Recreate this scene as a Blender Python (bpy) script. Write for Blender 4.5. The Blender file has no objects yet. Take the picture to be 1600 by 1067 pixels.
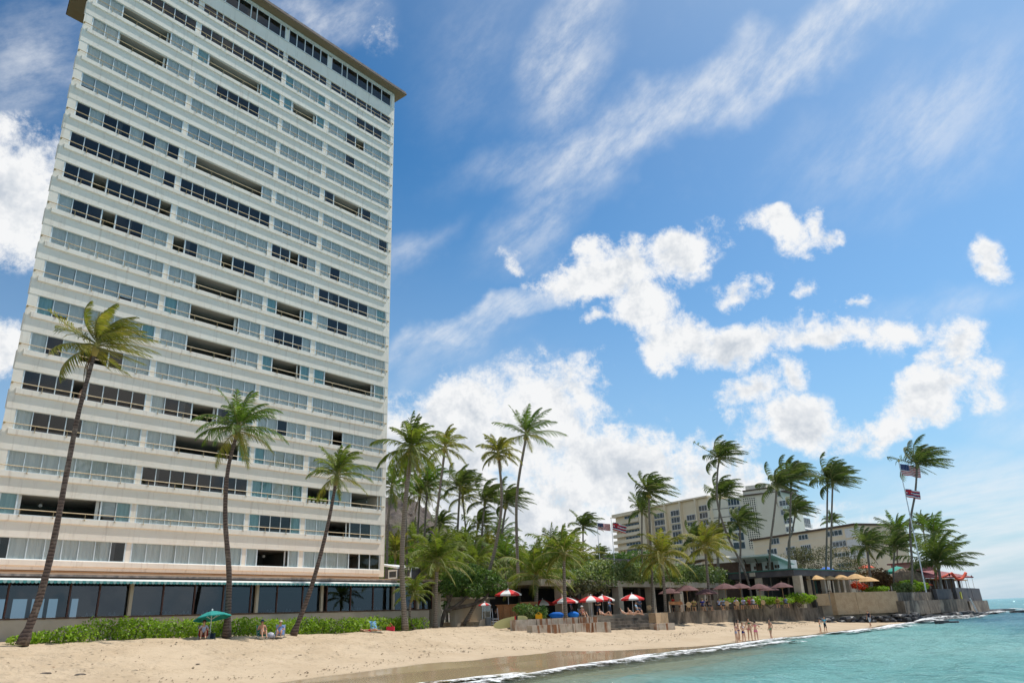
import bpy, bmesh, math, random
import numpy as np
from mathutils import Vector, Matrix

sc = bpy.context.scene
R = math.radians
random.seed(4)

# ------------------------------------------------------------------ camera
FPX, PITCH, ROLL, HC = 1177.5, R(20.0), R(-2.118), 2.7
c_, s_ = math.cos(ROLL), math.sin(ROLL)
X0 = np.array([1.0, 0, 0]); U0 = np.array([0, -math.sin(PITCH), math.cos(PITCH)]); FW = np.array([0, math.cos(PITCH), math.sin(PITCH)])
RT = c_ * X0 + s_ * U0; UP = -s_ * X0 + c_ * U0
CAM = np.array([0, 0, HC])
cam = bpy.data.cameras.new('camera'); camo = bpy.data.objects.new('camera', cam); sc.collection.objects.link(camo)
cam.sensor_width = 36; cam.sensor_fit = 'HORIZONTAL'; cam.lens = FPX * 36 / 1600; cam.clip_start = .5; cam.clip_end = 30000
M = Matrix(((RT[0], UP[0], -FW[0], 0), (RT[1], UP[1], -FW[1], 0), (RT[2], UP[2], -FW[2], HC), (0, 0, 0, 1)))
camo.matrix_world = M
sc.camera = camo

# ------------------------------------------------------------------ directions
def ray(px, py): return FW + RT * (px - 800) / FPX - UP * (py - 533.5) / FPX
def atd(px, py, D):
    r = ray(px, py); return CAM + r * D / math.hypot(r[0], r[1])
def azel(px, py):
    r = ray(px, py); return math.degrees(math.atan2(r[0], r[1])), math.degrees(math.atan2(r[2], math.hypot(r[0], r[1])))
A = R(38.307)
T = np.array([math.sin(A), math.cos(A), 0]); NN = np.array([-math.cos(A), math.sin(A), 0])
def W(s, n, z): return np.array([s * T[0] + n * NN[0], s * T[1] + n * NN[1], z])
def onn(px, py, n):
    r = ray(px, py); P = CAM + r * n / (r @ NN); return P
def sn(P): return float(P @ T), float(P @ NN)
def zat(px, py, D): return atd(px, py, D)[2]

# ------------------------------------------------------------------ sun, sky, exposure
SUN_AZ, SUN_EL = R(57), R(60)
sd = Vector((math.sin(SUN_AZ) * math.cos(SUN_EL), math.cos(SUN_AZ) * math.cos(SUN_EL), math.sin(SUN_EL)))
sl = bpy.data.lights.new('sun', 'SUN'); sl.energy = 4.4; sl.angle = R(.53); sl.color = (1, .955, .89)
slo = bpy.data.objects.new('sun', sl); sc.collection.objects.link(slo); slo.rotation_euler = sd.to_track_quat('Z', 'Y').to_euler()
sc.view_settings.view_transform = 'Standard'; sc.view_settings.look = 'None'; sc.view_settings.exposure = 0.0; sc.view_settings.gamma = 1
sc.view_settings.use_curve_mapping = False
sc.cycles.max_bounces = 6; sc.cycles.diffuse_bounces = 3; sc.cycles.glossy_bounces = 3; sc.cycles.transmission_bounces = 3; sc.cycles.transparent_max_bounces = 16; sc.cycles.caustics_reflective = False; sc.cycles.caustics_refractive = False
sc.cycles.use_denoising = True; sc.cycles.use_adaptive_sampling = True; sc.cycles.adaptive_threshold = .02
sc.cycles.sample_clamp_indirect = 6

world = bpy.data.worlds.new('World'); sc.world = world; world.use_nodes = True
wt = world.node_tree; wt.nodes.clear()
class NT:
    def __init__(s, tree): s.t = tree
    def n(s, typ, **kw):
        nd = s.t.nodes.new(typ)
        for k, v in kw.items():
            if k.startswith('i_'):
                key = k[2:]; key = int(key) if key.isdigit() else key.replace('_', ' ')
                sock = nd.inputs[key]
                if hasattr(v, 'is_linked') or isinstance(v, bpy.types.NodeSocket): s.t.links.new(v, sock)
                else: sock.default_value = v
            else: setattr(nd, k, v)
        return nd
    def math(s, op, a, b=None, c=None, clamp=False):
        nd = s.t.nodes.new('ShaderNodeMath'); nd.operation = op; nd.use_clamp = clamp
        for i, v in enumerate((a, b, c)):
            if v is None: continue
            if isinstance(v, bpy.types.NodeSocket): s.t.links.new(v, nd.inputs[i])
            else: nd.inputs[i].default_value = v
        return nd.outputs[0]
    def mix(s, fac, a, b, bt='MIX', clamp=False):
        nd = s.t.nodes.new('ShaderNodeMix'); nd.data_type = 'RGBA'; nd.blend_type = bt; nd.clamp_result = clamp
        for i, v in ((0, fac), (6, a), (7, b)):
            if isinstance(v, bpy.types.NodeSocket): s.t.links.new(v, nd.inputs[i])
            else: nd.inputs[i].default_value = v if i == 0 else tuple(v) + ((1,) if len(v) == 3 else ())
        return nd.outputs[2]
    def ramp(s, fac, lo, hi, a=0.0, b=1.0, smooth=True):
        nd = s.t.nodes.new('ShaderNodeMapRange'); nd.interpolation_type = 'SMOOTHSTEP' if smooth else 'LINEAR'
        s.t.links.new(fac, nd.inputs[0])
        for i, v in ((1, lo), (2, hi), (3, a), (4, b)):
            nd.inputs[i].default_value = v
        return nd.outputs[0]
    def link(s, a, b): s.t.links.new(a, b)

w = NT(wt)
sky = w.n('ShaderNodeTexSky', sky_type='NISHITA', sun_disc=False, sun_elevation=SUN_EL, sun_rotation=SUN_AZ, altitude=0, air_density=1.0, dust_density=.3, ozone_density=2.2)
tc = w.n('ShaderNodeTexCoord')
sep = w.n('ShaderNodeSeparateXYZ', i_0=tc.outputs['Generated'])
az = w.math('MULTIPLY', w.math('ARCTAN2', sep.outputs[0], sep.outputs[1]), 57.29578)
el = w.math('MULTIPLY', w.math('ARCSINE', sep.outputs[2]), 57.29578)
aev = w.n('ShaderNodeCombineXYZ', i_0=az, i_1=el)
# soft turbulence of the cloud outlines
nw = w.n('ShaderNodeTexNoise', noise_dimensions='3D', i_Vector=tc.outputs['Generated'], i_Scale=12.0, i_Detail=5.0, i_Roughness=.5)
warp = w.n('ShaderNodeVectorMath', operation='SUBTRACT', i_0=nw.outputs['Color']); warp.inputs[1].default_value = (.5, .5, .5)
warp2 = w.n('ShaderNodeVectorMath', operation='SCALE', i_0=warp.outputs[0]); warp2.inputs['Scale'].default_value = 6.0
pos = w.n('ShaderNodeVectorMath', operation='ADD', i_0=aev.outputs[0], i_1=warp2.outputs[0]).outputs[0]

def blob_tf(cx, cy, rx, ry, rot):
    a0, e0 = azel(cx, cy); t = math.radians(rot)
    ux, uy = math.cos(t), math.sin(t)
    a1, e1 = azel(cx + ux * 20, cy + uy * 20); vx, vy = (a1 - a0) / 20, (e1 - e0) / 20
    a2, e2 = azel(cx - uy * 20, cy + ux * 20); qx, qy = (a2 - a0) / 20, (e2 - e0) / 20
    return (a0, e0), math.atan2(vy, vx), math.hypot(vx, vy) * rx, math.hypot(qx, qy) * ry
def field(blobs, vec):
    acc = None
    for b in blobs:
        (a0, e0), rot, sx, sy = blob_tf(*b[:5])
        mp = w.n('ShaderNodeMapping', vector_type='TEXTURE', i_Vector=vec)
        mp.inputs['Location'].default_value = (a0, e0, 0); mp.inputs['Rotation'].default_value = (0, 0, rot); mp.inputs['Scale'].default_value = (sx, sy, 1e4)
        g = w.n('ShaderNodeTexGradient', gradient_type='SPHERICAL', i_Vector=mp.outputs[0])
        v = w.math('MULTIPLY', g.outputs['Fac'], b[5])
        acc = v if acc is None else w.math('SMOOTH_MAX', acc, v, .06)
    return acc
CUM = [(650, 725, 170, 150, 0, 1.5), (740, 675, 140, 125, 0, 1.3), (835, 665, 150, 145, 0, 1.4), (905, 610, 90, 75, 20, 1.0), (960, 750, 180, 120, 15, 1.4), (1100, 800, 200, 120, 0, 1.3), (740, 860, 360, 200, 0, 1.8), (900, 890, 400, 110, 0, 1.5), (1230, 850, 220, 90, 0, .9), (1130, 700, 90, 40, -10, .8),
       (940, 420, 150, 54, -10, 1.2), (1070, 395, 112, 50, -14, 1.1), (1000, 475, 92, 86, 45, 1.3), (1060, 540, 112, 60, 22, 1.2), (1165, 548, 145, 52, -8, 1.2), (1300, 532, 165, 46, -3, 1.1), (1400, 515, 80, 40, -10, .9), (1490, 535, 80, 52, 10, .95),
       (1225, 372, 88, 40, 12, 1.0), (1292, 362, 36, 42, 0, .95), (1170, 455, 66, 34, 5, .95), (1268, 456, 24, 28, 0, .8), (1340, 476, 34, 16, 0, .75), (1570, 398, 62, 42, 25, .95), (925, 497, 46, 24, 0, .75),
       (1170, 618, 95, 40, -6, 1.1), (1238, 598, 42, 52, 0, 1.0), (1260, 665, 125, 58, 14, 1.2), (1455, 615, 115, 56, -18, 1.25), (1380, 660, 90, 36, -25, .9), (1545, 590, 85, 42, 50, .65), (1450, 560, 70, 40, 60, .7),
       (20, 310, 150, 130, 0, 1.5), (-30, 540, 90, 80, 0, 1.2), (-160, 420, 200, 220, 0, 1.2), (590, 35, 60, 80, 20, .35), (812, 405, 30, 24, 0, .7)]
CIR = [(1150, 130, 600, 78, -27, 1.15), (930, 245, 190, 75, -33, .9), (860, 340, 190, 70, -35, .6), (885, 95, 190, 95, -62, .95), (755, 495, 230, 34, -21, 1.3), (650, 390, 110, 40, -30, .5), (700, 540, 190, 60, -20, .5),
       (500, 25, 160, 70, 5, .8), (50, 110, 130, 180, 40, .75), (740, 90, 200, 120, -60, .35), (1500, 800, 420, 130, -8, .9), (1400, 870, 500, 110, -6, 1.0), (1500, 480, 260, 60, -12, .5), (1450, 200, 420, 150, -25, .55), (760, 590, 160, 60, -20, .6), (1620, 650, 180, 140, 30, .55)]
fc = field(CUM, pos)
# a broken cloud cover carries on round the rest of the sky
gen = w.n('ShaderNodeTexNoise', i_Vector=tc.outputs['Generated'], i_Scale=2.6, i_Detail=3.0, i_Roughness=.5)
away = w.ramp(w.math('ABSOLUTE', az), 46, 62)
low = w.ramp(el, 62, 30)
genf = w.math('MULTIPLY', w.math('MULTIPLY', w.ramp(gen.outputs['Fac'], .48, .68), 1.15), w.math('MULTIPLY', away, low))
fc = w.math('MAXIMUM', fc, genf)
nd1 = w.n('ShaderNodeTexNoise', i_Vector=tc.outputs['Generated'], i_Scale=19.0, i_Detail=8.0, i_Roughness=.7, i_Distortion=.1)
amp = w.ramp(fc, .3, 1.2, 3.0, 1.5)
den = w.math('ADD', fc, w.math('MULTIPLY', w.math('SUBTRACT', nd1.outputs['Fac'], .5), amp))
alpha_c = w.ramp(den, .10, .84)
# keep stray noise out of clear sky
alpha_c = w.math('MULTIPLY', alpha_c, w.ramp(fc, .02, .3))
# wisps: the noise is drawn out along the high wind
mpw = w.n('ShaderNodeMapping', vector_type='TEXTURE', i_Vector=aev.outputs[0])
mpw.inputs['Rotation'].default_value = (0, 0, R(30)); mpw.inputs['Scale'].default_value = (7.5, 3.4, 1)
nd2 = w.n('ShaderNodeTexNoise', i_Vector=mpw.outputs[0], i_Scale=1.4, i_Detail=7.0, i_Roughness=.66, i_Distortion=.0)
fi = field(CIR, pos)
mph = w.n('ShaderNodeMapping', vector_type='TEXTURE', i_Vector=aev.outputs[0]); mph.inputs['Scale'].default_value = (30, 4, 1); mph.inputs['Rotation'].default_value = (0, 0, R(6))
nd3 = w.n('ShaderNodeTexNoise', i_Vector=mph.outputs[0], i_Scale=3.0, i_Detail=5.0, i_Roughness=.6)
gci = w.math('MULTIPLY', w.ramp(gen.outputs['Fac'], .42, .62), w.math('MULTIPLY', away, .6))
fi = w.math('MAXIMUM', fi, gci)
nwisp = w.math('ADD', w.math('MULTIPLY', w.ramp(nd2.outputs['Fac'], .30, .74), w.ramp(el, 4, 12)), w.math('MULTIPLY', w.ramp(nd3.outputs['Fac'], .32, .68), w.ramp(el, 12, 4)))
alpha_i = w.math('MULTIPLY', w.math('MULTIPLY', w.ramp(fi, .0, .8), w.math('ADD', w.math('MULTIPLY', nwisp, .8), .2)), .74)
# colour of the clouds: relief lit from the sun's side, greyer bodies and undersides
off = w.n('ShaderNodeVectorMath', operation='ADD', i_0=tc.outputs['Generated']); off.inputs[1].default_value = (.012, .0, .016)
nd4 = w.n('ShaderNodeTexNoise', i_Vector=off.outputs[0], i_Scale=19.0, i_Detail=4.0, i_Roughness=.7, i_Distortion=.1)
nd5 = w.n('ShaderNodeTexNoise', i_Vector=tc.outputs['Generated'], i_Scale=6.0, i_Detail=4.0, i_Roughness=.55)
rel = w.math('MULTIPLY', w.math('SUBTRACT', nd4.outputs['Fac'], nd1.outputs['Fac']), 3.4)
body = w.math('ADD', w.math('MULTIPLY', w.ramp(den, .55, 1.5), w.ramp(nd5.outputs['Fac'], .32, .58)), rel)
body = w.math('MULTIPLY', w.math('MAXIMUM', w.math('MINIMUM', body, 1.0), 0.0), w.ramp(den, .3, .8))
ccol = w.mix(body, (.92, .93, .94), (.58, .635, .705))
skyc = w.n('ShaderNodeVectorMath', operation='SCALE', i_0=sky.outputs[0]); skyc.inputs['Scale'].default_value = .105
gm = w.n('ShaderNodeGamma', i_Color=skyc.outputs[0]); gm.inputs[1].default_value = 1.5      # clear, dry trade-wind blue
hs = w.mix(1.0, gm.outputs[0], (.78, 1.72, 1.72), 'MULTIPLY')
# haze: forward scatter round the sun, and pale sea air low over the horizon
dp = w.n('ShaderNodeVectorMath', operation='DOT_PRODUCT', i_0=tc.outputs['Generated']); dp.inputs[1].default_value = tuple(sd)
au = w.math('MULTIPLY', w.math('POWER', w.ramp(dp.outputs['Value'], .62, 1.0, 0, 1, False), 1.6), .42)
hs = w.mix(au, hs, (.82, .87, .93))
hz = w.math('POWER', w.ramp(el, 38, 1, 0, 1, False), 1.6)
hs = w.mix(w.math('MULTIPLY', hz, .92), hs, (.48, .60, .75))
c1 = w.mix(alpha_i, hs, (.86, .89, .925))
c2 = w.mix(alpha_c, c1, ccol)
bg = w.n('ShaderNodeBackground', i_Color=c2, i_Strength=1.0)
world.cycles.sampling_method = 'NONE'
wo = w.n('ShaderNodeOutputWorld', i_Surface=bg.outputs[0])

# ------------------------------------------------------------------ helpers
COL = sc.collection
WORLDP = set()          # things whose parts are modelled in world coordinates
class MB:
    def __init__(s): s.v = []; s.f = []; s.m = []
    def poly(s, pts, m=0):
        b = len(s.v); s.v += [tuple(p) for p in pts]; s.f.append(tuple(range(b, b + len(pts)))); s.m.append(m)
    def hexa(s, p, m=0):            # p: 4 bottom, 4 top, counter-clockwise from above
        b = len(s.v); s.v += [tuple(q) for q in p]
        for f in ((3, 2, 1, 0), (4, 5, 6, 7), (0, 1, 5, 4), (1, 2, 6, 5), (2, 3, 7, 6), (3, 0, 4, 7)):
            s.f.append(tuple(b + i for i in f)); s.m.append(m)
        return s
    def box(s, x0, x1, y0, y1, z0, z1, m=0, fr=None):
        fr = fr or (lambda x, y, z: (x, y, z))
        return s.hexa([fr(x0, y0, z0), fr(x1, y0, z0), fr(x1, y1, z0), fr(x0, y1, z0), fr(x0, y0, z1), fr(x1, y0, z1), fr(x1, y1, z1), fr(x0, y1, z1)], m)
    def prism(s, pts, z0, z1, m=0):  # pts: xy outline
        b = len(s.v); k = len(pts)
        s.v += [(p[0], p[1], z0) for p in pts] + [(p[0], p[1], z1) for p in pts]
        s.f += [tuple(b + i for i in range(k))[::-1], tuple(b + k + i for i in range(k))]; s.m += [m, m]
        for i in range(k):
            j = (i + 1) % k; s.f.append((b + i, b + j, b + k + j, b + k + i)); s.m.append(m)
        return s
    def tube(s, pts, rad, k=6, m=0, cap=True):
        pts = [np.array(p, float) for p in pts]
        if not hasattr(rad, '__len__'): rad = [rad] * len(pts)
        b = len(s.v); u = None
        for i, p in enumerate(pts):
            d = pts[min(i + 1, len(pts) - 1)] - pts[max(i - 1, 0)]; d = d / (np.linalg.norm(d) + 1e-9)
            if u is None:
                u = np.cross(d, (0, 0, 1) if abs(d[2]) < .9 else (1, 0, 0))
            u = u - d * (u @ d); u = u / (np.linalg.norm(u) + 1e-9); v = np.cross(d, u)
            for j in range(k):
                a = 2 * math.pi * j / k
                s.v.append(tuple(p + (u * math.cos(a) + v * math.sin(a)) * rad[i]))
        for i in range(len(pts) - 1):
            for j in range(k):
                j2 = (j + 1) % k
                s.f.append((b + i * k + j, b + i * k + j2, b + (i + 1) * k + j2, b + (i + 1) * k + j)); s.m.append(m)
        if cap:
            s.f.append(tuple(b + j for j in range(k))[::-1]); s.m.append(m)
            e = b + (len(pts) - 1) * k; s.f.append(tuple(e + j for j in range(k))); s.m.append(m)
        return s
    def lathe(s, prof, k=12, c=(0, 0, 0), m=0, mf=None):   # prof: list (r,z)
        b = len(s.v)
        for r, z in prof:
            for j in range(k):
                a = 2 * math.pi * j / k; s.v.append((c[0] + r * math.cos(a), c[1] + r * math.sin(a), c[2] + z))
        for i in range(len(prof) - 1):
            for j in range(k):
                j2 = (j + 1) % k
                s.f.append((b + i * k + j, b + i * k + j2, b + (i + 1) * k + j2, b + (i + 1) * k + j)); s.m.append(mf(i, j) if mf else m)
        return s
    def arr(s, V, F, m=0):
        b = len(s.v); s.v += [tuple(p) for p in V]; s.f += [tuple(b + i for i in f) for f in F]; s.m += [m] * len(F)
    def mesh(s, name, mats):
        me = bpy.data.meshes.new(name); me.from_pydata(s.v, [], s.f)
        for mm in (mats if isinstance(mats, (list, tuple)) else [mats]): me.materials.append(mm)
        if any(s.m): me.polygons.foreach_set('material_index', s.m)
        me.update(); return me
    def build(s, name, mats, parent=None, smooth=False, local=False):
        me = s.mesh(name, mats)
        if smooth: me.polygons.foreach_set('use_smooth', [True] * len(me.polygons))
        return link(name, me, parent, local)
def link(name, me, parent=None, local=False):
    o = bpy.data.objects.new(name, me); COL.objects.link(o)
    if parent is not None:
        o.parent = parent
        if not local and parent.name in WORLDP: o.matrix_parent_inverse = Matrix.Translation(-parent.location)
    return o
def tag(o, label=None, cat=None, group=None, kind=None):
    for k, v in (('label', label), ('category', cat), ('group', group), ('kind', kind)):
        if v: o[k] = v
    return o
def thing(name, loc, label, cat, group=None, rz=0.0, world=False):
    o = bpy.data.objects.new(name, None); COL.objects.link(o); o.empty_display_size = .3
    o.location = tuple(float(q) for q in loc); o.rotation_euler = (0, 0, rz)
    if world: WORLDP.add(o.name)
    return tag(o, label, cat, group)
def fast_mesh(name, V, F4, mats, F3=None, mi4=None, mi3=None, smooth=False):
    V = np.asarray(V, np.float32); me = bpy.data.meshes.new(name)
    F4 = np.asarray(F4, np.int32).reshape(-1, 4); F3 = np.asarray(F3 if F3 is not None else [], np.int32).reshape(-1, 3)
    me.vertices.add(len(V)); me.vertices.foreach_set('co', V.ravel())
    nl = F4.size + F3.size; me.loops.add(nl); me.loops.foreach_set('vertex_index', np.concatenate([F4.ravel(), F3.ravel()]))
    npol = len(F4) + len(F3); me.polygons.add(npol)
    st = np.concatenate([np.arange(len(F4)) * 4, F4.size + np.arange(len(F3)) * 3]).astype(np.int32)
    me.polygons.foreach_set('loop_start', st)
    for mm in (mats if isinstance(mats, (list, tuple)) else [mats]): me.materials.append(mm)
    if mi4 is not None or mi3 is not None:
        mi = np.concatenate([np.asarray(mi4 if mi4 is not None else np.zeros(len(F4)), np.int32), np.asarray(mi3 if mi3 is not None else np.zeros(len(F3)), np.int32)])
        me.polygons.foreach_set('material_index', mi)
    if smooth: me.polygons.foreach_set('use_smooth', [True] * npol)
    me.update(calc_edges=True); me.validate(); return me
def copy_tree(o, parent=None):
    c = o.copy(); COL.objects.link(c); c.parent = parent
    for ch in list(o.children): copy_tree(ch, c)
    return c
def fbm2(x, y, seed=0, oct=4):
    """cheap value noise, numpy"""
    x = np.asarray(x, float); y = np.asarray(y, float); out = np.zeros_like(x); amp = 1.0; tot = 0
    for o in range(oct):
        xi = np.floor(x).astype(np.int64); yi = np.floor(y).astype(np.int64); xf = x - xi; yf = y - yi
        xf = xf * xf * (3 - 2 * xf); yf = yf * yf * (3 - 2 * yf)
        def h(a, b):
            q = (a * 374761393 + b * 668265263 + (seed + o) * 1442695041) & 0x7fffffff
            q = ((q ^ (q >> 13)) * 1274126177) & 0x7fffffff
            return ((q ^ (q >> 16)) & 0xffff) / 65535.0
        v = (h(xi, yi) * (1 - xf) + h(xi + 1, yi) * xf) * (1 - yf) + (h(xi, yi + 1) * (1 - xf) + h(xi + 1, yi + 1) * xf) * yf
        out += v * amp; tot += amp; amp *= .5; x = x * 2.03 + 11.3; y = y * 2.03 + 7.7
    return out / tot

# ------------------------------------------------------------------ materials
def newmat(name):
    m = bpy.data.materials.new(name); m.use_nodes = True; m.node_tree.nodes.clear(); t = NT(m.node_tree)
    out = t.n('ShaderNodeOutputMaterial'); return m, t, out
def lin(*c):   # sRGB 0-255 to linear
    return tuple(((x / 255 / 12.92) if x / 255 <= .04045 else ((x / 255 + .055) / 1.055) ** 2.4) for x in c)
def pm(name, c1, c2=None, rough=.7, scale=3.0, bump=0.0, bscale=None, spec=.3, metal=0.0, detail=6.0, lo=.35, hi=.65, stretch=None, trans=0.0, coat=0.0):
    m, t, out = newmat(name)
    tcn = t.n('ShaderNodeTexCoord'); vec = tcn.outputs['Object']
    if stretch:
        mp = t.n('ShaderNodeMapping', i_Vector=vec); mp.inputs['Scale'].default_value = stretch; vec = mp.outputs[0]
    b = t.n('ShaderNodeBsdfPrincipled', i_Roughness=rough, i_Metallic=metal); b.inputs['Specular IOR Level'].default_value = spec
    if coat: b.inputs['Coat Weight'].default_value = coat
    if c2 is None: b.inputs['Base Color'].default_value = tuple(c1) + (1,)
    else:
        nz = t.n('ShaderNodeTexNoise', i_Vector=vec, i_Scale=scale, i_Detail=detail, i_Roughness=.6)
        t.link(t.mix(t.ramp(nz.outputs['Fac'], lo, hi), c1, c2), b.inputs['Base Color'])
    if bump:
        nb = t.n('ShaderNodeTexNoise', i_Vector=vec, i_Scale=bscale or scale * 6, i_Detail=5.0)
        bp = t.n('ShaderNodeBump', i_Strength=bump, i_Distance=.05, i_Height=nb.outputs['Fac']); t.link(bp.outputs[0], b.inputs['Normal'])
    sh = b.outputs[0]
    if trans:
        tr = t.n('ShaderNodeBsdfTranslucent'); tr.inputs[0].default_value = tuple(c1) + (1,)
        mx = t.n('ShaderNodeMixShader', i_0=trans, i_1=sh, i_2=tr.outputs[0]); sh = mx.outputs[0]
    t.link(sh, out.inputs[0]); return m
def leafmat(name, cols, rough=.55, trans=.3, spec=.15):
    """leaf colours picked per leaf"""
    m, t, out = newmat(name)
    g = t.n('ShaderNodeNewGeometry'); oi = t.n('ShaderNodeObjectInfo')
    v = t.math('FRACT', t.math('ADD', g.outputs['Random Per Island'], oi.outputs['Random']))
    cr = t.n('ShaderNodeValToRGB', i_0=v)
    e = cr.color_ramp.elements
    while len(e) < len(cols): e.new(.5)
    for i, cc in enumerate(cols):
        e[i].position = i / (len(cols) - 1); e[i].color = tuple(cc) + (1,)
    b = t.n('ShaderNodeBsdfPrincipled', i_Roughness=rough, i_Base_Color=cr.outputs[0]); b.inputs['Specular IOR Level'].default_value = spec
    br = t.mix(1.0, cr.outputs[0], (1.5, 1.6, .6), 'MULTIPLY')
    tr = t.n('ShaderNodeBsdfTranslucent', i_0=br)
    mx = t.n('ShaderNodeMixShader', i_0=trans, i_1=b.outputs[0], i_2=tr.outputs[0]); t.link(mx.outputs[0], out.inputs[0]); return m
def glassmat(name, tint, refl=.08, ior=1.5, rough=.02, gcol=(1, 1, 1), bump=0.0):
    m, t, out = newmat(name)
    tr = t.n('ShaderNodeBsdfTransparent'); tr.inputs[0].default_value = tuple(tint) + (1,)
    gl = t.n('ShaderNodeBsdfGlossy', i_Roughness=rough); gl.inputs[0].default_value = tuple(gcol) + (1,)
    if bump:
        tcn = t.n('ShaderNodeTexCoord'); nb = t.n('ShaderNodeTexNoise', i_Vector=tcn.outputs['Object'], i_Scale=.8, i_Detail=2.0)
        bp = t.n('ShaderNodeBump', i_Strength=bump, i_Distance=.05, i_Height=nb.outputs['Fac']); t.link(bp.outputs[0], gl.inputs['Normal'])
    fr = t.n('ShaderNodeFresnel', i_IOR=ior)
    gb = t.n('ShaderNodeNewGeometry')
    fac = t.math('MULTIPLY', t.math('ADD', fr.outputs[0], refl, clamp=True), t.math('SUBTRACT', 1.0, gb.outputs['Backfacing']))
    mx = t.n('ShaderNodeMixShader', i_0=fac, i_1=tr.outputs[0], i_2=gl.outputs[0]); t.link(mx.outputs[0], out.inputs[0]); return m
MT = {}
def paint(name, c1, c2, stain, amt):
    '''painted concrete with faint run-off streaks and patches'''
    m, t, out = newmat(name); tcn = t.n('ShaderNodeTexCoord'); vec = tcn.outputs['Object']
    mp = t.n('ShaderNodeMapping', i_Vector=vec); mp.inputs['Scale'].default_value = (2.2, 2.2, .22)
    n1 = t.n('ShaderNodeTexNoise', i_Vector=vec, i_Scale=.35, i_Detail=6.0, i_Roughness=.6); n2 = t.n('ShaderNodeTexNoise', i_Vector=mp.outputs[0], i_Scale=1.6, i_Detail=6.0, i_Roughness=.65); n3 = t.n('ShaderNodeTexNoise', i_Vector=vec, i_Scale=9.0, i_Detail=4.0)
    cc = t.mix(t.ramp(n1.outputs['Fac'], .35, .65), c1, c2); cc = t.mix(t.math('MULTIPLY', t.ramp(n2.outputs['Fac'], .52, .78), amt), cc, stain)
    bp = t.n('ShaderNodeBump', i_Strength=.08, i_Distance=.03, i_Height=n3.outputs['Fac'])
    b = t.n('ShaderNodeBsdfPrincipled', i_Base_Color=cc, i_Roughness=.8, i_Normal=bp.outputs[0]); b.inputs['Specular IOR Level'].default_value = .25
    t.link(b.outputs[0], out.inputs[0]); return m
MT['wall'] = paint('painted_wall', (.83, .755, .645), (.87, .805, .70), (.46, .37, .28), .5)
MT['ledge'] = paint('painted_ledge', (.88, .81, .705), (.83, .755, .65), (.42, .30, .21), .55)
MT['frame'] = pm('window_frame', (.68, .75, .77), rough=.45, spec=.5)
MT['rail'] = pm('rail_paint', (.42, .31, .16), (.55, .43, .25), rough=.5, scale=2)
MT['glass'] = glassmat('window_glass', (.86, .885, .885), refl=.02, gcol=(.95, .95, .92))
MT['glass_dark'] = glassmat('tinted_glass', (.50, .51, .52), refl=.02, bump=.05, gcol=(.9, .88, .84))
MT['glass_bronze'] = glassmat('bronze_glass', (.30, .25, .26), refl=.02)
MT['curtain'] = pm('curtain_white', (.84, .83, .79), (.70, .70, .67), rough=.9, scale=1.0, stretch=(6, 6, .25))
MT['curtain_teal'] = pm('curtain_teal', (.34, .56, .57), (.26, .47, .50), rough=.9, scale=1.0, stretch=(6, 6, .25))
MT['blind'] = pm('blind_grey', (.66, .70, .71), (.52, .56, .58), rough=.8, scale=1.0, stretch=(1, 1, 14))
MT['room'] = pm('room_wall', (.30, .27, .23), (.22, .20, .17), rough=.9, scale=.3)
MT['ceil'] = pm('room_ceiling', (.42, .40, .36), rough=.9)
MT['soffit'] = pm('soffit_tan', (.25, .20, .13), rough=.8)
MT['brown'] = pm('brown_trim', (.085, .05, .035), (.12, .075, .05), rough=.6, scale=3)
MT['fascia'] = pm('weathered_fascia', (.16, .14, .13), (.34, .28, .25), rough=.9, scale=2.2, stretch=(1, 1, .3))
MT['terra'] = pm('terracotta_band', (.58, .38, .24), (.64, .44, .29), rough=.85, scale=1)
MT['beige'] = pm('beige_wall', (.45, .385, .29), (.52, .45, .35), rough=.85, scale=.6, bump=.05)
MT['white'] = pm('white_paint', (.78, .78, .76), (.70, .70, .68), rough=.6, scale=2)
MT['green_cloth'] = pm('green_canvas', (.09, .30, .29), rough=.85)
MT['white_cloth'] = pm('white_canvas', (.75, .75, .70), rough=.85)
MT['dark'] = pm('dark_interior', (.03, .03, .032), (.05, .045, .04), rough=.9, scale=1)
MT['trunk'] = None

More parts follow.
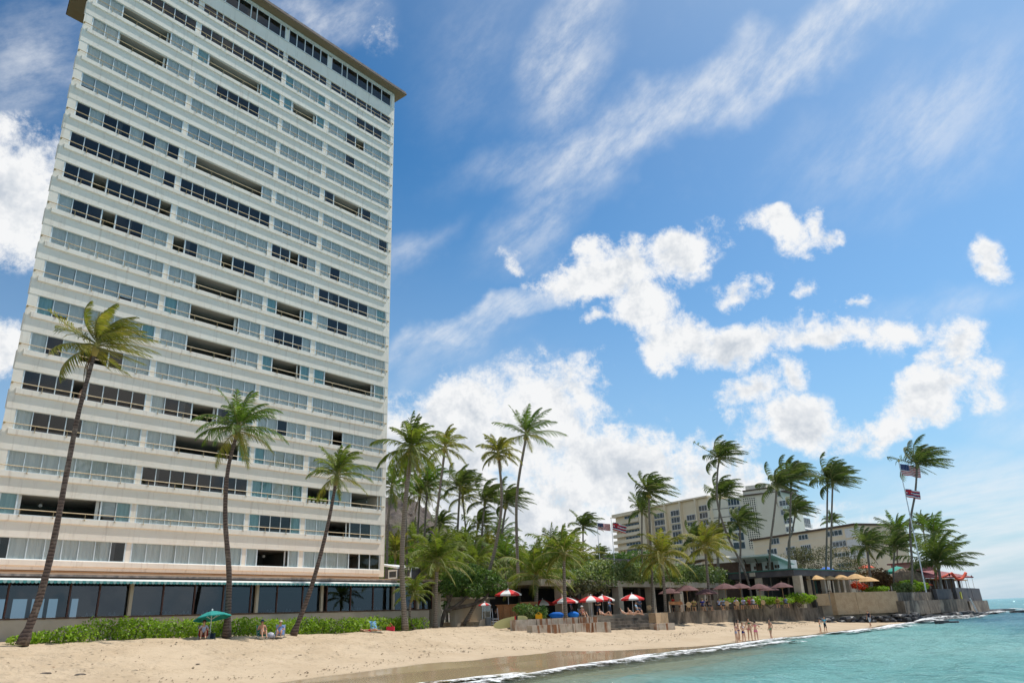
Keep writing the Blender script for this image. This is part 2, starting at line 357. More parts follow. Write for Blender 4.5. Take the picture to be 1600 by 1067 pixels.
# ------------------------------------------------------------------ figures: one continuous skinned body per pose
def body_mesh(name, J, bones, rad, parts):
    me = bpy.data.meshes.new(name + '_bones'); keys = list(J); ix = {k: i for i, k in enumerate(keys)}
    me.from_pydata([J[k] for k in keys], [(ix[a], ix[b]) for a, b in bones], []); o = bpy.data.objects.new(name + '_bones', me); COL.objects.link(o)
    o.modifiers.new('s', 'SKIN'); sv = me.skin_vertices[0].data
    for k in keys: sv[ix[k]].radius = rad[k] if isinstance(rad[k], tuple) else (rad[k], rad[k])
    sv[ix['pelvis']].use_root = True
    md = o.modifiers.new('d', 'SUBSURF'); md.levels = 1; md.render_levels = 1
    dg = bpy.context.evaluated_depsgraph_get(); dg.update(); ev = o.evaluated_get(dg); out = bpy.data.meshes.new_from_object(ev); bpy.data.objects.remove(o); out.name = name
    out.materials.clear()
    for _ in range(4): out.materials.append(MT['skin'])
    segs = [(np.array(J[a]), np.array(J[b]), parts.get((a, b), 0)) for a, b in bones]
    npol = len(out.polygons); C = np.zeros(npol * 3, np.float32); out.polygons.foreach_get('center', C); C = C.reshape(-1, 3)
    bd = np.full(npol, 9.0); bt = np.zeros(npol); bs = np.zeros(npol, int)
    for i, (a, b_, pt) in enumerate(segs):
        ab = b_ - a; tt = np.clip((C - a) @ ab / (ab @ ab + 1e-9), 0, 1); d = np.linalg.norm(C - a - tt[:, None] * ab, axis=1); k_ = d < bd
        bd[k_] = d[k_]; bt[k_] = tt[k_]; bs[k_] = i
    out.polygons.foreach_set('material_index', [int(segs[i][2](t_)) if callable(segs[i][2]) else segs[i][2] for i, t_ in zip(bs, bt)])
    out.polygons.foreach_set('use_smooth', [True] * npol)
    return out
MT['skin'] = pm('skin_tan', (.60, .34, .22), (.53, .29, .18), rough=.5, scale=4)
MT['skin_dark'] = pm('skin_brown', (.42, .22, .13), (.37, .19, .11), rough=.5, scale=4)
MT['hair'] = pm('hair_dark', (.03, .018, .012), (.05, .03, .02), rough=.5, scale=20)
MT['hair_fair'] = pm('hair_fair', (.30, .19, .09), (.22, .13, .06), rough=.5, scale=20)
B0 = [('pelvis', 'waist'), ('waist', 'chest'), ('chest', 'neck'), ('neck', 'jaw'), ('jaw', 'brow'), ('brow', 'crown'), ('jaw', 'nose')]
for sd_ in 'lr':
    B0 += [('chest', 'sh' + sd_), ('sh' + sd_, 'el' + sd_), ('el' + sd_, 'wr' + sd_), ('wr' + sd_, 'ha' + sd_), ('wr' + sd_, 'th' + sd_), ('pelvis', 'hi' + sd_), ('hi' + sd_, 'kn' + sd_), ('kn' + sd_, 'an' + sd_), ('an' + sd_, 'to' + sd_)]
RAD = dict(pelvis=(.15, .11), waist=(.125, .095), chest=(.155, .105), neck=.05, jaw=(.062, .07), brow=(.075, .09), crown=(.05, .06), nose=.014)
for sd_ in 'lr': RAD.update({'sh' + sd_: .062, 'el' + sd_: .042, 'wr' + sd_: .028, 'ha' + sd_: (.034, .018), 'th' + sd_: .014, 'hi' + sd_: .095, 'kn' + sd_: .06, 'an' + sd_: .038, 'to' + sd_: (.036, .026)})
def head(J, c, f=(0, -1, 0), u=(0, 0, 1)):
    c = np.array(c); f = np.array(f, float); u = np.array(u, float)
    J['neck'] = tuple(c - u * .13 + f * -.015); J['jaw'] = tuple(c - u * .05 + f * .015); J['brow'] = tuple(c + u * .05); J['crown'] = tuple(c + u * .12); J['nose'] = tuple(c + f * .115 - u * .015)
def limbs(J, **k):
    for n, v in k.items(): J[n] = v
    for s_ in 'lr':
        w_, e_ = np.array(J['wr' + s_]), np.array(J['el' + s_]); d = (w_ - e_) / np.linalg.norm(w_ - e_)
        J['ha' + s_] = tuple(w_ + d * .12); J['th' + s_] = tuple(w_ + d * .06 + np.array([-.05 if s_ == 'l' else .05, -.03, 0]))
def stand(arm='down', step=0.0, lean=0.0, bend=0.0):
    J = dict(pelvis=(0, 0, .93), waist=(0, -lean * .3, 1.10), chest=(0, -lean * .7, 1.32)); head(J, (0, -lean - .02, 1.60))
    limbs_ = dict(hil=(.09, 0, .88), hir=(-.09, 0, .88), knl=(.11, -.03 - step * .5, .48), knr=(-.11, -.02 + step * .4, .48), anl=(.12, .03 - step, .07), anr=(-.12, .04 + step, .07), tol=(.14, -.13 - step, .03), tor=(-.14, -.12 + step, .03), shl=(.18, -lean * .7, 1.40), shr=(-.18, -lean * .7, 1.40))
    if arm == 'down': limbs_.update(ell=(.25, .03 - lean, 1.12), elr=(-.25, .03 - lean, 1.12), wrl=(.25, -.08 - lean, .88), wrr=(-.25, -.08 - lean, .88))
    elif arm == 'fold': limbs_.update(ell=(.27, -.04, 1.14), elr=(-.27, -.04, 1.14), wrl=(.06, -.22, 1.16), wrr=(-.06, -.22, 1.12))
    elif arm == 'hip': limbs_.update(ell=(.38, .06, 1.16), elr=(-.25, .03, 1.12), wrl=(.20, -.02, .98), wrr=(-.24, -.1, .9))
    elif arm == 'out': limbs_.update(ell=(.40, -.08, 1.22), elr=(-.38, -.08, 1.20), wrl=(.55, -.22, 1.14), wrr=(-.30, -.28, 1.2))
    limbs(J, **limbs_); return J
def sit(arm='lap', back=.12, ht=.42, legs=.0):
    J = dict(pelvis=(0, 0, ht + .08), waist=(0, back * .4, ht + .26), chest=(0, back, ht + .48)); head(J, (0, back - .02, ht + .76))
    L = dict(hil=(.1, -.03, ht + .06), hir=(-.1, -.03, ht + .06), knl=(.13, -.42, ht + .08 + legs), knr=(-.13, -.42, ht + .08 + legs), anl=(.13, -.50 - legs, .07), anr=(-.13, -.50 - legs, .07), tol=(.14, -.66 - legs, .03), tor=(-.14, -.66 - legs, .03), shl=(.18, back, ht + .56), shr=(-.18, back, ht + .56))
    L.update(ell=(.27, back - .08, ht + .30), elr=(-.27, back - .08, ht + .30))
    L.update(dict(wrl=(.14, -.24, ht + .26), wrr=(-.14, -.24, ht + .26)) if arm == 'lap' else dict(wrl=(.2, -.28, ht + .36), wrr=(-.05, -.22, ht + .58)))
    limbs(J, **L); return J
def recline():
    J = dict(pelvis=(0, 0, .20), waist=(0, .16, .28), chest=(0, .34, .44)); head(J, (0, .52, .66), (0, -.85, .5), (0, .45, .88))
    limbs(J, hil=(.1, -.06, .19), hir=(-.1, -.06, .19), knl=(.13, -.44, .48), knr=(-.12, -.46, .20), anl=(.13, -.70, .10), anr=(-.12, -.88, .12), tol=(.13, -.84, .06), tor=(-.12, -.93, .24), shl=(.18, .38, .48), shr=(-.18, .38, .48), ell=(.30, .22, .28), elr=(-.30, .22, .28), wrl=(.22, -.02, .26), wrr=(-.22, -.02, .26)); return J
def lie():
    J = dict(pelvis=(0, 0, .13), waist=(0, .17, .13), chest=(0, .40, .14)); head(J, (0, .70, .17), (0, 0, 1), (0, 1, 0))
    limbs(J, hil=(.1, -.05, .12), hir=(-.1, -.05, .12), knl=(.12, -.44, .14), knr=(-.12, -.44, .22), anl=(.12, -.84, .07), anr=(-.12, -.80, .07), tol=(.14, -.90, .17), tor=(-.14, -.86, .17), shl=(.19, .46, .13), shr=(-.19, .46, .13), ell=(.32, .26, .09), elr=(-.32, .26, .09), wrl=(.30, .02, .07), wrr=(-.30, .02, .07)); return J
def shirt_map(long=True, pants=True):   # 0 skin 1 top 2 bottom 3 shoe
    d = {('pelvis', 'waist'): lambda t: 2 if t < .35 else 1, ('waist', 'chest'): 1, ('chest', 'neck'): lambda t: 1 if t < .45 else 0}
    for s_ in 'lr': d.update({('chest', 'sh' + s_): 1, ('sh' + s_, 'el' + s_): lambda t: 1 if t < .6 else 0, ('pelvis', 'hi' + s_): 2, ('hi' + s_, 'kn' + s_): (lambda t: 2 if t < (.95 if pants else .12) else 0)})
    return d
BIK = {('pelvis', 'waist'): lambda t: 2 if t < .12 else 0, ('waist', 'chest'): lambda t: 1 if t > .62 else 0, ('chest', 'neck'): lambda t: 1 if t < .12 else 0}
for s_ in 'lr': BIK.update({('pelvis', 'hi' + s_): 2, ('hi' + s_, 'kn' + s_): lambda t: 2 if t < .10 else 0, ('chest', 'sh' + s_): lambda t: 1 if t < .35 else 0})
RADF = dict(RAD); RADF.update(waist=(.10, .08), pelvis=(.15, .11), chest=(.135, .10))
POSE = {}
for nm, J, rd, mp_ in (('bik_down', stand('down', .06), RADF, BIK), ('bik_fold', stand('fold', .03), RADF, BIK), ('bik_hip', stand('hip', .05), RADF, BIK), ('bik_out', stand('out', .08), RADF, BIK), ('bik_walk', stand('down', .16, -.03), RADF, BIK),
                       ('shirt_walk', stand('down', .20, .06), RAD, shirt_map()), ('shirt_fold', stand('fold', .04), RAD, shirt_map()), ('shirt_out', stand('out', .06), RAD, shirt_map()), ('seat', sit('lap'), RAD, shirt_map()), ('seat_eat', sit('eat', -.02), RAD, shirt_map()),
                       ('low', sit('eat', .2, .16, .22), RAD, shirt_map(True, False)), ('recline', recline(), RADF, BIK), ('lie', lie(), RADF, BIK)):
    POSE[nm] = (body_mesh(nm, J, B0, rd, mp_), J)
def hair_mesh(long):
    b = MB(); k = 10; rings = [(.0, .135), (.06, .115), (.092, .06), (.10, 0.0), (.094, -.05)] + ([(.088, -.14), (.07, -.26), (.04, -.34)] if long else [])
    for i, (r, z) in enumerate(rings):
        for j in range(k):
            a = 2 * math.pi * j / k; fy = math.sin(a); rr = r * (1.0 if fy > -.35 or z > .04 else .0); yo = .012 + (.03 if z < -.1 else 0)
            b.v.append((rr * math.cos(a), rr * fy * 1.12 + yo if rr else .03, z))
    for i in range(len(rings) - 1):
        for j in range(k):
            j2 = (j + 1) % k; b.f.append((i * k + j, i * k + j2, (i + 1) * k + j2, (i + 1) * k + j)); b.m.append(0)
    return b
HAIR = {False: hair_mesh(False).mesh('hair', MT['hair']), True: hair_mesh(True).mesh('hair', MT['hair'])}
for h_ in HAIR.values():
    h_.polygons.foreach_set('use_smooth', [True] * len(h_.polygons))
CLOTH = {}
def cloth(*c):
    if c not in CLOTH: CLOTH[c] = pm('cloth_%d_%d_%d' % c, lin(*c), rough=.8)
    return CLOTH[c]
def person(label, loc, rz, pose, Hh=1.68, top=(200, 200, 205), bot=(40, 50, 90), skin='skin', hair='hair', long=False, hat=None, group=None):
    me, J = POSE[pose]; k = Hh / 1.70
    o = link('person', me); o.location = tuple(loc); o.rotation_euler = (0, 0, rz); o.scale = (k, k, k); tag(o, label, 'person', group)
    for i, mm in enumerate((MT[skin], cloth(*top), cloth(*bot), MT[skin])):
        o.material_slots[i].link = 'OBJECT'; o.material_slots[i].material = mm
    h = link('hair', HAIR[long], o, True); c = (np.array(J['brow']) + np.array(J['jaw'])) / 2; h.location = tuple(c)
    u = Vector(np.array(J['crown']) - np.array(J['jaw'])); h.rotation_euler = Vector((0, 0, 1)).rotation_difference(u).to_euler()
    h.material_slots[0].link = 'OBJECT' if h.material_slots else 'OBJECT'
    if h.material_slots: h.material_slots[0].material = MT[hair]
    if hat:
        b = MB(); b.lathe([(.0, .17), (.09, .15), (.11, .06), (.20, .05), (.205, .04), (.10, .045)], 12); hh = b.build('hat', cloth(*hat), o, local=True); hh.location = h.location; hh.rotation_euler = h.rotation_euler
    return o

# ------------------------------------------------------------------ the beach, the land and the sea
PN = [-600, -60, 0, 20, 25, 26, 30, 36, 42, 47, 60, 900]; PZ = [-8, -2.6, -1.5, -.3, -.03, 0, .27, .95, 1.75, 2.25, 2.35, 2.35]
def shore_off(s): return 1.2 * np.sin(np.asarray(s) * .11 + 1.0) + .7 * np.sin(np.asarray(s) * .31) + .3 * np.sin(np.asarray(s) * .83 + 2)
def terr_sn(s, n):
    s = np.asarray(s, float); n = np.asarray(n, float)
    k = np.clip((n - 26) / 21, 0, 1)
    z = np.interp(n - shore_off(s) * (1 - k) * .55, PN, PZ)
    return z - k * np.clip(.014 * (s - 18), 0, .32)
def terr(P): return float(terr_sn(P @ T, P @ NN))
def gnd(px, py):
    r = ray(px, py); r = r / math.hypot(r[0], r[1]); D = 10.0
    while D < 300:
        P = CAM + r * D
        if P[2] <= terr(P): break
        D += .1
    P[2] = terr(P); return P
def gn(px, py, n):   # foot of a thing seen at a pixel, standing on the line n
    P = onn(px, py, n); P[2] = terr(P); return P

# sand
m, t, out = newmat('beach_sand')
tcn = t.n('ShaderNodeTexCoord'); vec = tcn.outputs['Object']
geo = t.n('ShaderNodeNewGeometry'); sp = t.n('ShaderNodeSeparateXYZ', i_0=geo.outputs['Position'])
n1 = t.n('ShaderNodeTexNoise', i_Vector=vec, i_Scale=.25, i_Detail=6.0, i_Roughness=.6)
n2 = t.n('ShaderNodeTexNoise', i_Vector=vec, i_Scale=3.0, i_Detail=8.0, i_Roughness=.7)
dry = t.mix(t.ramp(n1.outputs['Fac'], .35, .7), (.53, .415, .285), (.465, .355, .235))
dry = t.mix(t.ramp(n2.outputs['Fac'], .52, .75), dry, (.36, .27, .175))
nsp = t.n('ShaderNodeTexNoise', i_Vector=vec, i_Scale=1.1, i_Detail=10.0, i_Roughness=.8)
dry = t.mix(t.math('MULTIPLY', t.ramp(nsp.outputs['Fac'], .62, .70), t.ramp(n1.outputs['Fac'], .45, .62)), dry, (.24, .15, .09))
zz = t.math('ADD', sp.outputs[2], t.math('MULTIPLY', t.math('SUBTRACT', n1.outputs['Fac'], .5), .35))
wat = t.n('ShaderNodeAttribute', attribute_name='wet')
wet = t.ramp(t.math('ADD', wat.outputs['Fac'], t.math('MULTIPLY', t.math('SUBTRACT', n1.outputs['Fac'], .5), .5)), .42, .62)
colr = t.mix(wet, dry, (.44, .325, .195))
vor = t.n('ShaderNodeTexVoronoi', i_Vector=vec, i_Scale=1.9); vor.inputs['Randomness'].default_value = 1.0
foot = t.ramp(vor.outputs['Distance'], .0, .34)
trod = t.math('MULTIPLY', t.ramp(n1.outputs['Fac'], .42, .58), t.ramp(sp.outputs[2], .6, 1.0))
hgt = t.math('ADD', t.math('MULTIPLY', foot, t.math('MULTIPLY', trod, 1.1)), t.math('MULTIPLY', n2.outputs['Fac'], .45))
dryness = t.math('SUBTRACT', 1.0, wet)
bp = t.n('ShaderNodeBump', i_Distance=.10, i_Height=hgt, i_Strength=t.math('ADD', t.math('MULTIPLY', dryness, 1.0), .015))
b = t.n('ShaderNodeBsdfPrincipled', i_Base_Color=colr, i_Roughness=t.math('ADD', t.math('MULTIPLY', dryness, .76), .10), i_Normal=bp.outputs[0])
t.link(t.math('ADD', t.math('MULTIPLY', wet, .45), .15), b.inputs['Specular IOR Level'])
t.link(b.outputs[0], out.inputs[0]); MT['sand'] = m
ss = np.concatenate([np.arange(-40, 6, 1.0), np.arange(6, 90, .28), np.arange(90, 150, .7)]); ns = np.concatenate([np.arange(-4, 24, 2.0), np.arange(24, 50, .26), np.arange(50, 56, 1.0)])
S_, N_ = np.meshgrid(ss, ns)
Z_ = terr_sn(S_, N_)
k = np.clip((Z_ - .35) / .8, 0, 1)
Z_ = Z_ + k * ((fbm2(S_ * .45, N_ * .45, 3) - .5) * .22 + (fbm2(S_ * 2.1, N_ * 2.1, 5, 3) - .5) * .06)
rng = np.random.default_rng(11)
for _ in range(2600):        # footprints
    s0, n0 = rng.uniform(8, 105), rng.uniform(32, 49); j = np.searchsorted(ss, s0); i = np.searchsorted(ns, n0)
    sl_ = (slice(max(i - 3, 0), i + 3), slice(max(j - 3, 0), j + 3))
    d2 = (S_[sl_] - s0) ** 2 + (N_[sl_] - n0) ** 2; Z_[sl_] -= .07 * np.exp(-d2 / .05) * np.clip((n0 - 33) / 3, 0, 1)
V = np.stack([S_ * T[0] + N_ * NN[0], S_ * T[1] + N_ * NN[1], Z_], -1).reshape(-1, 3)
def gridf(r, c):
    i = np.arange(r * c).reshape(r, c); return np.stack([i[:-1, :-1], i[:-1, 1:], i[1:, 1:], i[1:, :-1]], -1).reshape(-1, 4)
me = fast_mesh('beach_sand', V, gridf(*S_.shape), MT['sand'], smooth=True)
reach = np.interp(S_, [-40, 14, 20, 32, 44, 52, 60, 150], [1.5, 2.5, 4.5, 6.4, 6.0, 3.0, 1.3, 1.0]); wv = np.clip(1.0 - (N_ - shore_off(S_) * .5 - 26.0 - reach + 1.2) / 2.4, 0, 1)   # how far the last waves ran up
wv = wv * np.interp(N_, [21, 25.2], [.15, 1])
a = me.attributes.new('wet', 'FLOAT', 'POINT'); a.data.foreach_set('value', wv.ravel().astype(np.float32))
o = link('beach_sand', me); tag(o, 'pale golden sand beach sloping down to the water', None, None, 'structure')
# sea bed and land beyond
MT['land'] = pm('land_soil', (.10, .10, .05), (.16, .13, .08), rough=.95, scale=.2)
g = MB(); 
g.poly([W(-2500, 55.5, 2.0), W(186, 55.5, 2.0), np.array([1250, 2250, 2.0]), np.array([2300, 4200, 2.0]), np.array([-4000, 6000, 2.0])]); o = g.build('ground', MT['land']); tag(o, 'level land behind the beach', None, None, 'structure')
MT['bed'] = pm('sea_bed', (.50, .42, .29), (.40, .36, .27), rough=.9, scale=.08)
g = MB(); g.poly([W(-2500, -3000, -2.2), W(9000, -3000, -2.2), W(9000, 56, -2.2), W(-2500, 56, -2.2)]); o = g.build('sea_bed', MT['bed']); tag(o, 'sandy sea bed under the clear water', None, None, 'structure')

# sea surface: clear over the sand, turquoise over depth, sky on its waves
m, t, out = newmat('sea_water')
tcn = t.n('ShaderNodeTexCoord'); vec = tcn.outputs['Object']
at_ = t.n('ShaderNodeAttribute', attribute_name='depth')
n1 = t.n('ShaderNodeTexNoise', i_Vector=vec, i_Scale=.05, i_Detail=5.0, i_Roughness=.6)
mp = t.n('ShaderNodeMapping', i_Vector=vec); mp.inputs['Rotation'].default_value = (0, 0, R(-50)); mp.inputs['Scale'].default_value = (.55, 1.5, 1)
n2 = t.n('ShaderNodeTexNoise', i_Vector=mp.outputs[0], i_Scale=1.3, i_Detail=6.0, i_Roughness=.62)
n3 = t.n('ShaderNodeTexNoise', i_Vector=mp.outputs[0], i_Scale=6.0, i_Detail=4.0)
turq = t.mix(t.ramp(n1.outputs['Fac'], .38, .62), (.20, .47, .45), (.29, .56, .52))
deep = t.mix(t.ramp(n1.outputs['Fac'], .4, .6), (.07, .20, .28), (.12, .30, .37))
bodyc = t.mix(t.ramp(at_.outputs['Fac'], .42, .75), turq, deep)
bodyc = t.mix(t.ramp(at_.outputs['Fac'], .22, .02), bodyc, (.52, .56, .43))
# patches of dark reef weed and rippled bottom seen through the water
nr = t.n('ShaderNodeTexNoise', i_Vector=mp.outputs[0], i_Scale=.28, i_Detail=7.0, i_Roughness=.68)
bodyc = t.mix(t.math('MULTIPLY', t.ramp(nr.outputs['Fac'], .5, .72), .55), bodyc, (.09, .24, .24))
bodyc = t.mix(t.math('MULTIPLY', t.ramp(n2.outputs['Fac'], .5, .7), .5), bodyc, (.36, .62, .58))
dif = t.n('ShaderNodeBsdfDiffuse', i_0=bodyc)
tr = t.n('ShaderNodeBsdfTransparent'); tr.inputs[0].default_value = (.80, .93, .88, 1)
base = t.n('ShaderNodeMixShader', i_0=t.ramp(at_.outputs['Fac'], .0, .30, .06, .93), i_1=tr.outputs[0], i_2=dif.outputs[0])
hh = t.math('ADD', t.math('MULTIPLY', n2.outputs['Fac'], 1.0), t.math('MULTIPLY', n3.outputs['Fac'], .28))
bp = t.n('ShaderNodeBump', i_Strength=1.0, i_Distance=.8, i_Height=hh)
gl = t.n('ShaderNodeBsdfGlossy', i_Roughness=.07, i_Normal=bp.outputs[0]); gl.inputs[0].default_value = (.9, .95, 1, 1)
fr = t.n('ShaderNodeFresnel', i_IOR=1.33, i_Normal=bp.outputs[0])
t.link(bp.outputs[0], dif.inputs['Normal'])
mx = t.n('ShaderNodeMixShader', i_0=t.math('MULTIPLY', fr.outputs[0], .8), i_1=base.outputs[0], i_2=gl.outputs[0]); t.link(mx.outputs[0], out.inputs[0]); MT['sea'] = m
ss = np.concatenate([[-2500, -400, -60], np.arange(-10, 90, .45), np.arange(90, 240, 1.1), np.arange(240, 600, 6), [700, 900, 1300, 2000, 3500, 8000]])
ns = np.concatenate([[-3000, -1200, -500, -250], np.arange(-160, 0, 5), np.arange(0, 30, .4), [31, 33, 45, 70, 120, 250, 500, 900, 1800, 4000, 8000]])
S_, N_ = np.meshgrid(ss, ns)
near = np.clip((320 - np.hypot(S_, N_)) / 250, 0, 1)
Z_ = near * ((fbm2(S_ * .16 + 3, N_ * .5, 9, 4) - .5) * .6 * np.clip((27 - N_) / 10, .12, 1) + (fbm2(S_ * .9, N_ * 1.6, 21, 3) - .5) * .2 * np.clip((27 - N_) / 8, .1, 1))
V = np.stack([S_ * T[0] + N_ * NN[0], S_ * T[1] + N_ * NN[1], Z_ + .02], -1).reshape(-1, 3)
me = fast_mesh('sea', V, gridf(*S_.shape), MT['sea'], smooth=True)
dep = np.clip(-terr_sn(S_, N_) / 2.6, 0, .4) + np.clip((np.hypot(S_, N_) - 52) / 130, 0, .6)
a = me.attributes.new('depth', 'FLOAT', 'POINT'); a.data.foreach_set('value', dep.ravel().astype(np.float32))
o = link('sea', me); tag(o, 'clear turquoise sea with small wind waves', None, None, 'structure')

# foam along the wash of the waves
m, t, out = newmat('sea_foam')
tcn = t.n('ShaderNodeTexCoord'); nz = t.n('ShaderNodeTexNoise', i_Vector=tcn.outputs['Object'], i_Scale=2.2, i_Detail=8.0, i_Roughness=.72)
at_ = t.n('ShaderNodeAttribute', attribute_name='foam')
dif = t.n('ShaderNodeBsdfDiffuse'); dif.inputs[0].default_value = (.82, .83, .82, 1)
bpn = t.n('ShaderNodeBump', i_Strength=.6, i_Distance=.1, i_Height=nz.outputs['Fac']); t.link(bpn.outputs[0], dif.inputs['Normal'])
tr = t.n('ShaderNodeBsdfTransparent')
fa = t.math('ADD', at_.outputs['Fac'], t.math('MULTIPLY', t.math('SUBTRACT', nz.outputs['Fac'], .5), 2.2))
mx = t.n('ShaderNodeMixShader', i_0=t.ramp(fa, .34, .70), i_1=tr.outputs[0], i_2=dif.outputs[0]); t.link(mx.outputs[0], out.inputs[0]); MT['foam'] = m
def foam_strip(svals, nfun, wid, lift, hump, seed, label):
    cs = np.linspace(0, 1, 9); S_, C_ = np.meshgrid(svals, cs)
    wv = wid * (.55 + .9 * fbm2(svals * .35, svals * 0 + seed, seed, 3))
    N_ = nfun(S_) - C_ * wv[None, :]
    z = np.maximum(terr_sn(S_, N_), 0) + lift + hump * np.sin(np.clip(C_ * 1.4, 0, 1) * math.pi) * (.5 + fbm2(S_ * .8, C_ * 3, seed, 3))
    V = np.stack([S_ * T[0] + N_ * NN[0], S_ * T[1] + N_ * NN[1], z], -1).reshape(-1, 3)
    me = fast_mesh('foam', V, gridf(*S_.shape), MT['foam'], smooth=True)
    f = np.interp(C_, [0, .06, .3, 1], [.45, .95, .62, -.1]) - .5 * (fbm2(svals * .12, svals * 0, seed + 7, 2) < .33)[None, :] * 1.0
    a = me.attributes.new('foam', 'FLOAT', 'POINT'); a.data.foreach_set('value', f.ravel().astype(np.float32))
    o = link('sea_foam', me); tag(o, label, 'foam', None, 'stuff')
sv = np.arange(8, 150, .3)
foam_strip(sv, lambda s: 26.3 + shore_off(s) * .5, 4.4, .05, .14, 3, 'white wash of foam where the sea meets the sand')
foam_strip(np.arange(20, 75, .3), lambda s: 25.0 + .8 * np.sin(s * .19), 2.6, .07, .08, 5, 'lacy foam drifting in the shallows before the beach')
foam_strip(np.arange(60, 150, .4), lambda s: 23.0 + .9 * np.sin(s * .17), 2.0, .10, .16, 8, 'broken line of foam just off the beach')
foam_strip(np.arange(112, 215, .5), lambda s: 26.5 + 1.6 * np.sin(s * .21), 5.5, .16, .3, 15, 'surf breaking along the foot of the stone sea wall')
foam_strip(np.arange(230, 420, 1.2), lambda s: 22 - (s - 230) * .12 + 3 * np.sin(s * .11), 5.0, .25, .5, 23, 'white breakers beyond the point near the horizon')
foam_strip(np.arange(480, 1100, 4.0), lambda s: -30 - (s - 480) * .3 + 6 * np.sin(s * .05), 16.0, .4, 1.2, 31, 'thin line of surf on the far reef')

# scraps of weed and coral strewn along the tide lines and over the trodden sand
rng = np.random.default_rng(41); cnt = 1700; s0 = rng.uniform(8, 110, cnt); n0 = np.where(rng.random(cnt) < .55, 33.5 + rng.normal(0, .5, cnt) + 1.2 * np.sin(s0 * .2), rng.uniform(33, 47, cnt)); sz = rng.uniform(.012, .045, cnt) * np.where(rng.random(cnt) < .06, 2.0, 1)
z0 = terr_sn(s0, n0) + .03 + (fbm2(s0 * .45, n0 * .45, 3) - .5) * .22 * np.clip((terr_sn(s0, n0) - .35) / .8, 0, 1); an = rng.uniform(0, 6.28, cnt); V = []
C = np.stack([s0 * T[0] + n0 * NN[0], s0 * T[1] + n0 * NN[1], z0], -1); U_ = np.stack([np.cos(an), np.sin(an), rng.uniform(-.2, .2, cnt)], -1) * (sz * 1.8)[:, None]; V_ = np.stack([-np.sin(an), np.cos(an), rng.uniform(.0, .3, cnt)], -1) * sz[:, None]; Hh_ = np.stack([0 * sz, 0 * sz, sz * .8], -1)
V = np.stack([C - U_, C - V_, C + U_, C + V_, C + Hh_], 1).reshape(-1, 3); o5 = np.arange(cnt) * 5
F3 = np.concatenate([np.stack([o5 + a_, o5 + b_, o5 + 4], 1) for a_, b_ in ((0, 1), (1, 2), (2, 3), (3, 0))])
tag(link('seaweed_scraps', fast_mesh('seaweed_scraps', V, np.zeros((0, 4)), leafmat('weed_scrap', [(.05, .03, .02), (.14, .09, .05), (.30, .24, .16), (.08, .05, .03)], trans=.0), F3)), 'scraps of dark weed and coral strewn over the sand', 'seaweed', None, 'stuff')

# ------------------------------------------------------------------ apartment tower
H = 2.75; DF = 56.0                       # storey height, facade plane
SIL = lambda k: 7.22 + (19 - k) * H - (.16 if k < 1 else 0)      # sill height of storey k (19 lowest ... 0 penthouse)
S0, S1 = 16.73, 50.15
BAYS = [(17.38, 25.86), (26.22, 35.10), (35.44, 40.52), (40.96, 49.66)]
NP = [8, 8, 5, 7]
ROWS = {1: ['vvvvvvvv', 'vvvvvvvv', 'vvvvv', 'vvvvvvv'], 2: ['dddddddd', 'vvvvvvvv', 'tcwct', 'cccdddc'], 3: ['ccoooocc', 'tooooott', 'tooot', 'ccdoccc'], 4: ['ccoooocc', 'ccddddcc', 'ccccc', 'ccdcccc'],
        5: ['cccccccc', 'cccccccc', 'ccccc', 'ccccccc'], 6: ['bbbbbbbb', 'bbbbbbbb', 'bbbcb', 'dooodcc'], 7: ['dcddcdcd', 'cooooooc', 'ccccc', 'cbbbccd'], 8: ['ddddddcd', 'dddddddd', 'bbbbb', 'ccccccc'],
        9: ['ddoddddo', 'cccccccc', 'ddodc', 'cdccccc'], 10: ['cddoddcc', 'odccoddc', 'cbbbc', 'dddddct'], 11: ['cccccccc', 'ccoooocc', 'tooot', 'cddcccc'], 12: ['bbbbbbbb', 'tcoooocc', 'bdddc', 'ccccccc'],
        13: ['tbccccct', 'ccoooocc', 'tooot', 'tooooot'], 14: ['cdcoodcc', 'cccccccc', 'ccccc', 'ccccccc'], 15: ['dddodddd', 'cddoodcc', 'ccdcc', 'ccocccc'], 16: ['cdddcccc', 'ccooooot', 'tcwcc', 'ccccccc'],
        17: ['cccccccc', 'dddddddd', 'ttwwt', 'ootcooo'], 18: ['tooooobt', 'cccccccc', 'tdddt', 'ccooddc'], 19: ['dccccccd', 'cccccccc', 'coooc', 'ccccodd']}
tw = thing('apartment_tower', W((S0 + S1) / 2, DF + 7, 2.0), 'tall cream apartment tower with long rows of windows and overhanging roof', 'building', world=True)
def fbox(mb, s0, s1, n0, n1, z0, z1, m=0): return mb.box(s0, s1, n0, n1, z0, z1, m, W)
# shell: trapezoid plan, the left flank runs almost along the line of sight
def flank(n): return S0 + .15 + (n - DF) * .305
b = MB(); b.hexa([W(S0, DF + .02, 6.7), W(S0 + .62, DF + .02, 6.7), W(flank(70.3) + .3, 70.3, 6.7), W(flank(70.3), 70.3, 6.7), W(S0, DF + .02, 61.2), W(S0 + .62, DF + .02, 61.2), W(flank(70.3) + .3, 70.3, 61.2), W(flank(70.3), 70.3, 61.2)]); b.build('side_wall', MT['wall'], tw)
def slab(mb, n0, n1, z0, z1):
    l0, l1 = flank(n0) + .2, flank(n1) + .2; r = S1 - .5
    mb.hexa([W(l0, n0, z0), W(r, n0, z0), W(r, n1, z0), W(l1, n1, z0), W(l0, n0, z1), W(r, n0, z1), W(r, n1, z1), W(l1, n1, z1)])
b = MB(); fbox(b, S1 - .47, S1, DF + .02, 70.3, 6.7, 61.2); b.build('side_wall', MT['wall'], tw)
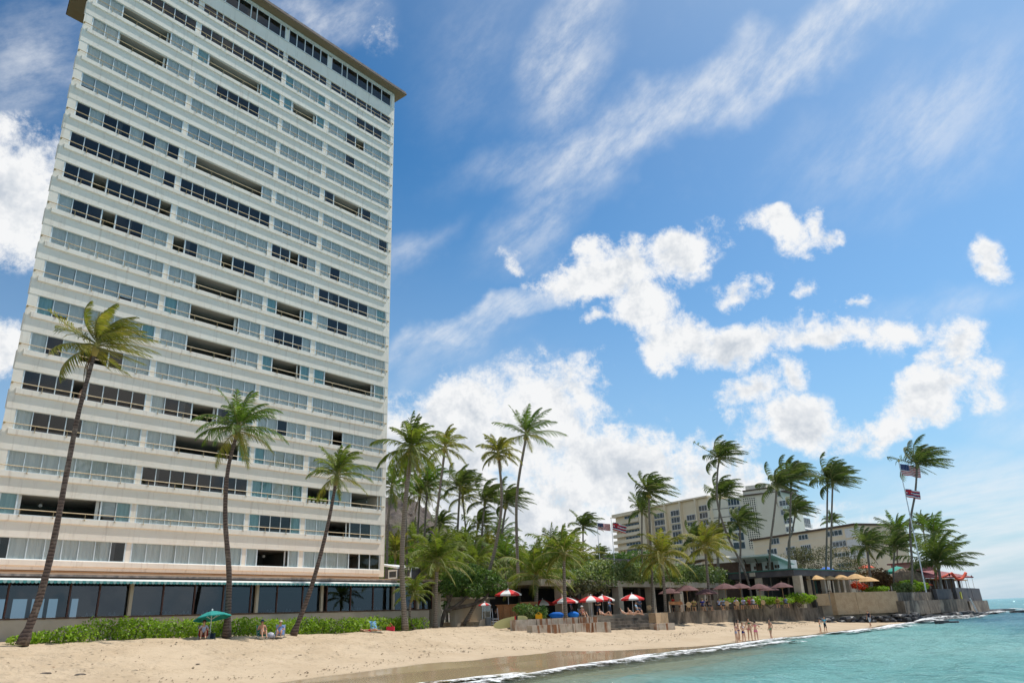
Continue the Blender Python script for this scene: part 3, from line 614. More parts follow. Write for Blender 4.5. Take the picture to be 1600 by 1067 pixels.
b = MB(); fbox(b, flank(70.3) - .1, S1 + .03, 70.3, 70.6, 6.6, 61.2); b.build('rear_wall', MT['wall'], tw)
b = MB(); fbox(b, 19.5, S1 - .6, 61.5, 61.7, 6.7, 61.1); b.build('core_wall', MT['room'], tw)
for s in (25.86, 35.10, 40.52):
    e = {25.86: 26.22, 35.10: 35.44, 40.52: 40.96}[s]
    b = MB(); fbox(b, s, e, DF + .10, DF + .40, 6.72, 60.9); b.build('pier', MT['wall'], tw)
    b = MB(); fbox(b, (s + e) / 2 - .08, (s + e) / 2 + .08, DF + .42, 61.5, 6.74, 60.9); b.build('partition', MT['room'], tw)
for k in range(0, 20):
    z = SIL(k)
    zb = z - (1.39 if k < 19 else .62)
    if k == 0: zb = z - 1.52
    sp_ = MB(); fbox(sp_, S0 + .02, S1 - .02, DF, DF + .30, zb, z - .10)
    fl = sp_.build('spandrel', MT['wall'], tw)
    if k > 0:
        b = MB()      # ledge with a bevelled lower edge
        for (a0, a1) in ((S0 + .35, S1 - .62),):
            pr = [(DF - .115, z - .03), (DF - .115, z - .36), (DF - .02, z - .43), (DF + .10, z - .43), (DF + .10, z + .01), (DF - .07, z + .01)]
            base = len(b.v)
            for s in (a0, a1): b.v += [tuple(W(s, q[0], q[1])) for q in pr]
            for i in range(6):
                j = (i + 1) % 6; b.f.append((base + i, base + 6 + i, base + 6 + j, base + j)); b.m.append(0)
            b.f.append(tuple(base + i for i in range(6))); b.f.append(tuple(base + 6 + i for i in range(6))[::-1]); b.m += [0, 0]
        b.build('sill_ledge', MT['ledge'], fl)
    else:
        b = MB(); fbox(b, S0 + .05, S1 - .03, DF - .06, DF + .28, z - .09, z); b.build('sill_ledge', MT['white'], fl)
    b = MB(); slab(b, DF + .32, 61.4, z - .95, z - .75); b.build('floor_slab', MT['ceil'], tw)
    b = MB(); slab(b, DF + .31, 61.4, z + (1.40 if k else 1.8), z + (1.44 if k else 1.84)); b.build('ceiling', MT['ceil'], tw)
# railings
for k in range(1, 19):
    z = SIL(k) + .34; b = MB(); n = DF - .14
    b.tube([W(S0 + .05, n, z), W(S1 - .25, n, z)], .032, 5)
    fbox(b, S0 + .02, S0 + .12, n + .02, DF + .02, z - .05, z + .05); fbox(b, S1 - .32, S1 - .22, n + .02, DF + .02, z - .05, z + .05)
    s = S0 + 1.9
    while s < S1 - 1:
        b.tube([W(s, n, z), W(s, n, z - .36)], .02, 4); b.tube([W(s, n - .05, z - .45), W(s, n + .04, z - .36)], .03, 4); s += 2.03
    b.build('railing', MT['rail'], tw)
# windows
def wz(k): return (SIL(k), SIL(k) + (1.38 if k else 1.78))
panes = []
PANE_ME = {}
def pane_mesh(wd, ht, mat):
    key = (round(wd, 2), round(ht, 2), mat.name)
    if key not in PANE_ME:
        b = MB(); b.box(0, key[0], 0, .012, 0, key[1], 0, lambda x, y, z: W(x, y, z)); PANE_ME[key] = b.mesh('pane', mat)
    return PANE_ME[key]
def curtain(s0, s1, n, z0, z1, mat, parent, name='curtain', amp=.035):
    m_ = max(4, int((s1 - s0) / .11)); xs = np.linspace(s0, s1, m_ + 1); b = MB()
    ph = random.random() * 6
    nn = n + amp * np.sin(xs * 19 + ph) * (.6 + .4 * np.sin(xs * 3.1 + ph)) if amp else np.full(m_ + 1, n)
    for i in range(m_): b.poly([W(xs[i], nn[i], z0), W(xs[i + 1], nn[i + 1], z0), W(xs[i + 1], nn[i + 1], z1), W(xs[i], nn[i], z1)])
    return b.build(name, mat, parent)
for k in range(0, 20):
    z0, z1 = wz(k)
    for bi, (a0, a1) in enumerate(BAYS):
        st = ROWS[k][bi] if k else 'v' * NP[bi]
        n_ = len(st)
        ed = list(np.linspace(a0, a1, n_ + 1))
        if k <= 1 and bi != 2:     # wide and narrow panes in the two top storeys
            wd = [1.0 if (i % 3) != 1 else .48 for i in range(n_)]; ed = [a0 + (a1 - a0) * sum(wd[:i]) / sum(wd) for i in range(n_ + 1)]
        fw, nf = .055, DF + .13
        b = MB()
        fbox(b, a0 - .02, a1 + .02, nf - .05, nf + .06, z0 - .02, z0 + .06); fbox(b, a0 - .02, a1 + .02, nf - .05, nf + .06, z1 - .05, z1 + .03)
        for i in range(n_ + 1):
            if 0 < i < n_ and st[i - 1] == 'o' and st[i] == 'o': continue
            wd = fw * (1.7 if i in (0, n_) or (0 < i < n_ and 'o' in (st[i - 1], st[i])) else 1)
            if k <= 1: wd = .10
            x = min(max(ed[i], a0 + wd / 2), a1 - wd / 2)
            fbox(b, x - wd / 2, x + wd / 2, nf - .04, nf + .05, z0 + .06, z1 - .05)
        wn = b.build('window', MT['frame'] if k > 1 else MT['white'], tw)
        i = 0
        while i < n_:
            j = i
            while j < n_ and st[j] == st[i]: j += 1
            ch = st[i]
            if ch in 'ctw':
                curtain(ed[i] + .03, ed[j] - .03, nf + .085, z0 + .02, z1 - .02, {'c': MT['curtain'], 't': MT['curtain_teal'], 'w': MT['white_cloth']}[ch], wn)
            elif ch == 'b':
                for q in range(i, j): curtain(ed[q] + .04, ed[q + 1] - .04, nf + .085, z0 + random.choice((.05, .12, .3)), z1 - .02, MT['blind'], wn, 'blind', 0)
            elif ch == 'o' and j - i > 1:      # curtains pushed to the ends of an open bay
                for xa in (ed[i] + .05, ed[j] - .05 - .22):
                    if random.random() < .8: curtain(xa, xa + random.uniform(.14, .3), nf + .25, z0 + .02, z1 - .02, MT['curtain'], wn)
            elif ch in 'dv' and random.random() < .55:      # a drawn-back curtain beside dark glass
                q = random.randint(i, j - 1); curtain(ed[q] + .05, ed[q] + .05 + (ed[q + 1] - ed[q]) * random.uniform(.2, .6), nf + .18, z0 + .02, z1 - .02, MT['curtain'], wn)
            i = j
        for i in range(n_):
            if st[i] == 'o': continue
            gm = MT['glass_bronze'] if (st[i] == 'v' and k == 1) else MT['glass_dark'] if st[i] in 'dv' else MT['glass']
            P = W((ed[i] + ed[i + 1]) / 2, nf, (z0 + z1) / 2); d = np.linalg.norm(P - CAM)
            panes.append(((ed[i + 1] - ed[i]) * (z1 - z0) / d ** 2, wn, ed[i] + .03, ed[i + 1] - .03, nf, z0 + .06, z1 - .05, gm))
panes.sort(key=lambda q: -q[0])
def visible(q):
    P = W((q[2] + q[3]) / 2, q[4], q[5]); r = P - CAM; y = r @ FW; x_, y_ = 800 + FPX * (r @ RT) / y, 533.5 - FPX * (r @ UP) / y
    return -20 < x_ < 1620 and -20 < y_ < 1090
vis = [q for q in panes if visible(q)][:296]; ids = {id(q) for q in vis}
for q in vis:
    o = link('pane', pane_mesh(q[3] - q[2], q[6] - q[5], q[7]), q[1]); o.location = Vector(W(q[2], q[4], q[5]))
b = MB(); gms = [MT['glass'], MT['glass_dark'], MT['glass_bronze']]
for q in panes:
    if id(q) not in ids: fbox(b, q[2], q[3], q[4], q[4] + .012, q[5], q[6], gms.index(q[7]))
tag(b.build('upper_panes', gms, tw), kind='stuff')
# roof with a wide eave
def eave(s_l, s_r, n0, n1, z0, z1):
    return [W(s_l, n0, z0), W(s_r, n0, z0), W(s_r, n1, z0), W(s_l + 4.2, n1, z0), W(s_l, n0, z1), W(s_r, n0, z1), W(s_r, n1, z1), W(s_l + 4.2, n1, z1)]
b = MB(); b.hexa(eave(S0 - 1.15, S1 + 1.05, DF - .85, 71.6, 61.45, 61.52)); rf = b.build('roof', MT['soffit'], tw)
b = MB(); b.hexa(eave(S0 - 1.20, S1 + 1.10, DF - .90, 71.65, 61.53, 61.72), 0); b.build('fascia', MT['brown'], rf)
b = MB(); b.hexa(eave(S0 - 1.12, S1 + 1.02, DF - .82, 71.5, 61.73, 61.93)); b.build('roof_covering', MT['fascia'], rf)
b = MB(); fbox(b, S0 + .1, S1 - .04, DF + .03, DF + .30, 61.16, 61.44); b.build('roof_beam', MT['wall'], tw)
b = MB(); fbox(b, S0 + .4, S1 - .3, DF + .35, 70, 6.12, 6.58); b.build('base_band', MT['terra'], tw)

# ------------------------------------------------------------------ low beach restaurant at the tower's foot
pd = thing('beachfront_restaurant', W(35, 54, 2.0), 'low glass-fronted restaurant with striped awning under the tower', 'building', world=True)
NF = 53.3; PL, PR = 6.0, 54.4
b = MB(); fbox(b, PL, PR, 52.35, 66, 5.98, 6.10); fbox(b, PL + .05, PR - .05, 52.45, 66, 6.11, 6.20, 1); rf = b.build('roof', [MT['fascia'], MT['terra']], pd)
b = MB(); fbox(b, PL + .1, PR - .1, 52.55, 65.9, 5.74, 5.97); b.build('soffit_beam', MT['brown'], rf)
b = MB(); fbox(b, PL, PR - 1, NF - .05, NF + .25, 1.6, 3.52); b.build('lower_wall', MT['beige'], pd)
b = MB(); fbox(b, PL, PR - 1, NF - .12, NF + .1, 3.525, 3.62); b.build('window_sill', MT['brown'], pd)
b = MB(); fbox(b, PL, PR, NF + .3, 64.8, 2.6, 2.7); b.build('floor', MT['room'], pd)
posts = [8.0, 17.0] + [sn(onn(px, 930, NF))[0] for px in (203, 400, 501, 613, 651)] + [PR - .25]
for s in posts:
    b = MB(); fbox(b, s - .11, s + .11, NF - .22, NF - .02, 3.62, 5.74); b.build('post', MT['beige'], pd)
b = MB(); fbox(b, PR - .6, PR + .1, NF - .5, NF + .3, 1.6, 5.97); b.build('corner_column', MT['beige'], pd)
MT['pod_glass'] = glassmat('restaurant_glass', (.50, .56, .60), refl=.045, ior=1.45, gcol=(.72, .86, 1), bump=.04)
MT['mull'] = pm('brown_mullion', (.10, .045, .035), rough=.5)
div = [sn(onn(px, 930, NF))[0] for px in (12, 60, 109, 155, 206, 255, 304, 349, 392, 433, 473, 505, 511, 548, 583, 615, 648)]
div = [7.0, 9.2, 11.4, 13.6, 15.6] + div + [53.8]
for i in range(len(div) - 1):
    if div[i + 1] - div[i] < .5: continue
    b = MB(); fbox(b, div[i] + .04, div[i + 1] - .04, NF + .04, NF + .055, 3.63, 5.72); b.build('pane', MT['pod_glass'], pd)
for s in div:
    b = MB(); fbox(b, s - .045, s + .045, NF - .03, NF + .12, 3.62, 5.735); b.build('mullion', MT['mull'], pd)
# awning: white top strip and scalloped valance in green and white
b = MB(); b.hexa([W(PL, 51.95, 5.70), W(51.6, 51.95, 5.70), W(51.6, 52.5, 5.86), W(PL, 52.5, 5.86), W(PL, 51.95, 5.73), W(51.6, 51.95, 5.73), W(51.6, 52.5, 5.89), W(PL, 52.5, 5.89)])
aw = b.build('awning', MT['white_cloth'], pd)
b = MB(); s = PL; i = 0; wd = .21
while s < 51.5:
    pts = [W(s, 51.94, 5.72), W(s, 51.94, 5.60)] + [W(s + wd * q, 51.94, 5.60 - .06 * math.sin(math.pi * q)) for q in (.25, .5, .75)] + [W(s + wd, 51.94, 5.60), W(s + wd, 51.94, 5.72)]
    b.poly(pts, i % 2); s += wd; i += 1
b.build('valance', [MT['green_cloth'], pm('pale_green_canvas', (.30, .46, .44), rough=.85)], aw)
# inside: rear wall with openings to the light on the left, tables with white cloths
bw = MB(); NB = 64.8
ops = sorted([(sn(onn(a_, 945, NB))[0], sn(onn(b_, 945, NB))[0]) for a_, b_ in ((-60, -40), (-32, -12), (-6, 10), (19, 43), (49, 70), (75, 91), (111, 123))])
x = PL + 3
for a0, a1 in ops:
    fbox(bw, x, a0, NB, NB + .2, 2.7, 5.7); fbox(bw, a0, a1, NB + .01, NB + .19, 5.15, 5.7); fbox(bw, a0, a1, NB + .01, NB + .19, 2.7, 3.6); x = a1
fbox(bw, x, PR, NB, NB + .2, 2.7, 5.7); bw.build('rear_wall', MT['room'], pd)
b = MB(); fbox(b, PR - .3, PR, NF + .4, NB, 2.7, 5.7); b.build('end_wall', MT['beige'], pd)
for i, px in enumerate((140, 175, 230, 262, 290, 320, 420, 450, 540, 560, 590, 625)):
    s = sn(onn(px, 955, NF + 1.3))[0]; b = MB(); b.lathe([(0, 1.0), (.45, 1.0), (.46, .55)], 10, W(s, NF + 1.3, 2.7)); b.lathe([(.0, 1.22), (.05, 1.15), (.09, 1.0)], 5, W(s - .2, NF + 1.2, 2.7)); b.lathe([(.0, 1.22), (.05, 1.15), (.09, 1.0)], 5, W(s + .2, NF + 1.35, 2.7))
    tag(b.build('restaurant_table', MT['white_cloth']), ['leftmost', 'second from left', 'third from left', 'fourth from left', 'fifth from left', 'sixth from left', 'seventh from left', 'fifth from right', 'fourth from right', 'third from right', 'second from right', 'rightmost'][i] + ' table with white cloth behind the restaurant glass', 'table', 'tables inside the glass-fronted restaurant')

# ------------------------------------------------------------------ plants
m, t, out = newmat('palm_trunk')
tcn = t.n('ShaderNodeTexCoord'); vec = tcn.outputs['Object']
mp = t.n('ShaderNodeMapping', i_Vector=vec); mp.inputs['Scale'].default_value = (.6, .6, 5.5)
nz = t.n('ShaderNodeTexNoise', i_Vector=mp.outputs[0], i_Scale=1.6, i_Detail=4.0); nz2 = t.n('ShaderNodeTexNoise', i_Vector=vec, i_Scale=1.1, i_Detail=5.0)
cc = t.mix(t.ramp(nz.outputs['Fac'], .4, .62), (.17, .135, .11), (.30, .26, .22)); cc = t.mix(t.ramp(nz2.outputs['Fac'], .45, .75), cc, (.10, .08, .065))
bp = t.n('ShaderNodeBump', i_Strength=.7, i_Distance=.04, i_Height=nz.outputs['Fac'])
b = t.n('ShaderNodeBsdfPrincipled', i_Base_Color=cc, i_Roughness=.85, i_Normal=bp.outputs[0]); t.link(b.outputs[0], out.inputs[0]); MT['trunk'] = m
def ringmat(name, c1, c2, c3):
    m, t, out = newmat(name); tcn = t.n('ShaderNodeTexCoord'); vec = tcn.outputs['Object']
    wv = t.n('ShaderNodeTexWave', wave_type='BANDS', bands_direction='Z', wave_profile='SAW', i_Vector=vec, i_Scale=1.7, i_Distortion=3.5, i_Detail=3.0); wv.inputs['Detail Scale'].default_value = 2.0
    nz = t.n('ShaderNodeTexNoise', i_Vector=vec, i_Scale=2.2, i_Detail=6.0, i_Roughness=.65)
    cc = t.mix(t.ramp(wv.outputs['Fac'], .1, .9), c1, c2); cc = t.mix(t.ramp(nz.outputs['Fac'], .5, .72), cc, c3)
    bp = t.n('ShaderNodeBump', i_Strength=1.0, i_Distance=.06, i_Height=wv.outputs['Fac'])
    b = t.n('ShaderNodeBsdfPrincipled', i_Base_Color=cc, i_Roughness=.88, i_Normal=bp.outputs[0]); t.link(b.outputs[0], out.inputs[0]); return m
MT['trunk'] = ringmat('palm_trunk', (.14, .115, .095), (.30, .26, .22), (.22, .19, .16))
MT['trunk_dark'] = ringmat('palm_trunk_dark', (.06, .042, .038), (.17, .125, .105), (.24, .20, .17))
MT['bark'] = pm('tree_bark', (.10, .08, .065), (.19, .16, .13), rough=.9, scale=3, bump=.5)
MT['pf_green'] = leafmat('palm_green', [(.055, .10, .02), (.09, .16, .03), (.15, .22, .05), (.075, .13, .028)], trans=.32)
MT['pf_lime'] = leafmat('palm_lime', [(.075, .115, .02), (.13, .18, .032), (.22, .25, .06), (.10, .14, .028)], trans=.34)
MT['pf_gold'] = leafmat('palm_gold', [(.11, .14, .025), (.20, .21, .04), (.30, .25, .07), (.15, .17, .035)], trans=.34)
MT['pf_wind'] = leafmat('palm_wind', [(.06, .09, .026), (.095, .135, .04), (.155, .19, .07), (.075, .11, .032)], trans=.3)
MT['pf_dead'] = leafmat('palm_dead', [(.16, .07, .04), (.24, .13, .07), (.12, .055, .03)], trans=.15)
MT['rachis'] = pm('palm_rachis', (.22, .21, .07), rough=.6)
MT['rachis_y'] = pm('palm_rachis_yellow', (.42, .34, .10), rough=.6)
WIND = np.array([.97, .22, .02])
def frond_mesh(base, az_, el_, L, droop, wind, rng, mats, nst=24, lw=.05, ll=.24, dead=False):
    n = 12; d = np.array([math.sin(az_) * math.cos(el_), math.cos(az_) * math.cos(el_), math.sin(el_)])
    p = np.array(base, float); pts = [p.copy()]; ds = L / n; dirs = [d.copy()]
    for i in range(n):
        q = (i + 1) / n
        d = d + np.array([0, 0, -1.0]) * droop * (.25 + 1.1 * q) / n * 1.6 + WIND * wind * (.3 + q) / n * 1.7
        d /= np.linalg.norm(d); p = p + d * ds; pts.append(p.copy()); dirs.append(d.copy())
    pts = np.array(pts); dirs = np.array(dirs)
    ts = np.linspace(.14, .995, nst); idx = ts * n
    P = np.stack([np.interp(idx, np.arange(n + 1), pts[:, k]) for k in range(3)], -1)
    Dv = np.stack([np.interp(idx, np.arange(n + 1), dirs[:, k]) for k in range(3)], -1); Dv /= np.linalg.norm(Dv, axis=1)[:, None]
    side = np.cross(Dv, np.array([0, 0, 1.0]) + 1e-3); nrm_ = np.linalg.norm(side, axis=1)[:, None]; side = side / np.maximum(nrm_, .05)
    tw_ = rng.uniform(-.5, .5); upv = np.cross(side, Dv)
    side = side * math.cos(tw_) + upv * math.sin(tw_)
    V = []; F4 = []; F3 = []
    for sg in (-1, 1):
        a = np.radians(np.interp(ts, [0, .3, 1], [25, 38, 66])) + rng.uniform(-.12, .12, nst)
        dirl = side * sg * np.cos(a)[:, None] + Dv * np.sin(a)[:, None] + np.array([0, 0, -1]) * np.interp(ts, [0, 1], [.30, .38])[:, None] * rng.uniform(.5, 1.5, (nst, 1)) + WIND * (wind * .55 + .10)
        dirl /= np.linalg.norm(dirl, axis=1)[:, None]
        ln = L * ll * 1.12 * np.interp(ts, [0, .14, .3, .6, .85, 1], [.3, .6, 1, .95, .62, .3]) * rng.uniform(.82, 1.12, nst)
        if dead: dirl = dirl * .5 + np.array([0, 0, -.8]); dirl /= np.linalg.norm(dirl, axis=1)[:, None]
        wv = Dv * (lw / 2)
        mid = P + dirl * (ln * .55)[:, None]; tip = P + dirl * (ln * .96)[:, None] + np.array([0, 0, -1]) * (ln * .20)[:, None] + WIND * (ln * .12 * wind)[:, None]
        b0 = len(V) * 1
        base_i = sum(len(x) for x in V) if V else 0
        blk = np.stack([P - wv, P + wv, mid + wv * 1.15, mid - wv * 1.15, tip], 1).reshape(-1, 3); V.append(blk)
        o = base_i + np.arange(nst) * 5
        F4.append(np.stack([o, o + 1, o + 2, o + 3], 1)); F3.append(np.stack([o + 3, o + 2, o + 4], 1))
    nb = sum(len(x) for x in V); k = 3; rv = []
    for i in range(n + 1):
        r = lw * .75 * (1 - .85 * i / n) + .006; dd = dirs[i]; u = np.cross(dd, (0, 0, 1)); u /= (np.linalg.norm(u) + 1e-6); vv = np.cross(u, dd)
        for j in range(k): rv.append(pts[i] + (u * math.cos(2.1 * j) + vv * math.sin(2.1 * j)) * r)
    V.append(np.array(rv)); rf_ = []
    for i in range(n):
        for j in range(k):
            j2 = (j + 1) % k; rf_.append((nb + i * k + j, nb + i * k + j2, nb + (i + 1) * k + j2, nb + (i + 1) * k + j))
    F4a = np.concatenate(F4); F3a = np.concatenate(F3); F4t = np.concatenate([F4a, np.array(rf_)])
    return fast_mesh('frond', np.concatenate(V), F4t, mats, F3a, np.concatenate([np.zeros(len(F4a), int), np.ones(len(rf_), int)]), np.zeros(len(F3a), int))
def spline(pts, n=18):
    pts = np.array(pts, float); m_ = len(pts)
    if m_ == 2: return [pts[0] + (pts[1] - pts[0]) * q for q in np.linspace(0, 1, n)]
    out = []
    ext = np.vstack([2 * pts[0] - pts[1], pts, 2 * pts[-1] - pts[-2]])
    for u in np.linspace(0, m_ - 1 - 1e-6, n):
        i = int(u); f = u - i; p0, p1, p2, p3 = ext[i:i + 4]
        out.append(.5 * (2 * p1 + (p2 - p0) * f + (2 * p0 - 5 * p1 + 4 * p2 - p3) * f * f + (3 * p1 - p0 - 3 * p2 + p3) * f ** 3))
    return out
def palm(label, px, D, L, nf, leaf='pf_green', wind=.3, droop=.75, r0=.18, r1=.11, trunk='trunk', seed=0, nst=24, lw=.06, dead=0, group=None, foot=None, elmin=-20, elmax=85, coco=0, bend=0.0, ll=.24, rach='rachis'):
    """px: trunk from foot to crown in picture points, all at the distance D"""
    rng = np.random.default_rng(seed + 100)
    P = [atd(x, y, D + bend * i) for i, (x, y) in enumerate(px)]
    if foot is not None: P[0] = np.array(foot)
    else:
        zt = max(terr(P[0]), 1.9) if sn(P[0])[1] > 26 else P[0][2]
        if P[0][2] > zt: P = [np.array([P[0][0], P[0][1], zt - .1])] + P
    th = thing('palm_tree', P[0], label, 'palm tree', group, world=True)
    pts = spline(P, 26); b = MB(); r0 *= .82; r1 *= .9; nf = int(nf * 1.35); nst = nst + 5
    if leaf == 'pf_wind': nf = int(nf * 1.2); L *= .92; elmin += 14; wind *= 1.55; droop *= 1.1
    rad = [r0 * (1.0 + .5 * max(0, 1 - i / 2.0)) if i < 2 else r0 + (r1 - r0) * (i / 25) ** .7 for i in range(26)]
    rad = [r * (1 + (.05 if i % 2 else -.03)) for i, r in enumerate(rad)]
    b.tube(pts, rad, 8); b.build('trunk', MT[trunk], th, smooth=True)
    top = pts[-1]; ax = pts[-1] - pts[-3]; ax /= np.linalg.norm(ax)
    hb = MB(); hb.tube([top - ax * .5, top - ax * .1, top + ax * .35, top + ax * .7], [r1 * 1.1, r1 * 1.9, r1 * 1.5, r1 * .6], 7); hb.build('crown_shaft', MT['rachis'] if leaf != 'pf_gold' else MT['rachis_y'], th, smooth=True)
    for i in range(nf):
        q = (i + .5) / nf; e = R(elmin + (elmax - elmin) * (q ** .85)) + rng.uniform(-.12, .12)
        a_ = i * 2.39996 + rng.uniform(-.3, .3)
        Li = L * (.82 + .25 * math.sin(math.pi * min(1, q * 1.1))) * rng.uniform(.88, 1.08)
        lf = leaf
        if q < .16 and leaf != 'pf_wind' and rng.random() < .5: lf = 'pf_gold'
        me = frond_mesh(top + ax * (.1 + .4 * q), a_, e, Li, droop * rng.uniform(.75, 1.3), wind * rng.uniform(.75, 1.25), rng, [MT[lf], MT[rach]], nst, lw, ll)
        link('frond', me, th)
    for i in range(dead):
        me = frond_mesh(top, rng.uniform(0, 6.28), R(-55), L * .7, 1.2, wind * .5, rng, [MT['pf_dead'], MT['rachis']], 16, lw, .2, True); link('dead_frond', me, th)
    for i in range(coco):
        a_ = rng.uniform(0, 6.28); cb = MB(); c = top + np.array([math.cos(a_) * .3, math.sin(a_) * .3, -.12 - .2 * rng.random()])
        cb.lathe([(0.01, -.15), (.1, -.1), (.13, 0), (.09, .1), (0.01, .15)], 7, c); cb.build('coconut', MT['rachis_y'], th, smooth=True)
    return th
def pdist(P): return math.hypot(P[0], P[1])
def pn(px, py, n): return pdist(onn(px, py, n))
# three tall palms in front of the tower
f = gn(35, 1003, 46.3); palm('tallest front palm with dark curving trunk, left of the green beach umbrella', [(37, 1003), (60, 940), (82, 855), (104, 740), (124, 640), (150, 545)], pdist(f), 3.2, 22, 'pf_gold', .95, .6, .28, .12, 'trunk_dark', 1, 30, .055, 2, foot=f, elmin=-28, elmax=80)
f = gn(354, 996, 46.5); palm('front palm with gently waved trunk rising beside the green beach umbrella', [(354, 996), (358, 900), (352, 810), (356, 735), (371, 676)], pdist(f), 3.3, 20, 'pf_green', .22, 1.0, .27, .13, 'trunk_dark', 2, 30, .055, 0, foot=f, elmin=-32, elmax=84, coco=4)
f = gn(458, 992, 46.5); palm('short front palm leaning right beside the seated couple', [(458, 992), (487, 915), (511, 825), (526, 748)], pdist(f), 2.7, 17, 'pf_lime', .28, .9, .24, .12, 'trunk_dark', 3, 30, .055, 0, foot=f, elmin=-25, elmax=86)
# group beside the tower's right edge
D = pn(633, 986, 48); f = gn(633, 986, 48); palm('tall full palm with thick trunk just right of the tower', [(633, 986), (628, 880), (634, 780), (643, 705)], D, 3.6, 24, 'pf_lime', .25, .95, .27, .2, 'trunk', 4, 30, .075, 3, foot=f, elmin=-35, elmax=86, coco=5)
f = gn(649, 986, 48.5); palm('small bent young palm in front of the restaurant end', [(649, 986), (641, 968), (641, 945), (645, 932)], pdist(f), 2.0, 14, 'pf_lime', .15, 1.1, .14, .09, 'trunk', 5, 22, .05, 0, foot=f, elmin=-5)
f = gn(680, 983, 50); palm('young palm with long arching fronds at the end of the hedge', [(680, 983), (681, 930), (683, 884)], pdist(f), 3.9, 20, 'pf_lime', .12, 1.05, .22, .17, 'trunk', 6, 28, .07, 0, foot=f, elmin=-15, elmax=87)
f = gn(725, 979, 52); palm('slender palm with strongly leaning grey trunk and red dead frond', [(725, 979), (757, 912), (775, 850), (784, 780), (779, 712)], pdist(f), 2.7, 18, 'pf_gold', .2, 1.1, .24, .14, 'trunk', 7, 26, .07, 1, foot=f, elmin=-20, elmax=80, coco=5)
palm('tallest palm of the middle group, open crown against white cloud', [(813, 960), (808, 860), (808, 770), (822, 682)], 84, 4.1, 15, 'pf_green', .32, .6, .25, .15, 'trunk', 8, 24, .075, 0, elmin=-20, elmax=82, coco=3)
palm('tall gold-tinged palm with slanting trunk behind the thick-trunked palm', [(671, 900), (678, 840), (688, 760), (695, 702)], 92, 3.6, 16, 'pf_gold', .35, 1.0, .22, .16, 'trunk', 9, 22, .08, 1, elmin=-30, elmax=84, coco=6)
palm('palm with wind-tossed crown over the ridge, right of the slanting trunk', [(714, 870), (716, 810), (719, 762)], 104, 4.2, 18, 'pf_wind', .75, .7, .2, .15, 'trunk', 10, 22, .085, 0)
palm('thin palm behind the wind-tossed one over the ridge', [(731, 870), (727, 820), (723, 780)], 112, 3.6, 14, 'pf_gold', .6, .9, .16, .12, 'trunk', 11, 20, .085, 0)
palm('wind-bent palm left of the leaning grey trunk', [(753, 860), (754, 820), (758, 785)], 105, 4.3, 18, 'pf_wind', .8, .65, .2, .15, 'trunk', 12, 22, .085, 0)
palm('low ragged palm with thin fronds at the end of the ridge', [(742, 870), (744, 840), (747, 822)], 108, 3.6, 14, 'pf_wind', .8, .7, .18, .14, 'trunk', 13, 20, .085, 0)
palm('wind-bent palm with yellow husks behind the tallest middle palm', [(782, 860), (786, 820), (791, 790)], 100, 3.9, 17, 'pf_wind', .75, .75, .2, .15, 'trunk', 14, 22, .085, 0, coco=6)
palm('drooping palm half hidden by the tower edge', [(604, 900), (606, 820), (612, 765)], 96, 3.8, 16, 'pf_green', .1, 1.2, .2, .16, 'trunk', 15, 22, .085, 0, elmin=-40)
palm('palm with a thin spreading crown below the thick-trunked palm', [(636, 900), (634, 800), (634, 742)], 100, 4.0, 15, 'pf_green', .15, .9, .2, .15, 'trunk', 16, 22, .085, 1)
palm('dense palm in the middle of the group beside the tower', [(662, 900), (664, 820), (668, 762)], 108, 4.6, 20, 'pf_green', .3, .95, .2, .15, 'trunk', 17, 22, .09, 1)
palm('second dense palm crowded behind the slanting trunk', [(652, 900), (653, 830), (656, 775)], 112, 4.2, 18, 'pf_gold', .3, 1.0, .2, .15, 'trunk', 18, 22, .09, 1)
palm('small dark palm low in front of the rocky ridge', [(684, 890), (685, 850), (687, 822)], 118, 3.4, 14, 'pf_wind', .5, .8, .18, .15, 'trunk', 19, 20, .09, 0)
# between the tower and the hotel
palm('stout young palm with upright fronds beside the red and white umbrellas', [(837, 955), (838, 930), (838, 905)], 78, 4.2, 20, 'pf_lime', .18, .95, .26, .2, 'trunk', 20, 28, .075, 0, elmin=-15, elmax=86, rach='rachis_y')
palm('pale-trunked palm between the red and white umbrellas', [(884, 968), (882, 920), (881, 868)], 76, 3.3, 18, 'pf_lime', .3, .95, .3, .15, 'trunk', 21, 26, .07, 0, elmin=-25, elmax=86, rach='rachis_y')
palm('distant palm beside the two flagpoles', [(912, 890), (911, 860), (911, 826)], 130, 4.0, 17, 'pf_wind', .55, .9, .18, .14, 'trunk', 22, 20, .10, 0)
palm('low far palm behind the flagpoles', [(937, 890), (938, 872)], 140, 3.0, 12, 'pf_wind', .3, 1.0, .16, .14, 'trunk', 23, 18, .10, 0)
palm('bushy green palm low behind the vine-covered roof', [(862, 915), (863, 885)], 96, 4.2, 17, 'pf_green', .2, 1.0, .2, .18, 'trunk', 24, 22, .085, 0)
palm('golden palm in the thicket left of the kiosk', [(705, 955), (703, 900)], 88, 3.9, 18, 'pf_lime', .12, 1.1, .2, .17, 'trunk', 25, 24, .08, 0, elmin=-25)
palm('arching lime palm in the thicket behind the leaning trunk', [(742, 950), (741, 885)], 92, 4.2, 18, 'pf_lime', .15, 1.05, .2, .17, 'trunk', 26, 24, .08, 0, elmin=-25)
palm('dark palm in the thicket behind the kiosk', [(790, 940), (789, 880)], 96, 4.2, 17, 'pf_green', .2, 1.0, .2, .17, 'trunk', 27, 22, .085, 0, elmin=-25)
palm('yellowish palm between the tower corner and the ridge', [(617, 900), (618, 868)], 100, 3.2, 14, 'pf_gold', .1, .8, .2, .16, 'trunk', 28, 22, .085, 0, elmin=5)
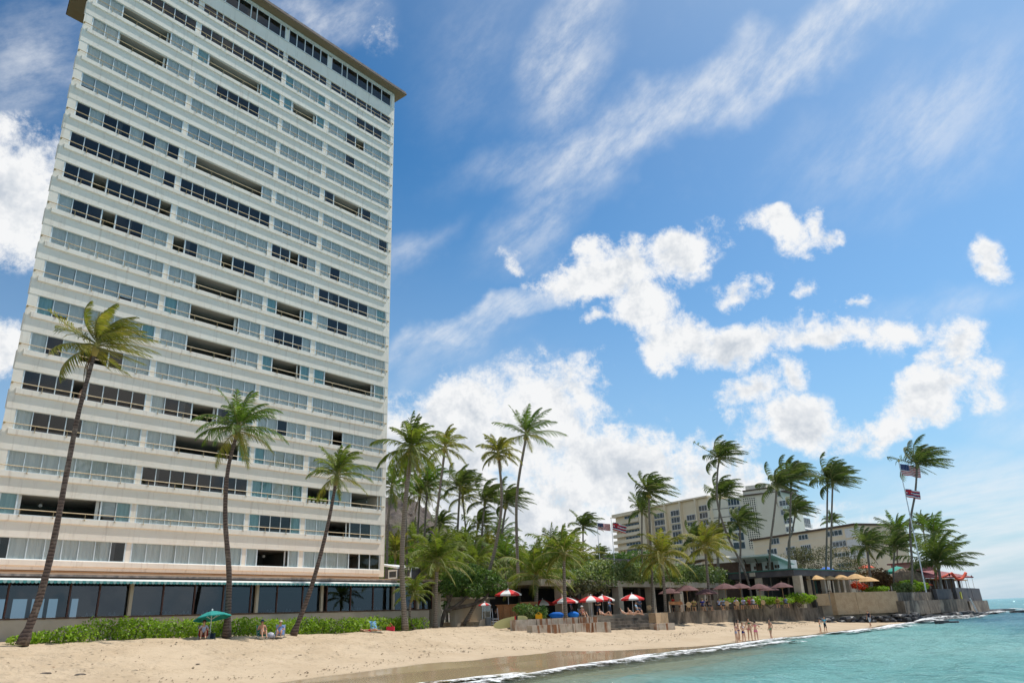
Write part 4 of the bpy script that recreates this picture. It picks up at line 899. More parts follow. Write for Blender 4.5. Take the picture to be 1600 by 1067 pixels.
palm('lime palm filling the gap left of the thick leaning trunk', [(724, 900), (724, 858)], 100, 3.8, 16, 'pf_lime', .15, 1.0, .2, .16, 'trunk', 29, 22, .085, 0, elmin=-10)
for i_, (x_, y_, y2_, D_, L_, lf_, lb_) in enumerate([(660, 960, 905, 84, 3.6, 'pf_lime', 'lime palm low behind the hedge end and the young palm'), (698, 930, 868, 104, 4.2, 'pf_lime', 'feathery lime palm under the slanting palm trunk'), (760, 930, 862, 106, 4.2, 'pf_gold', 'golden feathery palm left of the tallest middle palm'), (815, 945, 900, 88, 3.8, 'pf_lime', 'lime palm crouched behind the striped kiosk umbrella'), (720, 950, 915, 86, 3.2, 'pf_lime', 'low lime palm beneath the spreading tree'), (645, 900, 850, 118, 4.4, 'pf_lime', 'bright palm between the tower and the ridge foot'), (778, 900, 845, 122, 4.4, 'pf_green', 'green palm low behind the leaning grey trunk'), (860, 935, 868, 98, 4.2, 'pf_lime', 'lime palm behind the stout young palm'), (902, 930, 880, 108, 3.8, 'pf_gold', 'gold-tinged palm at the left end of the vine')]):
    palm(lb_, [(x_, y_), (x_ + 1, (y_ + y2_) / 2), (x_ + 2, y2_)], D_, L_, 16, lf_, .15, 1.0, .2, .16, 'trunk', 200 + i_, 22, .085, 0, elmin=-20, elmax=85)
# in front of the hotel, blown by the wind
palm('tall wind-blown palm at the left end of the hotel', [(1020, 955), (1018, 880), (1015, 820), (1014, 772)], 92, 3.7, 22, 'pf_wind', .75, .75, .2, .14, 'trunk', 40, 26, .08, 0, elmin=-35, coco=4)
palm('thin palm behind the tall one at the hotel end', [(1004, 900), (1003, 850), (1003, 800)], 120, 3.8, 14, 'pf_wind', .4, .9, .16, .13, 'trunk', 41, 20, .09, 0)
palm('young palm with yellow stalks and hanging fronds by the sea wall', [(1040, 955), (1038, 920), (1034, 874)], 88.5, 4.2, 20, 'pf_gold', .2, 1.1, .22, .18, 'trunk', 42, 26, .08, 1, elmin=-30, elmax=86, rach='rachis_y')
palm('pale-trunked gold palm standing on the sea wall terrace', [(1110, 950), (1106, 905), (1102, 858)], 96.5, 3.7, 18, 'pf_gold', .25, 1.0, .3, .16, 'trunk', 43, 26, .08, 1, elmin=-20, elmax=86, rach='rachis_y')
palm('small round dark palm between the gold ones', [(1084, 900), (1084, 845)], 120, 3.2, 18, 'pf_wind', .6, .9, .18, .15, 'trunk', 44, 20, .09, 0)
palm('yellowing palm right of the pale-trunked gold palm', [(1122, 905), (1121, 845)], 118, 3.6, 15, 'pf_gold', .3, 1.1, .18, .15, 'trunk', 45, 20, .09, 0)
palm('tall wind-swept palm with trunk curving in front of the hotel', [(1171, 915), (1158, 880), (1136, 835), (1121, 785), (1121, 740), (1124, 718)], 112, 4.3, 22, 'pf_wind', .95, .6, .22, .14, 'trunk', 46, 26, .08, 0, elmin=-30)
palm('wind-swept palm halfway up the hotel front', [(1123, 890), (1123, 830), (1125, 776)], 118, 4.1, 20, 'pf_wind', .9, .65, .17, .13, 'trunk', 47, 24, .085, 0)
palm('lower wind-swept palm before the pierced screen of the hotel', [(1156, 900), (1157, 860), (1156, 820)], 112, 3.6, 20, 'pf_wind', .85, .7, .18, .14, 'trunk', 48, 24, .085, 0, elmin=-35)
palm('tall palm with bowed trunk and browning crown', [(1204, 915), (1203, 860), (1210, 800), (1214, 762)], 113, 4.2, 20, 'pf_wind', .9, .65, .22, .15, 'trunk', 49, 24, .08, 1, elmin=-25)
palm('straight-trunked palm right of the bowed one', [(1232, 915), (1234, 840), (1236, 752)], 115, 4.6, 22, 'pf_wind', .95, .6, .2, .14, 'trunk', 50, 24, .085, 0, elmin=-25)
palm('short wind-swept palm beside the lower hotel wing', [(1232, 860), (1238, 830), (1243, 802)], 122, 3.6, 20, 'pf_wind', .9, .75, .16, .14, 'trunk', 51, 22, .09, 0)
palm('left one of the twin tall palms on the terrace', [(1291, 905), (1292, 830), (1293, 748)], 128, 4.3, 18, 'pf_wind', .7, .75, .2, .15, 'trunk', 52, 24, .085, 0, elmin=-20)
palm('right one of the twin tall palms on the terrace', [(1299, 905), (1299, 830), (1301, 756)], 126, 5.0, 24, 'pf_wind', .95, .55, .22, .15, 'trunk', 53, 26, .085, 0, elmin=-25)
palm('far small palm above the lower hotel wing', [(1299, 840), (1300, 816)], 230, 4.0, 12, 'pf_wind', .3, .9, .2, .16, 'trunk', 54, 16, .14, 0)
# out on the point
palm('wind-blown palm with thick husk at the right end of the hotel', [(1362, 915), (1358, 885), (1355, 856)], 138, 4.6, 20, 'pf_wind', .8, .8, .26, .2, 'trunk', 55, 24, .1, 1, elmin=-35)
palm('palm with flat spreading crown on the point', [(1398, 925), (1396, 890), (1398, 858)], 142, 4.8, 20, 'pf_wind', .6, .8, .22, .16, 'trunk', 56, 24, .1, 0, elmin=-20)
palm('upright palm behind the flat-crowned one', [(1405, 900), (1402, 870), (1402, 835)], 170, 4.8, 16, 'pf_green', .3, .8, .2, .16, 'trunk', 57, 20, .11, 0, elmin=5)
palm('tallest wind-swept palm on the point beside the flagpole', [(1424, 930), (1425, 880), (1422, 820), (1430, 770), (1433, 728)], 140, 6.0, 22, 'pf_wind', 1.0, .55, .28, .17, 'trunk', 58, 26, .1, 0, elmin=-25)
palm('slim palm with small ball crown far out on the point', [(1449, 880), (1446, 850), (1442, 822)], 180, 3.8, 14, 'pf_wind', .3, .9, .16, .14, 'trunk', 59, 18, .12, 0)
palm('big low palm with long stiff fronds at the tip of the point', [(1470, 930), (1469, 905), (1466, 884)], 150, 7.2, 22, 'pf_wind', .35, .5, .3, .24, 'trunk', 60, 30, .12, 1, elmin=-12, elmax=80, rach='rachis')
palm('palm behind the big low one on the point', [(1462, 910), (1461, 870), (1459, 838)], 165, 5.0, 16, 'pf_green', .3, .8, .22, .18, 'trunk', 61, 20, .11, 0, elmin=0)

# leaf masses
MT['lf_hedge'] = leafmat('hedge_leaf', [(.15, .26, .02), (.22, .36, .03), (.32, .44, .06), (.11, .20, .018)], trans=.32, rough=.4)
MT['lf_dark'] = leafmat('dark_leaf', [(.045, .09, .02), (.08, .15, .035), (.14, .22, .06), (.06, .11, .028)], trans=.28)
MT['lf_grey'] = leafmat('grey_leaf', [(.07, .085, .04), (.12, .13, .07), (.18, .17, .10), (.06, .06, .035)], trans=.2, rough=.6)
MT['lf_vine'] = leafmat('vine_leaf', [(.10, .16, .05), (.18, .25, .08), (.32, .36, .16), (.12, .145, .055)], trans=.22, rough=.45)
MT['lf_dry'] = leafmat('dry_leaf', [(.12, .06, .035), (.17, .10, .05), (.09, .05, .03)], trans=.15, rough=.7)
MT['lf_red'] = leafmat('red_flower', [(.5, .05, .02), (.6, .10, .03), (.4, .03, .03)], trans=.2, rough=.6)
def leaves(blobs, count, size, seed, mat, name, parent=None, flat=.4, shell=.55):
    """leaf-sized faces spread through ellipsoids (x,y,z,rx,ry,rz)"""
    rng = np.random.default_rng(seed); bl = np.array(blobs, float); vol = bl[:, 3] * bl[:, 4] * bl[:, 5]; vol = vol ** .75
    ch = rng.choice(len(bl), count, p=vol / vol.sum()); d = rng.normal(size=(count, 3)); d /= np.linalg.norm(d, axis=1)[:, None]
    rad = shell + (1 - shell) * rng.random(count) ** .5; rad *= 1 + .16 * (fbm2(d[:, 0] * 3 + ch * 7.1, d[:, 2] * 3 + d[:, 1] * 2, seed, 3) - .5) * 2
    P = bl[ch, :3] + d * rad[:, None] * bl[ch, 3:6]
    nrm = d * .6 + rng.normal(size=(count, 3)) * .6 + np.array([0, 0, flat]); nrm /= np.linalg.norm(nrm, axis=1)[:, None]
    u = np.cross(nrm, rng.normal(size=(count, 3))); u /= np.linalg.norm(u, axis=1)[:, None]; v = np.cross(nrm, u)
    sz = size * rng.uniform(.6, 1.35, count)[:, None]
    V = np.stack([P - u * sz, P - v * sz * .5 + nrm * sz * .08, P + u * sz, P + v * sz * .5 + nrm * sz * .08], 1).reshape(-1, 3)
    F = np.arange(count * 4).reshape(-1, 4)
    return link(name, fast_mesh(name, V, F, mat), parent)
def stems(pairs, name, parent, mat='bark', r=.05):
    b = MB()
    for a, c in pairs:
        a = np.array(a, float); c = np.array(c, float); mid = (a + c) / 2 + np.array([random.uniform(-.1, .1), random.uniform(-.1, .1), .05])
        b.tube([a, mid, c], [r, r * .75, r * .4], 5)
    return b.build(name, MT[mat], parent)
def hedge(label, s0, s1, nf, nb, zt0, zt1, seed, per=420):
    L = s1 - s0; th = thing('hedge', W((s0 + s1) / 2, (nf + nb) / 2, float(terr_sn((s0 + s1) / 2, nf))), label, 'hedge', world=True)
    bl = []; rng = np.random.default_rng(seed); s = s0; prs = []
    while s < s1:
        q = (s - s0) / L; zt = zt0 + (zt1 - zt0) * q + rng.uniform(-.10, .10); zb = float(terr_sn(s, nf))
        for nn_ in (nf + .55, (nf + nb) / 2 + .2):
            c = W(s + rng.uniform(-.2, .2), nn_ + rng.uniform(-.15, .15), (zt + zb) / 2 - .03); bl.append((*c, .62, .62, (zt - zb) / 2 + .06))
        prs.append((W(s, nf + .7, zb - .1), W(s + .2, nf + .6, zt - .3))); s += .55
    leaves(bl, int(per * L), .10, seed, MT['lf_hedge'], 'foliage', th, shell=.5)
    stems(prs, 'stem', th, r=.035)
    return th
hedge('long bright green clipped hedge along the foot of the glass restaurant', 21.2, 41.6, 47.4, 49.6, 3.42, 2.98, 51, 520)
hedge('shorter bright green hedge right of the blue folding chair', 42.6, 48.6, 48.2, 50.2, 3.02, 2.85, 52, 480)
hedge('small low clump of hedge left of the tallest front palm', 16.9, 18.6, 47.2, 48.4, 2.75, 2.8, 53, 420)
hedge('small leafy shrub at the foot of the tallest front palm', 19.0, 20.6, 46.6, 47.8, 3.1, 3.2, 54, 420)
def tree(label, foot, blobs, cnt, size, seed, mat, branches, cat='tree', name='broadleaf_tree', r=.16):
    th = thing(name, foot, label, cat, world=True)
    b = MB()
    for br in branches: b.tube(spline(br, 8), list(np.linspace(r, r * .35, 8)), 6)
    b.build('trunk', MT['bark'], th, smooth=True)
    leaves(blobs, cnt, size, seed, MT[mat], 'crown', th)
    return th
# spreading sea-grape tree by the restaurant corner
D = 76; q = lambda x, y, d=D: atd(x, y, d)
f = q(688, 978); f[2] = terr(f)
tree('spreading broadleaf tree with dark twisted branches by the restaurant corner', f,
     [(*q(712, 905, 76), 1.6, 1.6, 1.0), (*q(735, 898, 77), 1.6, 1.6, 1.1), (*q(758, 905, 76), 1.5, 1.5, 1.0), (*q(775, 915, 76), 1.1, 1.3, .9), (*q(700, 915, 75), 1.2, 1.3, .8), (*q(745, 922, 75), 1.2, 1.2, .7), (*q(724, 920, 77), 1.2, 1.2, .7)],
     5200, .14, 61, 'lf_dark', [[f, q(695, 955), q(702, 940), q(712, 912)], [q(696, 955), q(715, 945), q(735, 925), q(748, 908)], [q(703, 950), q(735, 945), q(757, 935), q(770, 915)], [q(702, 940), q(699, 925), q(700, 910)]], r=.24)
def bush(label, px, py, D, rx, rz, cnt, size, seed, mat, zfoot=None, ry=None, name='bush'):
    c = atd(px, py, D); zf = zfoot if zfoot is not None else max(terr(c), 2.0)
    th = thing(name, (c[0], c[1], zf), label, 'bush', world=True); rng = np.random.default_rng(seed)
    bl = []
    for i in range(7): bl.append((c[0] + rng.uniform(-.6, .6) * rx, c[1] + rng.uniform(-.6, .6) * (ry or rx), c[2] + rng.uniform(-.5, .35) * rz, rx * rng.uniform(.4, .65), (ry or rx) * rng.uniform(.4, .65), rz * rng.uniform(.4, .6)))
    leaves(bl, cnt, size, seed, MT[mat], 'foliage', th)
    stems([((c[0] + rng.uniform(-.3, .3) * rx, c[1], zf), (c[0] + rng.uniform(-.6, .6) * rx, c[1] + rng.uniform(-.3, .3), c[2] + rng.uniform(-.2, .3) * rz)) for _ in range(5)], 'stem', th)
    return th
bush('dark thicket behind the leaning palm trunk', 735, 930, 100, 5, 3.2, 5200, .22, 71, 'lf_dark')
bush('dark green thicket behind the kiosk', 800, 925, 104, 6, 3.2, 6000, .22, 72, 'lf_dark')
bush('olive thicket under the slanting palm trunks', 665, 890, 112, 6, 4.0, 6000, .24, 73, 'lf_vine')
bush('yellow-green shrubbery right of the tower base', 630, 880, 108, 4, 4.0, 4200, .24, 74, 'lf_hedge')
bush('dark shrubbery below the rocky ridge', 705, 868, 124, 7, 3.6, 5600, .26, 75, 'lf_dark')
bush('green thicket under the tallest middle palm', 770, 885, 118, 7, 4.2, 6200, .26, 76, 'lf_vine')
bush('dark bush beside the kiosk counter', 830, 955, 72.5, 1.6, 1.1, 1900, .11, 77, 'lf_dark')
bush('small leafy bush left of the striped wall', 822, 958, 71.8, .9, .9, 900, .10, 78, 'lf_vine')
bush('trees massed behind the vine-covered roof', 860, 895, 116, 7, 3.4, 5600, .26, 79, 'lf_dark')
bush('far green trees behind the flagpoles', 950, 880, 150, 9, 3.2, 5200, .3, 80, 'lf_dark')

# ------------------------------------------------------------------ rocky ridge far behind
m, t, out = newmat('ridge_rock'); tcn = t.n('ShaderNodeTexCoord'); vec = tcn.outputs['Object']
mp = t.n('ShaderNodeMapping', i_Vector=vec); mp.inputs['Scale'].default_value = (1, 1, .55)
n1 = t.n('ShaderNodeTexNoise', i_Vector=mp.outputs[0], i_Scale=.05, i_Detail=10.0, i_Roughness=.68); n2 = t.n('ShaderNodeTexNoise', i_Vector=vec, i_Scale=.018, i_Detail=6.0)
cc = t.mix(t.ramp(n1.outputs['Fac'], .36, .64), (.065, .05, .045), (.17, .135, .105)); cc = t.mix(t.ramp(n2.outputs['Fac'], .5, .66), cc, (.12, .115, .055))
bp = t.n('ShaderNodeBump', i_Strength=1.0, i_Distance=9.0, i_Height=n1.outputs['Fac'])
b = t.n('ShaderNodeBsdfPrincipled', i_Base_Color=cc, i_Roughness=.95, i_Normal=bp.outputs[0]); t.link(b.outputs[0], out.inputs[0]); MT['ridge'] = m
DR = 900; crest = [(300, 800), (480, 790), (560, 772), (604, 776), (625, 776), (652, 782), (672, 800), (694, 822), (712, 836), (735, 850), (760, 868), (800, 895), (860, 930)]
xs = np.linspace(300, 860, 150); cy = np.interp(xs, [c[0] for c in crest], [c[1] for c in crest]); us = np.linspace(0, 1, 46)
XX, UU = np.meshgrid(xs, us, indexing='ij'); TP = np.array([atd(x, y, DR) for x, y in zip(xs, cy)])
hgt = (TP[:, 2:3] - 2) * (1 - UU) ** 1.25 + 2 + (fbm2(XX * .12, UU * 16 + 3, 9, 4) - .5) * 12 * np.minimum(1, (1 - UU) * 4)
jit = (fbm2(XX * .045, UU * 9, 3, 5) - .5) * 60 * np.minimum(1, UU * 5 + .1) * (1 - UU * .5); rr = (DR - UU * 330 + jit) / DR
V = np.stack([TP[:, 0:1] * rr, TP[:, 1:2] * rr, hgt], -1).reshape(-1, 3)
o = link('ridge', fast_mesh('ridge', V, gridf(len(xs), len(us)), MT['ridge'], smooth=True)); tag(o, 'brown rocky ridge behind the palms', None, None, 'structure')

# ------------------------------------------------------------------ sea walls and terraces
m, t, out = newmat('stained_concrete'); tcn = t.n('ShaderNodeTexCoord'); vec = tcn.outputs['Object']
mp = t.n('ShaderNodeMapping', i_Vector=vec); mp.inputs['Scale'].default_value = (1, 1, .35)
n1 = t.n('ShaderNodeTexNoise', i_Vector=mp.outputs[0], i_Scale=1.2, i_Detail=8.0, i_Roughness=.7); n2 = t.n('ShaderNodeTexNoise', i_Vector=vec, i_Scale=.35, i_Detail=5.0)
cc = t.mix(t.ramp(n1.outputs['Fac'], .36, .64), (.07, .055, .04), (.21, .165, .12)); cc = t.mix(t.ramp(n2.outputs['Fac'], .54, .7), cc, (.33, .27, .20))
bp = t.n('ShaderNodeBump', i_Strength=.8, i_Distance=.08, i_Height=n1.outputs['Fac'])
b = t.n('ShaderNodeBsdfPrincipled', i_Base_Color=cc, i_Roughness=.9, i_Normal=bp.outputs[0]); t.link(b.outputs[0], out.inputs[0]); MT['conc'] = m
m, t, out = newmat('rust_streaked_concrete'); tcn = t.n('ShaderNodeTexCoord'); vec = tcn.outputs['Object']
mp = t.n('ShaderNodeMapping', i_Vector=vec); mp.inputs['Scale'].default_value = (1, 1, .12)
n1 = t.n('ShaderNodeTexNoise', i_Vector=mp.outputs[0], i_Scale=1.9, i_Detail=5.0, i_Roughness=.6); n2 = t.n('ShaderNodeTexNoise', i_Vector=vec, i_Scale=2.5, i_Detail=7.0)
cc = t.mix(t.ramp(n2.outputs['Fac'], .35, .65), (.50, .42, .33), (.40, .33, .25)); cc = t.mix(t.ramp(n1.outputs['Fac'], .5, .6), cc, (.24, .10, .04))
bp = t.n('ShaderNodeBump', i_Strength=.5, i_Distance=.05, i_Height=n2.outputs['Fac'])
b = t.n('ShaderNodeBsdfPrincipled', i_Base_Color=cc, i_Roughness=.9, i_Normal=bp.outputs[0]); t.link(b.outputs[0], out.inputs[0]); MT['rust'] = m
MT['tanwall'] = pm('tan_stucco', (.42, .29, .17), (.50, .36, .22), rough=.9, scale=1.4, bump=.9, bscale=5)
MT['rock'] = pm('wet_rock', (.028, .03, .035), (.07, .07, .072), rough=.5, scale=1.2, bump=1.0, bscale=2.5)
MT['slate'] = pm('dark_parapet', (.075, .07, .075), (.11, .10, .10), rough=.8, scale=.8)
MT['terrace'] = pm('terrace_floor', (.34, .29, .22), (.26, .22, .17), rough=.9, scale=.8)
def wallstrip(name, label, pts, z0, z1, thick, mat, cat='wall', seg=7.0, jit=.035, top=None, parent=None):
    """a wall along (s,n) points made of cast lengths with slightly uneven faces"""
    c = W(*pts[len(pts) // 2], z0); th = tag(thing(name, c, label, cat, world=True), kind='thing') if parent is None else parent
    rng = np.random.default_rng(len(label))
    for (s0, n0), (s1, n1) in zip(pts[:-1], pts[1:]):
        L = math.hypot(s1 - s0, n1 - n0); k = max(1, int(L / seg))
        for i in range(k):
            a, e = i / k, (i + 1) / k; g = .012 / max(L / k, .1)
            j = rng.uniform(-jit, jit); zt = z1 + rng.uniform(-jit, jit) * .5
            p0 = (s0 + (s1 - s0) * (a + g), n0 + (n1 - n0) * (a + g) + j); p1 = (s0 + (s1 - s0) * (e - g), n0 + (n1 - n0) * (e - g) + j)
            b = MB(); bat = .12 * (z1 - z0) * .3
            b.hexa([W(p0[0], p0[1] - bat, z0), W(p1[0], p1[1] - bat, z0), W(p1[0], p1[1] + thick, z0), W(p0[0], p0[1] + thick, z0), W(p0[0], p0[1], zt), W(p1[0], p1[1], zt), W(p1[0], p1[1] + thick, zt), W(p0[0], p0[1] + thick, zt)])
            b.build('wall_block', MT[mat], th)
    if top:
        for (s0, n0), (s1, n1) in zip(pts[:-1], pts[1:]):
            b = MB(); b.hexa([W(s0, n0 - .1, z1 + .03), W(s1, n1 - .1, z1 + .03), W(s1, n1 + thick + .05, z1 + .03), W(s0, n0 + thick + .05, z1 + .03), W(s0, n0 - .1, z1 + .13), W(s1, n1 - .1, z1 + .13), W(s1, n1 + thick + .05, z1 + .13), W(s0, n0 + thick + .05, z1 + .13)]); b.build('coping', MT[top], th)
    return th
def slab_sn(name, pts, z0, z1, mat, label):
    b = MB(); b.prism([W(s, n, 0)[:2] for s, n in pts], z0, z1); o = b.build(name, MT[mat]); return tag(o, label, None, None, 'structure')
slab_sn('terrace', [(76.4, 41.1), (91.6, 39.8), (103.2, 37.4), (109.5, 36.2), (116, 60), (70, 60), (64.5, 44)], 1.2, 2.5, 'terrace', 'paved restaurant terrace behind the sea wall')
slab_sn('terrace', [(110.2, 36.0), (111, 34.4), (121.5, 29.0), (157, 27.2), (186, 28.2), (186, 70), (117, 70)], .6, 3.95, 'terrace', 'raised terrace on the point')
slab_sn('sand_terrace', [(53.4, 42.8), (62.6, 40.6), (64.4, 43.6), (70, 60), (57.5, 62), (56.5, 47)], 1.0, 2.34, 'sand', 'sandy terrace behind the rust-streaked wall')
wallstrip('sea_wall', 'low dark mottled concrete sea wall below the maroon umbrellas', [(76.4, 40.7), (91.6, 39.4)], .6, 2.57, .5, 'conc', top=None)
wallstrip('sea_wall', 'higher mottled concrete sea wall behind the bathers, right of the low one', [(91.6, 39.2), (103.2, 36.8), (112.2, 35.2)], .5, 3.05, .55, 'conc')
wallstrip('sea_wall', 'tall rough tan stucco sea wall on dark wet rock', [(111, 33.8), (121.5, 28.4)], 1.35, 4.18, .6, 'tanwall', seg=3.6)
wallstrip('sea_wall', 'short tan return wall joining the two sea wall lines', [(108.4, 36.6), (111.0, 34.5)], 2.6, 4.12, .5, 'tanwall')
wallstrip('sea_wall', 'grey upper sea wall right of the tan stucco wall', [(121.8, 28.7), (141, 27.6)], 2.7, 4.0, .6, 'conc')
wallstrip('sea_wall', 'projecting lower ledge of the sea wall toward the point', [(121.0, 27.6), (157, 25.7)], .9, 2.82, 1.0, 'conc', seg=12, jit=.02)
wallstrip('sea_wall', 'dark slate parapet on the point, left of the gap', [(140.5, 27.0), (151.5, 26.8)], 2.85, 4.45, .5, 'slate')
wallstrip('sea_wall', 'dark slate parapet at the very tip of the point', [(155, 26.7), (184, 27.4)], 2.4, 4.7, .5, 'slate', seg=5)
wallstrip('sea_wall', 'stepped concrete buttress at the tip of the point', [(160, 25.9), (186, 26.8)], -.2, 2.4, .9, 'conc', seg=9, jit=.08)
LA, LB = sn(onn(831, 982, 40.8)), sn(onn(955, 980, 38.6)); zlo, zhi = 1.92, 2.40
wallstrip('sea_wall', 'rust-streaked concrete block wall on the sand, lower tier', [LA, LB], .6, zlo, .55, 'rust', seg=2.0)
wallstrip('sea_wall', 'rust-streaked concrete block wall, upper tier behind the lower one', [(LA[0] - .4, LA[1] + 1.5), (LB[0] + .2, LB[1] + 1.5)], .8, zhi, .5, 'rust', seg=2.0)
wallstrip('sea_wall', 'pale concrete end block of the mottled sea wall', [(71.8, 39.6), (75.9, 40.4)], .6, 2.50, .8, 'tanwall', seg=5)
wallstrip('sea_wall', 'small pale concrete step block on the sand', [(68.6, 37.9), (71.3, 37.3)], .5, 1.55, .7, 'rust', seg=4)
for i in range(4):
    wallstrip('beach_step', ['lowest', 'second', 'third', 'topmost'][i] + ' of the worn grey steps beside the rust-streaked wall', [(63.4, 39.6 + i * .8), (70.6, 38.2 + i * .8)], .6, 1.32 + .28 * i, .75, 'conc', 'step', seg=7, jit=.03)
def rocks(label, s0, s1, n, zc, count, size, seed, group=None):
    rng = np.random.default_rng(seed)
    th = thing('rock_footing', W((s0 + s1) / 2, n, 0), label, 'rocks', world=True)
    for i in range(count):
        s = s0 + (s1 - s0) * (i + rng.random()) / count; b = MB(); k = 7; prof = [(.05, -.8), (.8, -.5), (1.0, .0), (.75, .5), (.05, .62)]
        sc_ = size * rng.uniform(.6, 1.4); base = W(s, n(s) + rng.uniform(-.4, .5) if callable(n) else n + rng.uniform(-.5, .5), zc + rng.uniform(-.2, .25))
        b.lathe(prof, k); b.v = [tuple(base + np.array([x * sc_ * rng.uniform(.85, 1.2), y * sc_ * rng.uniform(.85, 1.2), z * sc_ * .7 + rng.uniform(-.05, .05)])) for x, y, z in b.v]
        b.build('rock', MT['rock'], th)
wl = lambda s: float(np.interp(s, [103, 111, 121.5, 157, 186], [35.9, 33.3, 27.4, 25.2, 26.0]))
def rocks2(label, s0, s1, zc, count, size, seed):
    rng = np.random.default_rng(seed); th = thing('rock_footing', W((s0 + s1) / 2, wl((s0 + s1) / 2), 0), label, 'rocks', world=True)
    for i in range(count):
        s = s0 + (s1 - s0) * (i + rng.random()) / count; b = MB(); b.lathe([(.05, -.8), (.85, -.5), (1.0, .0), (.8, .45), (.05, .6)], 7)
        sc_ = size * rng.uniform(.6, 1.3); base = W(s, wl(s) - rng.uniform(0, .9), zc + rng.uniform(-.5, .25))
        b.v = [tuple(base + np.array([x * sc_ * rng.uniform(.8, 1.25), y * sc_ * rng.uniform(.8, 1.25), z * sc_ * .75])) for x, y, z in b.v]; b.build('rock', MT['rock'], th)
rocks2('dark wet rocks at the foot of the tan sea wall', 105, 122, .75, 46, .62, 3)
rocks2('dark wet rocks along the foot of the ledge toward the point', 122, 158, .35, 70, .75, 4)
rocks2('dark rocks below the stepped buttress at the tip', 158, 188, .0, 30, .9, 5)
for i, (px, py, ln, lb) in enumerate([(1535, 957, 11, 'broken concrete slab in the surf at the foot of the point'), (1560, 951, 12, 'second broken slab further out past the tip of the point'), (1472, 972, 3.2, 'small dark rock awash in front of the ledge'), (1490, 971, 2.2, 'smaller dark rock awash right of the first one'), (1592, 955, 7, 'dark slab at the right edge of the picture')]):
    D = 2.5 / (-(ray(px, py)[2]) / math.hypot(*ray(px, py)[:2])); D = min(max(D, 60), 210); c = atd(px, py, D); b = MB(); rng = np.random.default_rng(i); k = 8
    out_ = [(ln * .5 * math.cos(a) * rng.uniform(.8, 1.1), ln * .26 * math.sin(a) * rng.uniform(.7, 1.1)) for a in np.linspace(0, 6.28, k, endpoint=False)]
    b.prism([(c[0] + x * T[0] - y * T[1], c[1] + x * T[1] + y * T[0]) for x, y in out_], -.6, .42 if ln > 3 else .28); tag(b.build('sea_rock', MT['rock']), lb, 'rock')

# ------------------------------------------------------------------ facades laid out on vertical planes
class Plane:
    """vertical plane through two picture columns at given distances"""
    def __init__(s, px0, D0, px1, D1):
        s.a = atd(px0, 900, D0); s.b = atd(px1, 900, D1); d = s.b - s.a; d[2] = 0; s.L = np.linalg.norm(d); s.t = d / s.L; s.n = np.array([-s.t[1], s.t[0], 0])   # n points away from the camera for left-to-right
        if s.n @ s.a < 0: s.n = -s.n
    def hit(s, px, py):
        r = ray(px, py); k = ((s.a - CAM) @ s.n) / (r @ s.n); P = CAM + r * k; return float((P - s.a) @ s.t), float(P[2])
    def P(s, u, v, z): q = s.a + s.t * u + s.n * v; return np.array([q[0], q[1], z])
    def box(s, mb, u0, u1, v0, v1, z0, z1, m=0): return mb.box(u0, u1, v0, v1, z0, z1, m, s.P)
MT['hotel'] = pm('hotel_cream', (.84, .70, .50), (.88, .75, .56), rough=.85, scale=.2)
MT['hotel2'] = pm('hotel_pale', (.80, .74, .60), (.84, .79, .66), rough=.85, scale=.2)
MT['hglass'] = glassmat('hotel_glass', (.35, .38, .40), refl=.02, gcol=(.8, .85, .9))
MT['hback'] = pm('hotel_curtain', (.10, .12, .14), (.30, .34, .36), rough=.8, scale=.9, lo=.45, hi=.6)
MT['hblue'] = pm('hotel_blue_panel', (.28, .50, .52), rough=.5)
def hwin(pl, root, u0, u1, z0, z1, mull=2, rail=False, fm='white', back='hback', v=0.0):
    b = MB(); f = .10
    pl.box(b, u0, u1, v - .06, v + .10, z0 - .05, z0 + f); pl.box(b, u0, u1, v - .06, v + .10, z1 - f, z1 + .05)
    for i in range(mull + 1):
        x = u0 + (u1 - u0) * i / mull; x = min(max(x, u0 + f / 2), u1 - f / 2); pl.box(b, x - f / 2, x + f / 2, v - .055, v + .09, z0 + f, z1 - f)
    w_ = b.build('window', MT[fm], root)
    for i in range(mull):
        x0 = u0 + (u1 - u0) * i / mull + f / 2 + .01; x1 = u0 + (u1 - u0) * (i + 1) / mull - f / 2 - .01
        g = MB(); pl.box(g, x0, x1, v + .0, v + .02, z0 + f + .01, z1 - f - .01); g.build('pane', MT['hglass'], w_)
    g = MB(); pl.box(g, u0 + .05, u1 - .05, v + .12, v + .16, z0 + .02, z1 - .02); g.build('curtain', MT[back], w_)
    if rail:
        g = MB(); n = max(6, int((u1 - u0) / .35))
        for i in range(n + 1): x = u0 + (u1 - u0) * i / n; pl.box(g, x - .02, x + .02, v - .5, v - .46, z0, z0 + .95)
        pl.box(g, u0, u1, v - .52, v - .44, z0 + .95, z0 + 1.02); pl.box(g, u0, u1, v - .55, v - .07, z0 - .16, z0 - .06); g.build('balcony_rail', MT['white'], w_)
    return w_
ht = thing('hotel', atd(1120, 900, 262) * np.array([1, 1, 0]) + np.array([0, 0, 2]), 'long cream multi-storey hotel with window bays and flat roof behind the palms', 'building', world=True)
pm_ = Plane(1019, 277, 1120, 257); zr = pm_.hit(1068, 782)[1]
b = MB(); pm_.box(b, 0, pm_.L, .35, 16, 2, zr - .3); b.build('wall', MT['hotel'], ht)
b = MB(); pm_.box(b, -.5, pm_.L + .3, -.6, 16.5, zr - .25, zr + .25); rf = b.build('roof', MT['hotel'], ht)
rows = [pm_.hit(1104, y)[1] for y in (788, 799.6, 811.3, 823, 834.7, 846.4, 858.1, 869.8)]; rh = rows[0] - rows[1]
cols = [(1023.5, 1042), (1050, 1067), (1074.7, 1091.2), (1095.5, 1113)]
